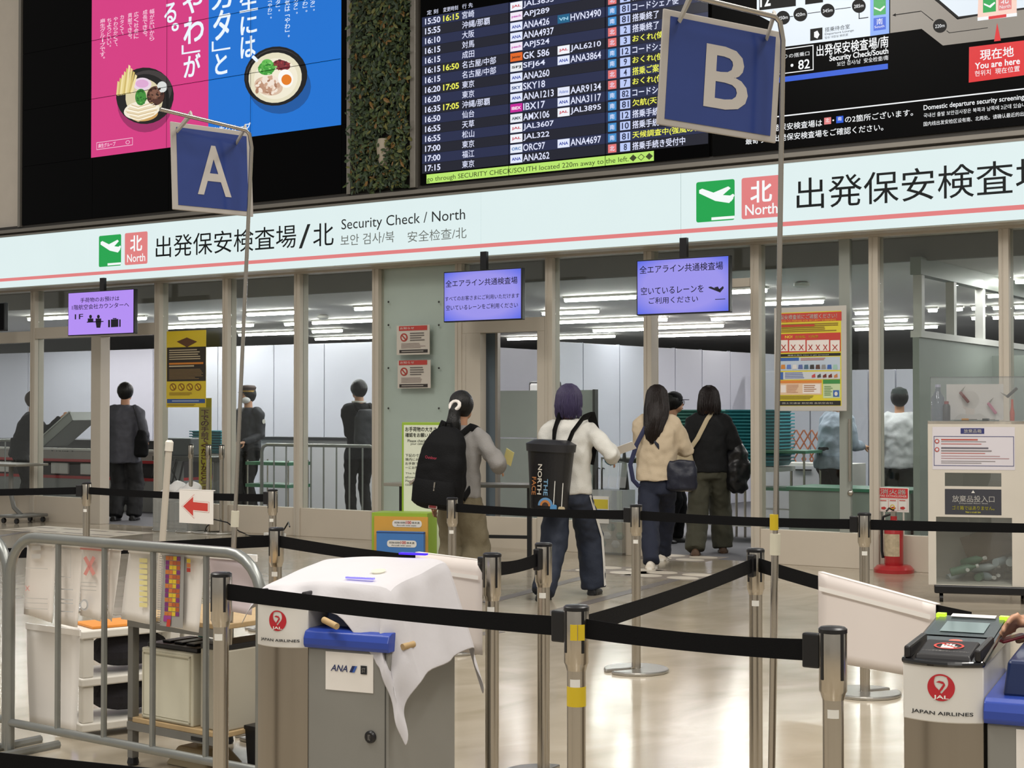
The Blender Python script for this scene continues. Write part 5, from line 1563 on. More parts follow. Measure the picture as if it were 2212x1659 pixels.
def d_big(P):
    R = ink('#c23f34'); Y = ink('#e0cf3a'); O = ink('#d9843a'); K = ink('#20201e'); G = ink('#3f8a48'); B = ink('#3a62a8'); PL = ink('#e8ded8'); LB = ink('#b9c6d4')
    P.bar(1682, 678, 697, 1818, R, 1); P.text('保安検査前にご確認ください！', 1685, 681, 691, 1808, WENA, 2, .02); P.text('HOW TO PREPARE FOR SECURITY SCREENING', 1685, 692.5, 696.5, 1806, ink('#e8b23a'), 2)
    noise_lines(P, 1684, 1815, 701, 720, 5, '#8a6a28', .98, 2); P.bar(1684, 703, 707, 1760, R, 4)
    P.bar(1682, 722, 762, 1816, R, 1); P.text('NO!', 1696, 725, 731, 1712, ink('#e8d23a'), 2, .02); P.text('危険物、刃物等', 1718, 725, 731, 1768, ink('#e8d23a'), 2, .01)
    for x0, x1, n in ((1684, 1702, 1), (1705, 1740, 2), (1743, 1791, 3), (1794, 1814, 1)):
        P.bar(x0, 735, 759, x1, PL, 2)
        w_ = (x1 - x0) / n
        for k in range(n):
            a = x0 + w_ * k + w_ * .2; b = x0 + w_ * k + w_ * .8
            P.poly([(a, 745), (a + 1.5, 744), (b, 756), (b - 1.5, 757)], R, 3); P.poly([(b - 1.5, 744), (b, 745), (a + 1.5, 757), (a, 756)], ink('#9a4038'), 3)
    P.bar(1682, 765, 771, 1816, K, 1); P.text('検査の流れ How to get screened', 1702, 766.5, 769.5, 1790, WENA, 2)
    P.bar(1684, 773, 801, 1815, LB, 1); P.bar(1684, 773, 780, 1726, B, 2); noise_lines(P, 1730, 1800, 774, 780, 2, '#b86a62', .95, 4)
    for k, c in enumerate(('#c9823a', '#5a7ac0', '#d8d4d0', '#5a6aa0', '#4a6a80', '#3a3a3a', '#5a4038', '#8a8a8a', '#3a62a8', '#9ac0b0')):
        x = 1688 + k * 12.5; P.poly([(x, 788), (x + 8, 787.5), (x + 9, 797), (x - 1, 797)], ink(c), 3)
    P.bar(1684, 804, 820, 1815, ink('#c8ccd0'), 1); P.bar(1684, 804, 820, 1692, B, 2); noise_lines(P, 1696, 1740, 805, 819, 4, '#6a7ab0', .95, 5)
    for k, c in enumerate(('#c04a4a', '#4a4a4a', '#6a2a24', '#6a2a20', '#c07a4a')):
        x = 1754 + k * 12; P.poly([(x, 811), (x + 7, 807), (x + 8, 815), (x, 816)], ink(c), 3)
    P.bar(1684, 822, 853, 1775, ink('#e0c0a0'), 1); P.bar(1684, 822, 828, 1775, O, 2); noise_lines(P, 1700, 1728, 831, 850, 6, '#c89a80', .95, 6); P.bar(1734, 830, 850, 1772, PL, 2); noise_lines(P, 1737, 1770, 832, 848, 4, '#a87a5a', .9, 7); P.bar(1687, 832, 848, 1698, PL, 2)
    P.bar(1778, 820, 860, 1815, ink('#c4d4a8'), 1); P.bar(1778, 820, 829, 1815, G, 2); noise_lines(P, 1781, 1800, 834, 856, 6, '#7a9a6a', .95, 8); P.bar(1800, 843, 857, 1813, B, 3); P.oval(1803, 846, 1810, 855, WENA, 4)
    noise_lines(P, 1684, 1774, 855, 864, 3, '#8a7a28', .95, 9)
    P.bar(1682, 866, 876, 1816, K, 1); P.text('国土交通省 航空局 各航空会社', 1690, 869, 873, 1800, ink('#b8b4a8'), 2)


flat('security_poster', 1682, 1817, 676, 877, .14, 'framed red and yellow security instruction poster with crossed out items', mat('poster_yellow', '#d9c93a', 0.4), draw=d_big, frame=(.045, mat('poster_frame', '#bdb8b0', 0.4)))


def d_dark(P):
    K = ink('#2c2419'); 
    P.poly([(382, 738), (404, 729), (426, 738), (404, 750)], ink('#5a3a1e'), 2)
    P.bar(361, 751, 824, 445, K, 1); noise_lines(P, 366, 442, 756, 780, 5, '#b9a98a', .98, 3); P.bar(366, 784, 788, 440, ink('#c97a28'), 4); P.bar(366, 790, 793, 420, ink('#b9a98a'), 4); noise_lines(P, 366, 442, 798, 821, 8, '#8a7048', .98, 5)
    for k in range(4):
        x = 367 + k * 18; P.oval(x, 828, x + 14, 844, ink('#8a5a1c'), 2); P.oval(x + 2, 830.5, x + 12, 841.5, ink('#d8bd2c'), 3); P.poly([(x + 3, 831), (x + 5, 830), (x + 12, 841), (x + 10, 842)], ink('#8a5a1c'), 4)
    noise_lines(P, 366, 420, 848, 855, 3, '#9a7a20', .95, 6)
    P.bar(361, 862, 871, 443, ink('#35538e'), 1); P.bar(372, 865, 867.5, 430, ink('#9aa8c0'), 2); noise_lines(P, 362, 440, 873, 878, 2, '#8a7020', .95, 7)


flat('warning_poster', 360, 445, 716, 880, .10, 'yellow and black warning poster with four prohibition circles on the glass', mat('poster_yellow2', '#d2b82a', 0.4), draw=d_dark)


def d_nosmoke(y):
    def g(P):
        P.bar(862, y + 3, y + 13, 923, ink('#b8403a'), 2); P.text('お知らせ', 865, y + 5, y + 10, 895, WENA, 3)
        P.oval(865, y + 18, 881, y + 36, ink('#a84038'), 2); P.oval(868, y + 21, 878, y + 33, mat('notice_paper', '#c9c1b6', .6), 3); P.poly([(867, y + 22), (869, y + 20), (879, y + 32), (877, y + 34)], ink('#a84038'), 4)
        noise_lines(P, 886, 922, y + 17, y + 37, 4, '#6a6460', .9, y); noise_lines(P, 867, 922, y + 40, y + 52, 4, '#9a8a84', .95, y + 1)
        P.bar(863, y + 54, y + 61, 924, ink('#322c2a'), 2); P.bar(868, y + 56.5, y + 58.5, 915, ink('#a8a098'), 3)
    return g


NP = mat('notice_paper', '#c9c1b6', .6)
flat('notice', 857, 928, 704, 767, .04, 'upper prohibition notice with red header on the frosted panel', NP, 'notice', draw=d_nosmoke(702))
flat('notice', 859, 930, 779, 839, .04, 'lower prohibition notice with red header on the frosted panel', NP, 'notice', draw=d_nosmoke(776))

# ---- baggage size checker: tall notice and stepped box
QY = -radians(16)
q0 = Vector((-.84, 13.6, 0))
QM = at(q0, QY); fq = planepx(QM)
GRE = mat('lime_green', '#8fae35', 0.5); WPAN = mat('panel_cream', '#d8dcc8', 0.5)
t = thing('baggage_gauge', 'green framed cabin baggage notice with orange and blue stepped size boxes', 'baggage gauge', QM)
a0, z1 = fq(868, 912); a1, _ = fq(963, 912); zb_ = fq(868, 1100)[1]
MB().box(a0, 0, .04, a1, .03, z1).build('backboard', GRE, t, bevel=.004)
MB().box(a0 + .02, -.003, .04, a1 - .028, 0, z1 - .025).build('notice_face', WPAN, t)
P = Pane(t, 0, 0, y0=-.004, dense=True, pf=fq)
K = ink('#2a2c28')
P.text('お手荷物の大きさの', 876, 922, 932, 952, K, 1, .02); P.text('確認をお願いします', 876, 935, 944, 950, K, 1, .02); P.text('Please check the size', 881, 949, 955, 946, K, 1); P.text('your cabin baggage', 887, 956, 962, 940, K, 1)
P.text('下記の寸法より大きい', 876, 980, 987, 950, K, 1); P.text('機内にお持ち込み', 876, 989, 995, 935, K, 1); P.text('お手数ですが', 876, 998, 1004, 920, K, 1); P.text('ーにお預けください', 876, 1007, 1013, 940, K, 1)
for k, s in enumerate(('The following size is', 'allowed in the cabin', 'Please check at the', 'counter')): P.text(s, 876, 1020 + 8 * k, 1025 + 8 * k, 876 + len(s) * 3.4, ink('#6a6c64'), 1)
P.flush()
ORA = mat('gauge_orange', '#c9973f', 0.5); GBL = mat('gauge_blue', '#3f74b4', 0.5)
g0 = fq(826, 1100)[0]; g1 = fq(944, 1100)[0]; gz = fq(826, 1103)[1]
MB().box(g0, -.26, .02, g1, -.002, gz).build('outer_box', GRE, t); MB().box(g0 + .03, -.28, .03, g1 + .01, -.26, gz - .03).build('orange_panel', ORA, t)
bz = MB().box(g0 + .07, -.33, .03, g1 - .01, -.28, gz - .155).build('blue_panel', GBL, t, bevel=.004)
MB().box(g0 + .07, -.332, gz - .17, g1 - .01, -.27, gz - .160).build('edge_line', mat('navy_line', '#25457a', .5), t)
for z, xo in ((gz - .09, .20), (gz - .26, .17)):
    y_ = -.283 if z > gz - .2 else -.333
    MB().prism(rrect(g0 + xo, z - .03, g0 + xo + .27, z + .03, .025), y_ + .002, y_).build('label_plate', WENA, t)
    text('航空機の座席数', (g0 + xo + .02, z, g0 + xo + .12, z + .018), K, t, y_ - .002); text('100', (g0 + xo + .125, z - .002, g0 + xo + .175, z + .024), ink('#b8302c'), t, y_ - .002, .02); text('席未満', (g0 + xo + .18, z, g0 + xo + .25, z + .018), K, t, y_ - .002)
    text('Aircraft with seats', (g0 + xo + .04, z - .02, g0 + xo + .22, z - .008), K, t, y_ - .002)

# ---- black tables beside the gauge
def table(M, L, D, h, label, m_top):
    t = thing('folding_table', label, 'table', M)
    MB().box(0, 0, h - .03, L, D, h).build('table_top', m_top, t, bevel=.004)
    for x in (.05, L - .09):
        MB().box(x, D / 2 - .02, .04, x + .04, D / 2 + .02, h - .03).build('leg', BLKP, t); MB().box(x - .005, .02, .0, x + .045, D - .02, .04).build('foot_bar', BLKP, t)
    MB().box(.05, D / 2 - .012, .22, L - .05, D / 2 + .012, .25).build('stretcher', BLKP, t)
    return t


TTOP = mat('table_grey', '#8f8a80', 0.4)
table(at((-1.22, 14.6, 0), -TH), .8, .4, .70, 'black legged table half hidden behind the baggage gauge', TTOP)
table(at((-.42, 13.9, 0), -radians(12)), .62, .4, .72, 'black legged table behind the woman with the ponytail', mat('table_dark', '#3a3832', .4))
# ---- left wheeled table
lt = WI @ gp(70, 1128); LM = wat(lt.x - 1.5, .55)
t = thing('wheeled_table', 'grey folding table with curved caster legs cut by the left picture edge', 'table', LM)
MB().box(-.4, -.05, .70, 1.62, .45, .73).build('table_top', mat('table_top_grey', '#7b776c', .4), t, bevel=.006)
for x in (1.28,):
    MB().tube([(x - .06, .2, .70), (x - .06, .2, .35), (x, .2, .18), (x + .14, .2, .09)], .028, 8).build('curved_leg', GMET, t, smooth=True)
    MB().box(x + .02, -.05, .07, x + .34, .45, .105).build('foot_bar', GMET, t, bevel=.01)
    for y in (0, .4):
        for xx in (x + .06, x + .30): MB().tube([(xx, y - .015, .033), (xx, y + .015, .033)], .032, 10).build('caster', BLKP, t)
# ---- clear box with white bags, red arrow sheet, yellow strip sign, cables
cb = WI @ gp(372, 1136); CBM = wat(wu(331, .40), .40)
t = thing('clear_bin', 'clear plastic bin with white bags before the glass', 'bin', CBM)
CP = glassy('cloudy_plastic', tint=(.88, .88, .87), gloss=.06, haze=.16)
MB().box(0, 0, 0, .55, .01, .38).build('side', CP, t); MB().box(0, .33, 0, .55, .34, .38).build('side', CP, t); MB().box(0, 0, 0, .01, .34, .38).build('side', CP, t); MB().box(.54, 0, 0, .55, .34, .38).build('side', CP, t); MB().box(0, 0, 0, .55, .34, .01).build('bottom', CP, t)
for k in range(4):
    o = MB().ell((0, 0, 0), (.12, .12, .10), 14, 8).build('plastic_bag', mat('bag_white', '#e3e1df', .5, bump=.6, bscale=20), M=CBM @ Matrix.Translation((.10 + .115 * k, .17, .42 + .05 * (k % 2))))
    dm = o.modifiers.new('crumple', 'DISPLACE'); tx = bpy.data.textures.get('crumple') or bpy.data.textures.new('crumple', 'CLOUDS'); tx.noise_scale = .09; dm.texture = tx; dm.strength = .08
    o.modifiers.new('s', 'SUBSURF').render_levels = 1
    tag(o, 'crumpled white plastic bag heaped on the clear bin', 'bag', 'white bags in the clear bin')
A, B = ST['s1'][1], ST['s2'][1]
def on_belt(px):
    k = (px - CX) / F; f_ = (k * A.y - A.x) / ((B.x - A.x) - k * (B.y - A.y)); return A.lerp(B, f_)
P_, Q_ = on_belt(391), on_belt(464); Lq = (Q_ - P_).length
AM = at((P_.x, P_.y, .86), atan2((Q_ - P_).y, (Q_ - P_).x))
t = thing('arrow_sheet', 'white sheet with a red left arrow hung on the belt', 'sign', AM)
MB().box(0, -.012, -.22, Lq, -.009, .0).build('sheet', PAPER, t); MB().box(0, -.012, -.003, Lq, .008, .003).build('fold', PAPER, t)
ar = [(.12, .5), (.42, .80), (.42, .64), (.85, .62), (.85, .38), (.42, .40), (.42, .22)]
MB().poly([(Lq * x, -.014, -.22 + .22 * y) for x, y in ar]).build('red_arrow', ink('#c84038'), t)
so_ = [(.07, .5), (.45, .88), (.45, .68), (.89, .66), (.89, .34), (.45, .36), (.45, .14)]
MB().poly([(Lq * x, -.013, -.22 + .22 * y) for x, y in so_]).build('arrow_outline', ink('#d9a09a'), t); MB().poly([(Lq * (.5 + (x - .5) * .965), -.0135, -.22 + .22 * (.5 + (y - .5) * .93)) for x, y in so_]).build('arrow_gap', PAPER, t)
ys_ = flat('strip_sign', 430, 456, 860, 1072, -.35, 'narrow yellow vertical strip sign with dark red characters behind the glass', mat('strip_yellow', '#a89a1e', .5), 'sign', th=.01, draw=lambda P: P.vtext('下での手前でくださいからどうぞ', 435, 885, 451, 1064, ink('#6a2018'), 2, .03))
cab = MB()
pc_ = [WM @ Vector((u, -n_, z)) for u, n_, z in [(cb.x + 1.1 + .11 * i, .30 + .10 * sin(i * 1.1), .012 + .16 * max(0, sin(i * .7)) ** 2) for i in range(13)]]
o = cab.tube(pc_, .008, 6).build('floor_cable', BLKP); tag(o, 'black cable looping over the floor by the glass', 'cable')
o = MB().box(-.14, -.03, 0, .14, .03, .05).build('power_strip', WENA, M=wat(cb.x + 2.2, .35), bevel=.005); tag(o, 'white power strip lying by the looping cable', 'power strip')

# ---- umbrella bag dispenser
um = gp(1318, 1196); UM = at(um, -TH)
t = thing('umbrella_bag_stand', 'clear umbrella bag stand with plastic bags and a printed panel', 'stand', UM)
MB().box(-.16, -.12, 0, .20, .14, .02).build('base', GMET, t)
for q in ((-.16, -.12, .20, -.115), (-.16, .135, .20, .14), (-.16, -.12, -.155, .14), (.195, -.12, .20, .14)): MB().box(q[0], q[1], .02, q[2], q[3], .62).build('clear_side', CP, t)
MB().tube([(-.15, .1, .62), (-.15, .1, .92), (.28, .1, .92)], .012, 8).build('rail', GMET, t)
MB().tube([(.13, .05, .62), (.13, .05, 1.0)], [.05, .012], 10).build('bag_holder', BLKP, t); MB().box(.02, .03, .88, .26, .07, .92).build('cross_bar', BLKP, t)
for k in range(3):
    MB().add([(-.10 + .1 * k, -.02, .64), (-.02 + .1 * k, -.02, .64), (.0 + .1 * k, 0, .88), (-.10 + .1 * k, 0, .9)], [(0, 1, 2, 3)]).build('plastic_bag', glassy('bag_clear', tint=(.9, .92, .92), gloss=.1, haze=.3), t)
pn = MB().box(-.12, -.13, .30, .06, -.122, .56).build('printed_panel', WENA, t)
MB().box(-.11, -.132, .44, .05, -.13, .53).build('yellow_print', ink('#c9b83a'), pn); MB().box(-.11, -.132, .38, .05, -.13, .43).build('blue_print', ink('#4a6ea0'), pn)
for k in range(2): MB().tube([(-.13 + .05 * k, -.02, .62), (-.13 + .05 * k, -.02, .80), (-.12 + .05 * k, -.02, .83), (-.10 + .05 * k, -.02, .82)], .006, 6).build('hook', BLKP, t)
for k in range(5):
    o = MB().ell((0, 0, 0), (.08, .07, .06), 10, 6).build('used_bag', mat('bag_white', '#e3e1df', .5, bump=.6, bscale=20) if k % 2 else mat('bag_green', '#8a9a8a', .5), M=UM @ Matrix.Translation((-.06 + .05 * k, 0, .10 + .08 * (k % 3))))
    tag(o, 'crumpled used umbrella bag inside the clear stand', 'bag', 'used umbrella bags')

# ---- floor markings
DK = mat('floor_tape', '#6e6864', .5); DK2 = mat('mat_dark', '#857b70', .6); MWH = mat('mat_white', '#cdc3b3', .5)
def strip(a, b, w_, label, m=DK):
    A_, B_ = gp(*a), gp(*b); d = (B_ - A_).normalized(); s = Vector((-d.y, d.x, 0)) * w_ / 2
    o = MB().slab([tuple((A_ - s)[:2]), tuple((B_ - s)[:2]), tuple((B_ + s)[:2]), tuple((A_ + s)[:2])], .0005, .002).build('floor_tape', m)
    tag(o, label, 'floor tape')
strip((1050, 1302), (1262, 1247), .10, 'dark floor tape running under the purple haired person')
strip((1110, 1345), (1462, 1251), .10, 'longer dark floor tape in front of the purple haired person')
strip((1000, 1375), (1080, 1364), .10, 'short dark floor tape right of the blank board by the covered reader')
strip((-60, 1168), (60, 1148), .10, 'dark floor tape at the left picture edge'); strip((-60, 1202), (90, 1172), .10, 'second dark floor tape at the left picture edge')
def floor_mark(px, py, ya, label, n=3):
    t = thing('floor_sticker', label, 'floor sticker', at(gp(px, py), ya))
    MB().slab([(-.36, -.30), (.36, -.30), (.36, .30), (-.36, .30)], .0005, .0015).build('pad', DK2, t)
    for i in range(n):
        for j in range(2):
            cx_, cy_ = -.17 + i * .34, -.14 + j * .28
            MB().slab([(cx_ + .14 * cos(a), cy_ + .11 * sin(a)) for a in [2 * pi * k / 16 for k in range(16)]], .0015, .003).build('white_oval', MWH, t)
floor_mark(1330, 1232, -TH, 'dark floor sticker with pale ovals beside the umbrella stand', 2)
floor_mark(1452, 1243, -TH, 'dark floor sticker with pale ovals behind the sneakers', 2)
floor_mark(1470, 1205, -TH, 'dark floor sticker with pale ovals at the open doorway sill', 2)
t = thing('floor_sticker', 'white floor sheet with dark outlined boxes before the left doorway', 'floor sticker', at(gp(170, 1148), -TH))
MB().slab([(-1.0, -.35), (.9, -.35), (.9, .35), (-1.0, .35)], .0005, .0015).build('pad', MWH, t)
for k in range(4): MB().slab([(-.9 + .45 * k, -.25), (-.55 + .45 * k, -.25), (-.55 + .45 * k, -.18), (-.9 + .45 * k, -.18)], .0015, .002).build('dark_bar', DK2, t); MB().slab([(-.9 + .45 * k, .12), (-.6 + .45 * k, .12), (-.6 + .45 * k, .19), (-.9 + .45 * k, .19)], .0015, .002).build('dark_bar', DK2, t)

# ================================================================ inside the screening room
CONV = mat('conveyor_grey', '#8b8b89', .45, metal=.2); REDL = mat('red_trim', '#b01f24', .4)
ua, ub = wu(-60, -1.9), wu(352, -1.9)
t = thing('screening_conveyor', 'grey baggage conveyor with red trim behind the left doorway', 'conveyor', wat(ua, -1.9))
L = ub - ua
MB().box(0, 0, 0, L, .8, .42).build('base', CONV, t); MB().box(0, -.01, .42, L, .8, .46).build('red_rail', REDL, t); MB().box(0, .05, .46, L, .8, .68).build('dark_bay', mat('bay_dark', '#2a2426', .6), t)
MB().box(0, -.02, .66, L, .0, .70).build('red_rail', REDL, t); MB().box(0, -.02, .70, L, .8, .82).build('side_panel', mat('panel_brown', '#a29a94', .4), t); MB().box(0, -.04, .82, L, .82, .85).build('top_edge', WENA, t)
MB().box(0, .10, .85, L, .75, .97).build('black_belt_bed', BLKP, t)
for k in range(5): MB().box(.5 + .62 * k, .02, .48, .86 + .62 * k, .06, .64).build('parts_drawer', WENA, t, bevel=.01)
P = Pane(t, 0, 0, y0=-.022, dense=True, pf=planepx(wat(ua, 1.9 * -1)))
P.text('↓ Arms ↓', 112, 966, 975, 163, ink('#3a3838'), 1); P.flush()
# tilted grey tray lifted by the person in black
a = WI @ dp(147, 925, 20.3)
t = thing('inspection_tray', 'grey tray tipped up in the hands of the person in black', 'tray', wat(a.x, -a.y, a.z) @ Matrix.Rotation(-.55, 4, 'Y'))
TG = mat('tray_grey', '#8d8f8c', .5)
MB().box(-.33, -.2, -.08, .33, .2, -.07).build('bottom', TG, t)
for q in ((-.33, -.2, .33, -.19), (-.33, .19, .33, .2), (-.33, -.2, -.32, .2), (.32, -.2, .33, .2)): MB().box(q[0], q[1], -.08, q[2], q[3], .05).build('side', TG, t)
MB().box(-.345, -.215, .04, .345, -.19, .055).build('rim', mat('tray_rim', '#b4b6b2', .5), t)


def rail(u0, u1, y, h, label, nb=6):
    t = thing('hand_rail', label, 'barrier', wat(u0, -y)); L = u1 - u0; r = .08
    p = [(0, 0, .02), (0, 0, h - r), (r * .3, 0, h - r * .3), (r, 0, h), (L - r, 0, h), (L - r * .3, 0, h - r * .3), (L, 0, h - r), (L, 0, .02)]
    MB().tube(p, .02, 8).build('frame', GALV, t, smooth=True); MB().tube([(0, 0, .15), (L, 0, .15)], .014, 8).build('lower_rail', GALV, t)
    for k in range(1, nb): MB().tube([(L * k / nb, 0, .15), (L * k / nb, 0, h)], .010, 6).build('bar', GALV, t)
rail(wu(566, -.75), wu(812, -.75), .75, .98, 'steel barrier rail standing behind the glass below the man with the dark rucksack', 9)
rail(wu(-160, -.8), wu(48, -.8), .8, .98, 'steel barrier rail behind the glass at the left picture edge', 6)
# stacks of trays in the open doorway
def tray(M, m, label, group):
    t = thing('plastic_tray', label, 'tray', M, group)
    MB().add([(-.25, -.18, 0), (.25, -.18, 0), (.25, .18, 0), (-.25, .18, 0), (-.28, -.21, .05), (.28, -.21, .05), (.28, .21, .05), (-.28, .21, .05)], [(3, 2, 1, 0), (0, 1, 5, 4), (1, 2, 6, 5), (2, 3, 7, 6), (3, 0, 4, 7)]).build('tub', m, t)
    for q in ((-.30, -.23, .30, -.205), (-.30, .205, .30, .23), (-.30, -.205, -.275, .205), (.275, -.205, .30, .205)): MB().box(q[0], q[1], .04, q[2], q[3], .055).build('lip', m, t)
    return t
TEAL = mat('tray_teal', '#2f8f9a', .4); GTEAL = mat('tray_green', '#4d8c82', .4)
base = WI @ dp(1528, 900, 16.9)
for cx_, m, cn in ((1525, GTEAL, 'green'), (1642, TEAL, 'teal')):
    q = WI @ dp(cx_, 900, 16.9 if cn == 'green' else 16.5)
    n_ = 16
    for k in range(n_):
        M = wat(q.x, -q.y, .80 + k * .036); lab = '%s %s tray counted from the top of the doorway stack' % (ORD[n_ - 1 - k], cn)
        if k == 0: t0 = tray(M, m, lab, '%s trays in the stack' % cn)
        else: copy_tree(t0, M, label=lab)
    t = thing('tray_trolley', 'white trolley carrying the stack of %s trays' % cn, 'trolley', wat(q.x, -q.y))
    MB().box(-.30, -.24, .74, .30, .24, .79).build('deck', WENA, t)
    for x in (-.27, .27):
        for y in (-.2, .2): MB().tube([(x, y, .0), (x, y, .74)], .015, 8).build('leg', STEEL, t)
    MB().box(-.29, -.22, .15, .29, .22, .17).build('low_shelf', WENA, t)
# right rooms: green table, orange lattice gate, cabinets
q = WI @ dp(1712, 965, 16.2)
t = thing('green_table', 'green topped inspection table behind the framed poster', 'table', wat(q.x, -q.y))
MB().box(-.28, -.25, .94, .25, .25, .97).build('top', mat('green_top', '#3f7a5e', .4), t); MB().box(-.28, -.25, .55, .25, .25, .58).build('shelf', mat('green_top', '#3f7a5e', .4), t)
for x in (-.26, .22):
    for y in (-.22, .22): MB().tube([(x, y, 0), (x, y, .94)], .012, 6).build('leg', STEEL, t)
t = thing('white_cabinet', 'white drawer cabinet under the green table', 'cabinet', wat(q.x - .3, -q.y - .9))
MB().box(-.5, 0, 0, .6, .45, .80).build('body', WENA, t)
for k in range(3):
    d_ = MB().box(-.48, -.012, .04 + .25 * k, .58, 0, .27 + .25 * k).build('drawer', mat('drawer_white', '#cfccd0', .4), t); MB().box(-.05, -.03, .22 + .25 * k, .15, -.012, .235 + .25 * k).build('handle', BLKP, d_)
q = WI @ dp(1750, 1000, 18.6)
t = thing('lattice_gate', 'orange expanding lattice gate behind the glass', 'gate', wat(q.x, -q.y))
OR = mat('lattice_orange', '#a8603a', .5)
for k in range(6):
    for s in (-1, 1):
        x = -.28 + .1 * k
        MB().tube([(x, .01 * s, .45), (x + s * .22, .01 * s, .80), (x, .01 * s, 1.15)], .010, 6).build('lattice_bar', OR, t)
MB().box(-.32, -.03, 0, -.26, .03, 1.2).build('post', OR, t)
q = WI @ dp(1800, 1080, 14.6)
t = thing('grey_bench', 'grey green counter block behind the sliding leaf', 'counter', wat(q.x, -q.y))
MB().box(-.45, 0, 0, .75, .6, .62).build('body', mat('counter_greygreen', '#8d948c', .5), t); MB().box(-.47, -.02, .62, .77, .62, .65).build('top', mat('green_top', '#3f7a5e', .4), t)
# equipment in the third bay
q = WI @ dp(405, 960, 20.6)
t = thing('xray_table', 'dark inspection table with wires behind the warning poster', 'table', wat(q.x, -q.y))
MB().box(-.4, -.25, .72, .75, .3, .78).build('top', mat('table_dark', '#3a3832', .4), t); MB().box(-.3, -.1, .78, .15, .2, 1.02).build('monitor_block', mat('dark_block', '#4a4e50', .5), t, bevel=.02)
for x in (-.35, .7): MB().box(x - .03, -.2, 0, x + .03, .25, .72).build('leg', GMET, t)
for k in range(4): MB().tube([(-.3 + .12 * k, -.27, .75), (-.34 + .12 * k, -.30, .5 + .03 * k), (-.22 + .12 * k, -.30, .42), (-.16 + .12 * k, -.27, .72)], .014, 6).build('wire_loop', BLKP, t, smooth=True)
q = WI @ dp(468, 930, 21.4)
for k in range(8):
    M = wat(q.x, -q.y, .80 + k * .036); lab = '%s blue tray counted from the top behind the yellow strip sign' % ORD[7 - k]
    if k == 0: t1 = tray(M, TEAL, lab, 'blue trays behind the strip sign')
    else: copy_tree(t1, M, label=lab)
t = thing('tray_trolley', 'trolley carrying the blue trays behind the strip sign', 'trolley', wat(q.x, -q.y))
MB().box(-.30, -.24, .74, .30, .24, .79).build('deck', WENA, t)
for x in (-.27, .27):
    for y in (-.2, .2): MB().tube([(x, y, .0), (x, y, .74)], .015, 8).build('leg', STEEL, t)
q = WI @ dp(600, 985, 18.9)
t = thing('wire_cart', 'wire cart with green trays below the guard', 'cart', wat(q.x, -q.y))
for z in (.45, .72): MB().box(-.35, -.2, z, .35, .2, z + .04).build('tray_deck', mat('green_top', '#3f7a5e', .4), t)
for x in (-.33, .33):
    for y in (-.18, .18): MB().tube([(x, y, 0), (x, y, .78)], .010, 6).build('leg', STEEL, t)
# white rounded lamp and small sign glimpsed inside the narrow doorway
q = WI @ dp(1160, 832, 19.5)
t = thing('white_box_sign', 'white rounded box with dark edge glimpsed through the narrow doorway', 'sign', wat(q.x, -q.y, q.z - .1))
MB().box(-.12, 0, -.3, .3, .08, .13).build('body', mat('sign_white2', '#d5d5d3', .4), t, bevel=.03); MB().box(-.14, .01, -.3, .32, .09, .15).build('edge', BLKP, t, bevel=.03)
MB().box(.05, .02, -q.z + .1, .15, .07, -.3).build('stem', BLKP, t)

# ================================================================ people
SKIN = mat('skin', '#b98a6c', .5, var=.06, scale=20)
CRUMP = bpy.data.textures.new('cloth_folds', 'CLOUDS'); CRUMP.noise_scale = .10; CRUMP.noise_depth = 1


def bake(o, voxel, smooth=6, fold=0.0):
    r = o.modifiers.new('remesh', 'REMESH'); r.mode = 'VOXEL'; r.voxel_size = voxel
    s = o.modifiers.new('smooth', 'SMOOTH'); s.factor = .5; s.iterations = smooth
    if fold:
        d = o.modifiers.new('fold', 'DISPLACE'); d.texture = CRUMP; d.strength = fold; d.mid_level = .5
        s = o.modifiers.new('smooth2', 'SMOOTH'); s.factor = .5; s.iterations = 1
    o['bake'] = 1
    return o


def ik(A, T, l1, l2, hint):
    A, T, hint = Vector(A), Vector(T), Vector(hint)
    d = T - A; L = d.length
    if L > (l1 + l2) * .995: d = d * ((l1 + l2) * .995 / L); L = d.length
    x = (L * L + l1 * l1 - l2 * l2) / (2 * L); y = sqrt(max(0, l1 * l1 - x * x))
    e = d.normalized(); n = (hint - e * hint.dot(e)).normalized()
    return A + e * x + n * y, A + d


def sub(path, n=4):
    out = []
    P = [Vector(p) for p in path]
    for i in range(len(P) - 1):
        for k in range(n): out.append(P[i].lerp(P[i + 1], k / n))
    return out + [P[-1]]


def lerpr(r, n=4):
    out = []
    for i in range(len(r) - 1):
        for k in range(n): out.append(r[i] + (r[i + 1] - r[i]) * k / n)
    return out + [r[-1]]


def limb(mb, path, r, n=12, end=.5):
    p = sub(path); q = lerpr(r)
    a, b = p[0], p[-1]; d0 = (p[1] - a).normalized(); d1 = (b - p[-2]).normalized()
    p = [a - d0 * q[0] * .8] + p + [b + d1 * q[-1] * end]; q = [q[0] * .45] + q + [q[-1] * .6]
    mb.tube(p, q, n)


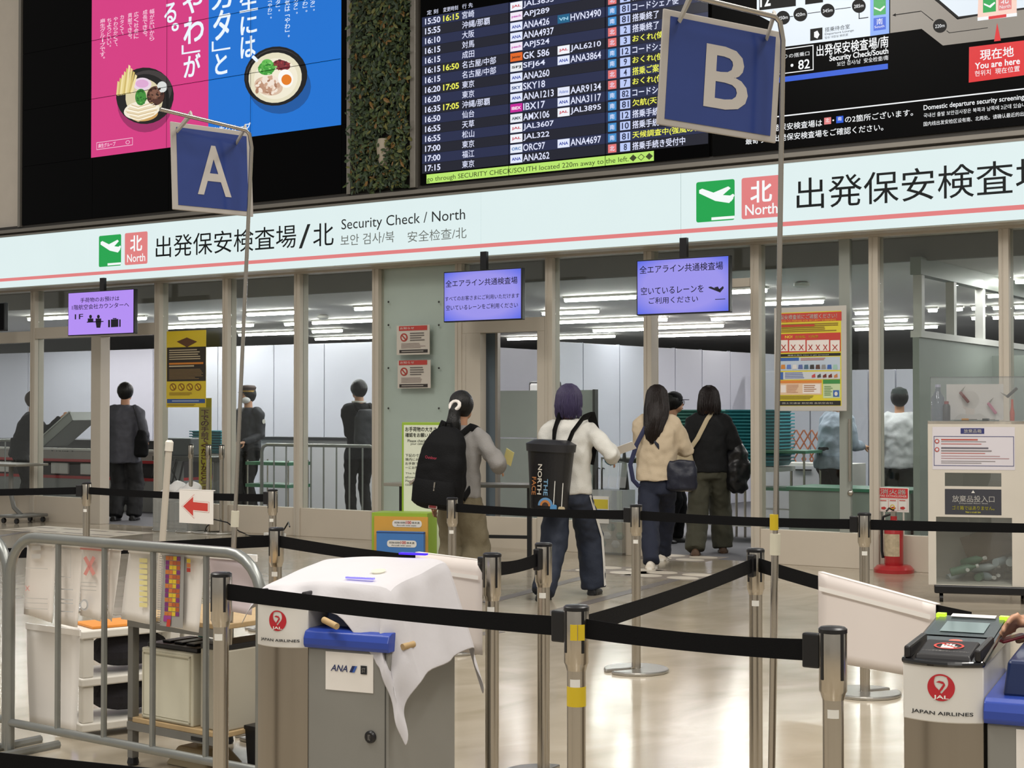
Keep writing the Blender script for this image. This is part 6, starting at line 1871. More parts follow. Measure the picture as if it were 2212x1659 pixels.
def hand(mb, W, d, up, side, s=1.0, curl=.6):
    """Palm with four fingers and a thumb; d points along the hand, up is the back of the hand."""
    d = Vector(d).normalized(); up = Vector(up); up = (up - d * up.dot(d)).normalized(); lat = d.cross(up) * side
    mb.tube([W - d * .02 * s, W + d * .03 * s, W + d * .085 * s], [.022 * s, .034 * s, .038 * s], 10, flat=[(.75, 1), (.5, 1.05), (.4, 1.0)])
    for i, (o, L) in enumerate(((-.028, .068), (-.010, .078), (.009, .072), (.027, .056))):
        b = W + d * .078 * s + lat * o * s; p = [b]; dd = d.copy()
        for k, f in enumerate((.45, .32, .23)):
            dd = (dd - up * (curl * (.45 + .35 * k))).normalized(); p.append(p[-1] + dd * L * f * s)
        mb.tube(p, [.0095 * s, .009 * s, .008 * s, .0055 * s], 8)
    b = W + d * .02 * s - lat * .028 * s
    t = (d * .7 - lat * .7 - up * .25).normalized(); t2 = (d * .95 - lat * .15 - up * .35).normalized()
    mb.tube([b, b + t * .038 * s, b + t * .038 * s + t2 * .034 * s], [.013 * s, .011 * s, .0075 * s], 8)


def person(label, pos, yaw, h, top_m, leg_m, shoe_m, hair_m, hair='short', lh=None, rh=None, lf=None, rf=None, lean=0.0, hd=(0, 0), puff=1.0, hem=.47, legw=1.0, long_sl=True, extra=None, vox=.009, sole=None, pitch=0.0,
           lcurl=.5, rcurl=.7, cuff=None, elb=(0, -1, -.3), fold=.032, rdir=None):
    M = at((pos[0], pos[1], pos[2] if len(pos) > 2 else 0), yaw); I = M.inverted()
    t = thing('person', label, 'person', M)
    lf = Vector(lf or (-.055 * h, 0, 0)); rf = Vector(rf or (.055 * h, 0, 0))
    mid = (lf + rf) / 2
    hipz = .505 * h - .25 * ((lf - rf).length - .11 * h) ** 2
    hip = Vector((mid.x, mid.y, hipz))
    sh = Vector((mid.x, mid.y + lean, .815 * h)) if lean else Vector((mid.x, mid.y, .815 * h))
    if lean: sh.z -= lean * lean * .8
    ax = (sh - hip)
    def tor(f): return hip + ax * f
    nb = sh + Vector((0, .008 * h, .025 * h))
    hc = sh + Vector((hd[0], .02 * h + hd[1], .118 * h))
    J = {}
    for s, f, hint in ((-1, lf, (0, 1, 0)), (1, rf, (0, 1, 0))):
        A = hip + Vector((s * .052 * h, 0, 0)); T = f + Vector((0, 0, .045 * h))
        k, T = ik(A, T, .245 * h, .235 * h, hint); J['k', s] = k; J['a', s] = T; J['h', s] = A
    for s, tg in ((-1, lh), (1, rh)):
        A = sh + Vector((s * .102 * h, 0, -.024 * h))
        T = Vector(tg) if tg else A + Vector((s * .045 * h, .03 * h, -.30 * h))
        e, T = ik(A, T, .168 * h, .148 * h, (s * .35 + elb[0], elb[1], elb[2])); J['s', s] = A; J['e', s] = e; J['w', s] = T
    # body: one continuous surface
    b = MB(); k = h / 1.65
    pr = []
    for f, rx, ry in ((-.05, .03, .02), (.0, .072, .045), (.3, .066, .044), (.7, .074, .048), (.95, .06, .038), (1.02, .03, .025)):
        c = tor(f); pr.append([(c.x + rx * h * cos(2 * pi * j / 16), c.y + ry * h * sin(2 * pi * j / 16), c.z) for j in range(16)])
    b.rings(pr)
    limb(b, [nb - Vector((0, 0, .03 * h)), hc - Vector((0, .01 * h, .03 * h))], [.034 * h, .031 * h])
    b.ell(hc + Vector((0, -.006 * h, .006 * h)), (.046 * h, .056 * h, .060 * h), 18, 12)
    b.ell(hc + Vector((0, .014 * h, -.030 * h)), (.037 * h, .040 * h, .036 * h), 14, 9)
    b.tube([hc + Vector((0, .048 * h, .008 * h)), hc + Vector((0, .060 * h, -.014 * h)), hc + Vector((0, .050 * h, -.019 * h))], [.006 * h, .010 * h, .008 * h], 8)
    for s in (-1, 1): b.ell(hc + Vector((s * .046 * h, -.004 * h, -.006 * h)), (.006 * h, .011 * h, .019 * h), 8, 6)
    for s in (-1, 1):
        limb(b, [J['s', s], J['e', s], J['w', s]], [.024 * h, .022 * h, .017 * h])
        limb(b, [J['h', s] - Vector((0, 0, .02 * h)), J['k', s], J['a', s]], [.040 * h, .030 * h, .021 * h])
        d = (J['w', s] - J['e', s]).normalized()
        if s > 0 and rdir:
            d = Vector(rdir).normalized(); limb(b, [J['w', s] - d * .01, J['w', s] + d * .02], [.017 * h, .016 * h])
        hand(b, J['w', s] + d * .012, d + Vector((0, .3, .1)) if (rh if s > 0 else lh) else d, Vector((s * .8, -.1, .6)) if (rh if s > 0 else lh) else Vector((s, 0, .1)), -s, k, rcurl if s > 0 else lcurl)
    bake(b.build('body', SKIN, t), vox, 3)
    for s in (-1, 1):
        MB().ell(hc + Vector((s * .018 * h, .0475 * h, .004 * h)), (.008 * h, .005 * h, .004 * h), 8, 6).build('eye', mat('eye_dark', '#1c1512', .3), t, smooth=True)
    MB().ell(hc + Vector((0, .0535 * h, -.036 * h)), (.014 * h, .004 * h, .004 * h), 8, 6).build('mouth', mat('lips', '#9a5c50', .5), t, smooth=True)
    # top
    g = MB(); pr = []
    for f, rx, ry in ((hem, .100, .072), (.52, .100, .074), (.60, .094, .070), (.68, .098, .074), (.75, .104, .074), (.80, .094, .064), (.825, .062, .05), (.842, .042, .042)):
        f_ = (f - .505) / (.815 - .505); c = hip + ax * f_ if f > .5 else Vector((hip.x, hip.y, f * h))
        pu = puff if f < .79 else 1 + (puff - 1) * .3
        pr.append([(c.x + rx * h * pu * cos(2 * pi * j / 20), c.y - .004 * h + ry * h * pu * sin(2 * pi * j / 20), c.z) for j in range(20)])
    g.rings(pr)
    for s in (-1, 1):
        A, E, W = J['s', s], J['e', s], J['w', s]
        limb(g, [A - Vector((s * .04 * h, 0, -.012 * h)), A, E, W], [.046 * h, .043 * h, .037 * h * puff, .027 * h * (1 + (puff - 1) * .5)], 14)
    bake(g.build('top', top_m, t), .012, 9, fold)
    # trousers
    g = MB(); pr = []
    for f, rx, ry in ((.615, .085, .062), (.56, .096, .068), (.50, .102, .074), (.46, .098, .07)):
        c = Vector((hip.x, hip.y, f * h + (hip.z - .505 * h)))
        pr.append([(c.x + rx * h * cos(2 * pi * j / 18), c.y - .004 * h + ry * h * sin(2 * pi * j / 18), c.z) for j in range(18)])
    g.rings(pr[::-1])
    for s in (-1, 1):
        a, kk, an = J['h', s], J['k', s], J['a', s]
        limb(g, [a, kk, an - Vector((0, 0, .012 * h))], [.060 * h, .043 * h * legw, .038 * h * legw], 14, .02)
    bake(g.build('trousers', leg_m, t), .012, 5, fold)
    # shoes
    ks = k * 1.38
    for s, f in ((-1, lf), (1, rf)):
        an = J['a', s]; g = MB(); z0 = f.z
        rs = []
        for y, w_, z1 in ((-.062, .026, .035), (-.05, .032, .05), (.0, .034, .055), (.05, .036, .036), (.09, .034, .026), (.112, .024, .018)):
            rs.append([(f.x + w_ * ks * cos(a), f.y + y * ks, z0 + max(0.0, .008 + (z1 * ks) * sin(a) * (1 if sin(a) > 0 else .15))) for a in [2 * pi * j / 12 for j in range(12)]])
        g.rings(rs); o = g.build('shoe', shoe_m, t, smooth=True); o.modifiers.new('s', 'SUBSURF').render_levels = 1
        so = MB().slab([(f.x + ks * .038 * cos(a), f.y + ks * (.025 + .094 * sin(a))) for a in [2 * pi * j / 16 for j in range(16)]], z0, z0 + .016 * ks); so.build('sole', sole or shoe_m, o)
    # hair
    g = MB(); hm = hair_m
    g.ell(hc + Vector((0, -.014 * h, .012 * h)), (.060 * h, .064 * h, .066 * h), 18, 12)
    if hair == 'bob':
        limb(g, [hc + Vector((0, -.022 * h, .02 * h)), hc + Vector((0, -.024 * h, -.03 * h)), hc + Vector((0, -.024 * h, -.066 * h))], [.056 * h, .068 * h, .066 * h], 16, .15)
    elif hair == 'long':
        limb(g, [hc + Vector((0, -.022 * h, .02 * h)), hc + Vector((0, -.03 * h, -.05 * h)), hc + Vector((0, -.055 * h, -.11 * h)), hc + Vector((-.01 * h, -.088 * h, -.19 * h)), hc + Vector((-.014 * h, -.098 * h, -.26 * h))], [.056 * h, .068 * h, .066 * h, .050 * h, .016 * h], 16)
    elif hair == 'shaggy':
        limb(g, [hc + Vector((0, -.02 * h, .02 * h)), hc + Vector((0, -.022 * h, -.02 * h)), hc + Vector((0, -.03 * h, -.05 * h))], [.058 * h, .064 * h, .044 * h], 16)
        for i in range(26):
            a = pi + pi * i / 25; q = hc + Vector((.054 * h * cos(a), -.018 * h + .052 * h * sin(a), -.02 * h))
            g.tube([q, q + Vector((.006 * h * cos(a * 3), -.002 * h, -.028 * h)), q + Vector((.010 * h * cos(a * 5), -.004 * h, -.046 * h - .012 * h * (i % 3)))], [.011 * h, .008 * h, .003 * h], 6)
    elif hair == 'pony':
        limb(g, [hc + Vector((0, -.058 * h, .012 * h)), hc + Vector((-.004 * h, -.080 * h, -.02 * h)), hc + Vector((-.006 * h, -.088 * h, -.08 * h)), hc + Vector((-.004 * h, -.095 * h, -.15 * h)), hc + Vector((0, -.10 * h, -.19 * h))], [.016 * h, .028 * h, .036 * h, .036 * h, .016 * h], 12)
        MB().tube([hc + Vector((.024 * h * cos(a), -.083 * h + .012 * h * sin(a), .004 * h + .020 * h * sin(a))) for a in [2 * pi * i / 12 for i in range(12)]], .009 * h, 8, closed=True).build('scrunchie', mat('scrunchie_white', '#ddd6d0', .8, bump=.5), t, smooth=True)
    else:
        g.ell(hc + Vector((0, -.03 * h, -.01 * h)), (.050 * h, .038 * h, .046 * h), 14, 9)
    if hair != 'none':
        bake(g.build('hair', hm, t), .008, 3, .012)
    if hair in ('bob', 'long', 'shaggy'):      # loose strands over the mass of hair
        low = {'bob': [((0, -.024, -.03), .064), ((0, -.024, -.066), .066), ((0, -.022, -.092), .062)],
               'long': [((0, -.028, -.05), .066), ((0, -.052, -.11), .064), ((-.008, -.082, -.17), .052), ((-.012, -.092, -.215), .036), ((-.014, -.096, -.255), .018)],
               'shaggy': [((0, -.022, -.02), .061), ((0, -.024, -.05), .057), ((0, -.020, -.082), .050)]}[hair]
        rn = random.Random(int(h * 1000)); g = MB()
        for i in range(90):
            a = pi - .35 + (pi + .7) * (i + rn.random()) / 90; jt = rn.uniform(.97, 1.05); pts = []
            for el in (1.35, .95, .5, .15):
                pts.append(hc + Vector((.060 * cos(el) * cos(a), -.014 + .064 * cos(el) * sin(a), .012 + .066 * sin(el))) * h * 1.0)
            for (cx_, cy_, cz_), r_ in low:
                pts.append(hc + Vector((cx_ + r_ * jt * cos(a + rn.uniform(-.08, .08)), cy_ + r_ * jt * sin(a), cz_ + rn.uniform(-.008, .004))) * h)
            n_ = len(pts); g.tube(pts, [.0045 * h] * (n_ - 2) + [.0038 * h, .001 * h], 5)
        tag(g.build('loose_strands', hm, t, smooth=True), kind='stuff')
    if cuff:
        s = 1; W, E = J['w', s], J['e', s]; d = (W - E).normalized()
        MB().tube([W - d * .035, W + d * .012], [.038 * h * .9, .030 * h * .9], 12).build('cuff', cuff, t, smooth=True)
    return t, J, hc, sh, hip


def HAIRM(name, c): return mat(name, c, .38, spec=.35, var=.35, scale=14, bump=.5, bscale=40, stretch=(6, 6, .5))


BRN = HAIRM('hair_brown', '#1a100c'); BKH = HAIRM('hair_black', '#0b0908'); PURP = HAIRM('hair_purple', '#3a3350'); DBR = HAIRM('hair_dark_red', '#150b0a')
KNIT = lambda n, c: mat(n, c, .9, var=.06, scale=10, bump=.35, bscale=160)
DARK = mat('black_fabric', '#0a0a0d', .8, spec=.2, bump=.2, bscale=80)
BLKS = mat('black_shoe', '#121214', .4)


def local(M_yaw_pos, p):
    return M_yaw_pos.inverted() @ Vector(p)


def strap(pts, w_, th_, name, m, parent):
    P = [Vector(p) for p in pts]
    MB().tube(sub(P, 4), w_, 8, flat=[(1, th_ / w_)] * (4 * (len(P) - 1) + 1)).build(name, m, parent, smooth=True)


# ---- woman with ponytail and black rucksack
Y1 = 11.0; pos = ((992 - CX) / F * Y1, Y1); ya = -.42; M1 = at((pos[0], pos[1], 0), ya)
h1 = 1.515
rh = local(M1, dp(1078, 1012, Y1 + .05))
p1, J, hc, sh, hip = person('woman with black ponytail, white scrunchie, grey sweater and khaki trousers', pos, ya, h1, KNIT('sweater_grey', '#85827f'), mat('khaki', '#6e6550', .85, var=.1, bump=.3, bscale=60), BLKS, BKH, 'pony', rh=tuple(rh), hem=.50, puff=1.12, legw=1.75, hd=(.012, 0), elb=(.5, -.7, -.6))
RS = mat('rucksack_black', '#08080a', .75, spec=.2, var=.1, bump=.3, bscale=120)
BPM = M1 @ Matrix.Translation((-.015, -.245, .98)) @ Matrix.Rotation(.10, 4, 'Y')
t = thing('rucksack', 'large black rucksack with red stitched lettering worn by the ponytailed woman', 'rucksack', BPM)
g = MB(); rs = []
for z, w_, d_, yo in ((-.29, .13, .07, .02), (-.27, .175, .105, .0), (-.12, .185, .12, -.01), (.05, .175, .11, 0), (.18, .15, .09, .02), (.26, .10, .06, .05), (.29, .05, .035, .06)):
    rs.append([(w_ * (abs(cos(a)) ** .7) * (1 if cos(a) > 0 else -1), yo + d_ * (abs(sin(a)) ** .7) * (1 if sin(a) > 0 else -1), z) for a in [2 * pi * j / 24 for j in range(24)]])
bake(g.rings(rs).build('bag', RS, t), .012, 4, .02)
g = MB(); rs = []
for z, w_, d_ in ((-.26, .14, .03), (-.24, .165, .055), (-.13, .165, .06), (-.08, .15, .03)):
    rs.append([(w_ * cos(a), -.10 + d_ * sin(a), z) for a in [2 * pi * j / 20 for j in range(20)]])
g.rings(rs).build('front_pocket', RS, t, smooth=True)
text('Outdoor', (-.075, .065, .015, .085), mat('red_stitch', '#b0304a', .6), t, -.125)
MB().box(-.01, -.135, -.275, .055, -.128, -.225).build('patch', mat('patch_frame', '#b9a9a4', .6), t); MB().box(-.004, -.138, -.27, .049, -.135, -.23).build('patch_print', mat('patch_red', '#7a2a2c', .6), t)
MB().tube([(-.16, -.07, -.10), (-.20, -.08, -.13)], .012, 8).build('zip_pull', STEEL, t); MB().tube([(.03, -.15, -.09), (.03, -.155, -.15)], .006, 6).build('zip_pull', STEEL, t)
for s in (-1, 1):
    strap([(s * .09, .06, .24), (s * .115, .16, .30), (s * .13, .27, .28), (s * .14, .30, .1), (s * .15, .20, -.12), (s * .15, .08, -.2)], .028, .008, 'shoulder_strap', RS, t)
MB().tube([(-.03, .05, .28), (-.02, .04, .32), (.02, .04, .32), (.03, .05, .28)], .008, 6).build('grab_loop', RS, t)
W = J['w', 1]
LFM = M1 @ Matrix.Translation(W + Vector((.03, .10, .075))) @ Matrix.Rotation(.5, 4, 'Y') @ Matrix.Rotation(.5, 4, 'X')
o = MB().box(-.035, -.001, -.06, .035, .001, .07).build('leaflet', mat('leaflet_yellow', '#d9d08a', .6), M=LFM); tag(o, 'small yellow leaflet in the hand of the ponytailed woman', 'leaflet')

# ---- person with purple hair, white sweater and box rucksack
pos = (gp(1172, 1297) + gp(1283, 1284)) / 2; Y2 = pos.y; pos = (pos.x + .02, Y2); ya = -.30; M2 = at((pos[0], pos[1], 0), ya); h2 = 1.565
lf = local(M2, gp(1172, 1297)); rf = local(M2, gp(1283, 1284)); rh = local(M2, dp(1320, 992, Y2 + .05))
NAVYT = mat('track_navy', '#1f2738', .7, var=.08, bump=.2)
p2, J, hc, sh, hip = person('person with short purple hair, white sweater and navy striped track trousers', pos, ya, h2, KNIT('sweater_white', '#cfcdc6'), NAVYT, BLKS, PURP, 'shaggy', lf=tuple(lf), rf=tuple(rf), rh=tuple(rh), hem=.49, puff=1.14, legw=1.55, cuff=mat('cuff_teal', '#1d6470', .7), elb=(.5, -.7, -.6))
def side_stripe(off, m):
    A, Kn, An = J['h', 1], J['k', 1], J['a', 1]
    pts = [A + Vector((.093, -.01 + off, 0)), A.lerp(Kn, .5) + Vector((.096, off, 0)), Kn + Vector((.103, off, 0)), Kn.lerp(An, .5) + Vector((.099, off, 0)), An + Vector((.090, off, .0))]
    MB().tube(sub(pts, 3), .009, 6, flat=[(1, .4)] * 13).build('side_stripe', m, p2)
side_stripe(-.03, WENA); side_stripe(.0, WENA)
BX = M2 @ Matrix.Translation((-.10, -.225, .895)) @ Matrix.Rotation(-.20, 4, 'Z') @ Matrix.Rotation(.04, 4, 'Y')
t = thing('box_rucksack', 'black box shaped rucksack with vertical lettering worn by the purple haired person', 'rucksack', BX)
g = MB(); rs = []
for z, w_, d_ in ((-.235, .115, .075), (-.225, .13, .09), (.0, .145, .10), (.20, .16, .11), (.235, .165, .115), (.25, .13, .09)):
    rs.append([(w_ * (abs(cos(a)) ** .45) * (1 if cos(a) > 0 else -1), d_ * (abs(sin(a)) ** .45) * (1 if sin(a) > 0 else -1), z) for a in [2 * pi * j / 28 for j in range(28)]])
g.rings(rs).build('bag', mat('coated_black', '#17171a', .35, var=.1, bump=.15, bscale=50), t, smooth=True)
MB().rings([[(w_ * (abs(cos(a)) ** .5) * (1 if cos(a) > 0 else -1), d_ * (abs(sin(a)) ** .5) * (1 if sin(a) > 0 else -1), z) for a in [2 * pi * j / 24 for j in range(24)]] for z, w_, d_ in ((.19, .17, .12), (.245, .175, .125), (.275, .12, .08))]).build('lid_flap', mat('coated_black2', '#222226', .45), t, smooth=True)
RM = lambda x, z: Matrix.Translation((x, 0, z)) @ Matrix.Rotation(pi / 2, 4, 'Y')
for s, x, z, L, c, yy in (('THE', .024, -.065, .12, '#6f98b8', -.112), ('NORTH', -.026, -.01, .22, '#c4bfb4', -.114), ('FACE', -.072, -.06, .13, '#a0683a', -.112)):
    text(s, (-L / 2, -.017, L / 2, .017), mat('bag_' + s, c, .5), t, yy, .02, M=RM(x, z))
for r_, c in ((.06, '#5f8db8'), (.043, '#b8763c'), (.026, '#3a2a24')):
    MB().prism([(.022 + r_ * cos(a), -.20 + r_ * sin(a)) for a in [pi * i / 12 for i in range(13)]], -.104 - (.06 - r_) * .05, -.098).build('dome_emblem', ink(c), t)
for s in (-1, 1):
    strap([(s * .05 + .03, .09, .22), (s * .075 + .055, .085, .34), (s * .10 + .085, .14, .445), (s * .11 + .09, .24, .465), (s * .12 + .08, .33, .33), (s * .13 + .05, .28, .10)], .034, .009, 'shoulder_strap', RS, t)
for x, c, lab, z in ((.10, '#4f87b8', 'blue luggage tag dangling from the box rucksack', -.215), (.165, '#b8a88a', 'cream framed charm dangling from the box rucksack', -.225)):
    k_ = thing('bag_charm', lab, 'charm', BX @ Matrix.Translation((x, -.125, z)))
    MB().prism(rrect(-.025, -.045, .025, .03, .012), -.004, .004).build('tag', mat('charm' + c, c, .5), k_); MB().tube([(0, 0, .03), (.005, 0, .20)], .003, 6).build('cord', WLAB, k_)
W = J['w', 1]
o = MB().box(-.09, -.001, -.045, .09, .001, .045).build('boarding_paper', PAPER, M=M2 @ Matrix.Translation(W + Vector((.07, .10, .075))) @ Matrix.Rotation(-.35, 4, 'Y') @ Matrix.Rotation(.9, 4, 'X')); tag(o, 'white paper in the hand of the purple haired person', 'paper')

# ---- woman with long brown hair in a cream sweater
pos = (gp(1406, 1229) + gp(1432, 1210)) / 2; Y3 = pos.y; pos = (pos.x, Y3); ya = -.25; M3 = at((pos[0], pos[1], 0), ya); h3 = 1.60
lf = local(M3, gp(1406, 1229)); rf = local(M3, gp(1432, 1210))
p3, J, hc, sh, hip = person('woman with long brown hair, cream sweater and white sneakers', pos, ya, h3, KNIT('sweater_cream', '#cbb99e'), mat('navy_cotton', '#171d30', .8, bump=.2), mat('sneaker_white', '#d9d0c2', .5), BRN, 'long', lf=tuple(lf), rf=tuple(rf), lh=(-.12, .30, 1.02), rh=(.16, .30, 1.02), hem=.475, puff=1.22, legw=1.25, elb=(.3, -.5, -.8), sole=mat('sole_white', '#e6e2da', .5))
NB = mat('navy_nylon', '#15192a', .45, bump=.3, bscale=30)
t = thing('shoulder_bag', 'dark navy shoulder bag at the hip of the woman in cream', 'bag', M3 @ Matrix.Translation((.23, -.08, .80)))
g = MB(); g.rings([[(w_ * cos(a), d_ * sin(a), z) for a in [2 * pi * j / 16 for j in range(16)]] for z, w_, d_ in ((-.13, .10, .04), (-.12, .14, .07), (.06, .15, .07), (.14, .13, .045))])
bake(g.build('pouch', NB, t), .014, 4, .03)
strap([(-.10, .0, .12), (-.20, -.075, .28), (-.30, -.07, .44), (-.33, .08, .52)], .018, .005, 'strap', NB, t)
t = thing('sling_strap', 'blue strap hanging behind the left arm of the woman in cream', 'strap', M3 @ Matrix.Translation((-.20, -.13, 1.02)))
strap([(.12, -.01, .22), (.04, -.02, .06), (-.02, 0, -.12), (.0, .03, -.26), (.05, .06, -.32)], .02, .006, 'webbing', mat('strap_blue', '#2a2f50', .7), t)

# ---- person in a black cap seen from the side
Y5 = 16.1; pos = ((1447 - CX) / F * Y5, Y5); ya = -1.35; M5 = at((pos[0], pos[1], 0), ya); h5 = 1.57
p5, J, hc, sh, hip = person('person in a black cap and glasses seen in profile behind the woman in cream', pos, ya, h5, DARK, DARK, BLKS, BKH, 'short', lf=(-.05, .10, 0), rf=(.06, -.10, 0), rh=(.12, .28, 1.0), hd=(0, .02))
cp = thing('baseball_cap', 'black baseball cap on the person seen in profile', 'cap', M5 @ Matrix.Translation(hc))
MB().rings([[(r_ * h5 * cos(a), -.008 * h5 + r_ * 1.14 * h5 * sin(a), z * h5) for a in [2 * pi * j / 18 for j in range(18)]] for z, r_ in ((.012, .055), (.04, .055), (.062, .044), (.075, .022), (.079, .004))]).build('crown', DARK, cp, smooth=True)
MB().slab([(.052 * h5 * cos(a), .045 * h5 + .055 * h5 * sin(a)) for a in [pi * i / 10 for i in range(11)]], .02 * h5, .024 * h5).build('peak', DARK, cp)
gl = thing('glasses', 'thin framed glasses on the person seen in profile', 'glasses', M5 @ Matrix.Translation(hc))
for s in (-1, 1): MB().tube([(s * .022 * h5 + .016 * h5 * cos(a), .056 * h5, .004 * h5 + .013 * h5 * sin(a)) for a in [2 * pi * i / 12 for i in range(12)]], .0025, 6, closed=True).build('rim', BLKP, gl); MB().tube([(s * .038 * h5, .056 * h5, .006 * h5), (s * .050 * h5, 0, .006 * h5)], .002, 6).build('temple', BLKP, gl)

# ---- woman with dark bob, black sweater and olive trousers
pos = (gp(1502, 1200) + gp(1562, 1194)) / 2; Y4 = pos.y; pos = (pos.x, Y4); ya = -.12; M4 = at((pos[0], pos[1], 0), ya); h4 = 1.61
lf = local(M4, gp(1502, 1200)); rf = local(M4, gp(1562, 1194))
p4, J, hc, sh, hip = person('woman with a dark bob, black sweater and olive trousers walking into the doorway', pos, ya, h4, KNIT('sweater_black', '#0a0b0e'), mat('olive', '#454437', .85, var=.1, bump=.2), mat('shoe_brown', '#5a4434', .5), DBR, 'bob', lf=tuple(lf), rf=tuple(rf), rh=(.24, .20, .95), hem=.49, puff=1.15, legw=1.6)
CRM = mat('canvas_cream', '#bdae90', .8, bump=.2)
t = thing('tote_bag', 'cream canvas tote bag slung across the woman in black', 'bag', M4 @ Matrix.Translation((-.24, -.10, .80)))
g = MB(); g.rings([[(w_ * cos(a), d_ * sin(a), z) for a in [2 * pi * j / 16 for j in range(16)]] for z, w_, d_ in ((-.19, .07, .03), (-.17, .11, .05), (.02, .11, .05), (.18, .08, .03))])
bake(g.build('pouch', CRM, t), .014, 4, .03)
strap([(.02, .0, .16), (.13, -.035, .32), (.22, -.03, .50), (.27, .06, .57)], .022, .006, 'strap', CRM, t)
o = MB(); pj = M4 @ Matrix.Translation((.27, .0, .86))
o.rings([[(w_ * cos(a), d_ * sin(a), z) for a in [2 * pi * j / 16 for j in range(16)]] for z, w_, d_ in ((-.27, .05, .05), (-.23, .10, .08), (-.05, .13, .10), (.12, .11, .09), (.20, .05, .05))])
o = bake(o.build('puffer_jacket', mat('puffer_black', '#121216', .35, bump=.4, bscale=20), M=pj), .014, 3, .06); tag(o, 'black puffer jacket carried over the arm of the woman in black', 'jacket')

# ---- man in grey jacket in the left doorway
Y7 = 19.35; pos = ((266 - CX) / F * Y7, Y7); ya = -.08; M7 = at((pos[0], pos[1], 0), ya); h7 = 1.735
p7, J, hc, sh, hip = person('man with thinning hair in a grey blue jacket standing in the left doorway', pos, ya, h7, mat('jacket_greyblue', '#45464f', .7, bump=.2), mat('trousers_black', '#1b1b1d', .8), BLKS, BKH, 'short', lf=(-.10, 0, 0), rf=(.11, .10, 0), lh=(-.16, .25, 1.1), rh=(.20, .28, 1.02), hem=.42, puff=1.22, legw=1.45)
t = thing('shoulder_bag', 'black shoulder bag hanging on the man in the left doorway', 'bag', M7 @ Matrix.Translation((.255, -.06, 1.0)))
g = MB(); g.rings([[(w_ * cos(a), d_ * sin(a), z) for a in [2 * pi * j / 14 for j in range(14)]] for z, w_, d_ in ((-.20, .05, .05), (-.17, .09, .08), (.0, .09, .08), (.14, .05, .05))]); bake(g.build('pouch', DARK, t), .014, 4, .02)
strap([(-.02, .0, .12), (-.06, .0, .3), (-.10, .0, .44)], .022, .006, 'strap', DARK, t)

# ---- person in black lifting the tray
Y8 = 20.6; pos = ((42 - CX) / F * Y8, Y8); ya = -1.15; M8 = at((pos[0], pos[1], 0), ya); h8 = 1.66
rh = local(M8, dp(128, 905, Y8 - .1)); lh = local(M8, dp(120, 925, Y8 + .2))
person('person in black reaching out to lift the grey tray', pos, ya, h8, DARK, DARK, BLKS, HAIRM('hair_mid', '#3a2a20'), 'short', rh=tuple(rh), lh=tuple(lh), lean=.16, puff=1.1, elb=(0, -.2, -1))
# ---- guard
Y9 = 20.1; pos = ((538 - CX) / F * Y9, Y9); ya = 2.6; M9 = at((pos[0], pos[1], 0), ya); h9 = 1.70
p9, J, hc, sh, hip = person('guard in dark uniform with peaked cap and white face mask', pos, ya, h9, mat('uniform_navy', '#1c1e26', .7), DARK, BLKS, BKH, 'short', lh=(-.12, .22, .98), rh=(.12, .22, .98))
cp = thing('peaked_cap', 'brown peaked cap with gold band on the guard', 'cap', M9 @ Matrix.Translation(hc))
BRC = mat('cap_brown', '#3d2a22', .7)
MB().rings([[(r_ * h9 * cos(a), -.006 * h9 + r_ * 1.12 * h9 * sin(a), z * h9) for a in [2 * pi * j / 18 for j in range(18)]] for z, r_ in ((.022, .055), (.045, .057), (.06, .062), (.075, .05), (.08, .01))]).build('crown', BRC, cp, smooth=True)
MB().rings([[(.0565 * h9 * cos(a), -.006 * h9 + .0565 * 1.12 * h9 * sin(a), z * h9) for a in [2 * pi * j / 18 for j in range(18)]] for z in (.026, .036)], caps=False).build('gold_band', mat('gold', '#b8954a', .35, metal=.8), cp)
MB().slab([(.05 * h9 * cos(a), .046 * h9 + .03 * h9 * sin(a)) for a in [pi * i / 10 for i in range(11)]], .02 * h9, .024 * h9).build('peak', BLKP, cp)
o = MB().ell((0, .022 * h9, -.034 * h9), (.041 * h9, .038 * h9, .030 * h9), 14, 9).build('face_mask', mat('mask_white', '#e4e4e6', .7), M=M9 @ Matrix.Translation(hc), smooth=True); tag(o, 'white face mask worn by the guard', 'mask')
MB().prism(circ(0, 0, .03), -.004, .0).build('arm_badge', mat('badge', '#b8b4ac', .5), p9, M=Matrix.Translation(J['s', -1] + Vector((-.075, 0, -.10))) @ Matrix.Rotation(-pi / 2, 4, 'Z'))
# ---- man with dark rucksack looking down
Y10 = 18.9; pos = ((778 - CX) / F * Y10, Y10); ya = .45; M10 = at((pos[0], pos[1], 0), ya); h10 = 1.76
p10, J, hc, sh, hip = person('man in black suit looking down behind the glass with a rucksack', pos, ya, h10, DARK, DARK, BLKS, BKH, 'short', lh=(-.05, .25, 1.15), rh=(.08, .25, 1.12), hd=(0, .03))
MB().tube([hc + Vector((.045 * cos(a) * h10, -.01 * h10 + .04 * sin(a) * h10, -.085 * h10)) for a in [2 * pi * i / 14 for i in range(14)]], .014, 6, closed=True).build('collar', WENA, p10, smooth=True)
t = thing('rucksack', 'dark grey rucksack on the man in the black suit', 'rucksack', M10 @ Matrix.Translation((0, -.20, 1.18)))
g = MB(); g.rings([[(w_ * (abs(cos(a)) ** .6) * (1 if cos(a) > 0 else -1), d_ * sin(a), z) for a in [2 * pi * j / 18 for j in range(18)]] for z, w_, d_ in ((-.25, .12, .06), (-.22, .15, .09), (.12, .14, .08), (.22, .09, .05))]); bake(g.build('bag', mat('ruck_grey', '#24262c', .6, bump=.2), t), .014, 4, .02)
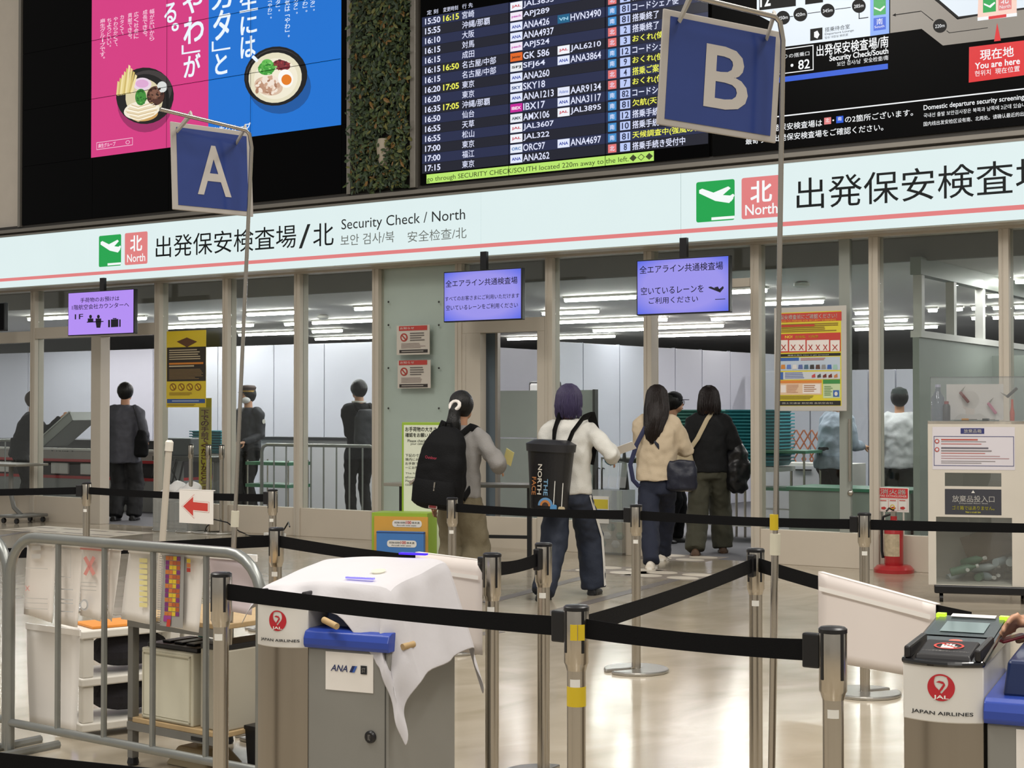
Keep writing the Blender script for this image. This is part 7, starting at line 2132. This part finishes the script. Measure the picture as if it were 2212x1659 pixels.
for s in (-1, 1): strap([(s * .08, .04, .2), (s * .10, .14, .27), (s * .11, .26, .2), (s * .12, .24, -.05), (s * .12, .06, -.18)], .022, .007, 'shoulder_strap', DARK, t)
# ---- staff on the right behind the glass
Y11 = 16.3; pos = ((1792 - CX) / F * Y11, Y11); ya = -1.0; M11 = at((pos[0], pos[1], 0), ya)
person('stooping staff member in a light blue shirt behind the poster', pos, ya, 1.64, mat('shirt_blue', '#9aa5b4', .7, bump=.2), DARK, BLKS, BKH, 'short', rh=(.14, .34, 1.0), lh=(-.12, .34, 1.0), lean=.10, puff=1.15, elb=(0, -.3, -1))
Y12 = 16.6; pos = ((1943 - CX) / F * Y12, Y12); ya = -.2; M12 = at((pos[0], pos[1], 0), ya)
_, J, hc, sh, hip = person('staff member in a white long sleeved shirt and dark cap seen from behind', pos, ya, 1.62, mat('shirt_white', '#cfd0d2', .7, bump=.2), mat('trousers_olive', '#2c2e2a', .8), BLKS, BKH, 'short', lh=(-.22, .12, .92), puff=1.1)
cp = thing('round_cap', 'dark green cap on the staff member in white', 'cap', M12 @ Matrix.Translation(hc))
MB().rings([[(r_ * 1.62 * cos(a), -.01 * 1.62 + r_ * 1.14 * 1.62 * sin(a), z * 1.62) for a in [2 * pi * j / 18 for j in range(18)]] for z, r_ in ((.005, .0545), (.04, .056), (.065, .046), (.08, .01))]).build('crown', mat('cap_green', '#262e2c', .8), cp, smooth=True)
# ---- traveller at the right edge: only the hand reaches into the picture
pos = (1.76, 4.14); ya = 2.2; M13 = at((pos[0], pos[1], 0), ya)
rh = local(M13, dp(2268, 1334, 3.98))
_, J, hc, sh, hip = person('traveller beyond the right edge whose hand reaches over the ticket reader', pos, ya, 1.62, DARK, DARK, BLKS, BKH, 'short', rh=tuple(rh), puff=1.1, vox=.006, rcurl=.6, rdir=(.59, .81, -.22), lean=.15, elb=(.2, -.8, -.5))
W = J['w', 1]
o = MB().prism(rrect(-.02, -.04, .02, .04, .01), -.004, .004).build('red_phone', mat('phone_red', '#7a1f2a', .3), M=M13 @ Matrix.Translation(W + Vector((.59, .81, -.22)).normalized() * .105 + Vector((0, 0, -.032))) @ Matrix.Rotation(-.63, 4, 'Z') @ Matrix.Rotation(1.3, 4, 'X'), bevel=.003); tag(o, 'dark red phone in the hand at the right edge', 'phone')

# ---------------------------------------------------------------- finish: lettering, and shrink live modifiers of soft things to plain meshes
flush_text()
dg = bpy.context.evaluated_depsgraph_get(); dg.update()
for o in [o for o in S.objects if o.get('bake')]:
    me = bpy.data.meshes.new_from_object(o.evaluated_get(dg))
    o.modifiers.clear(); o.data = me
    me.shade_smooth()
    del o['bake']
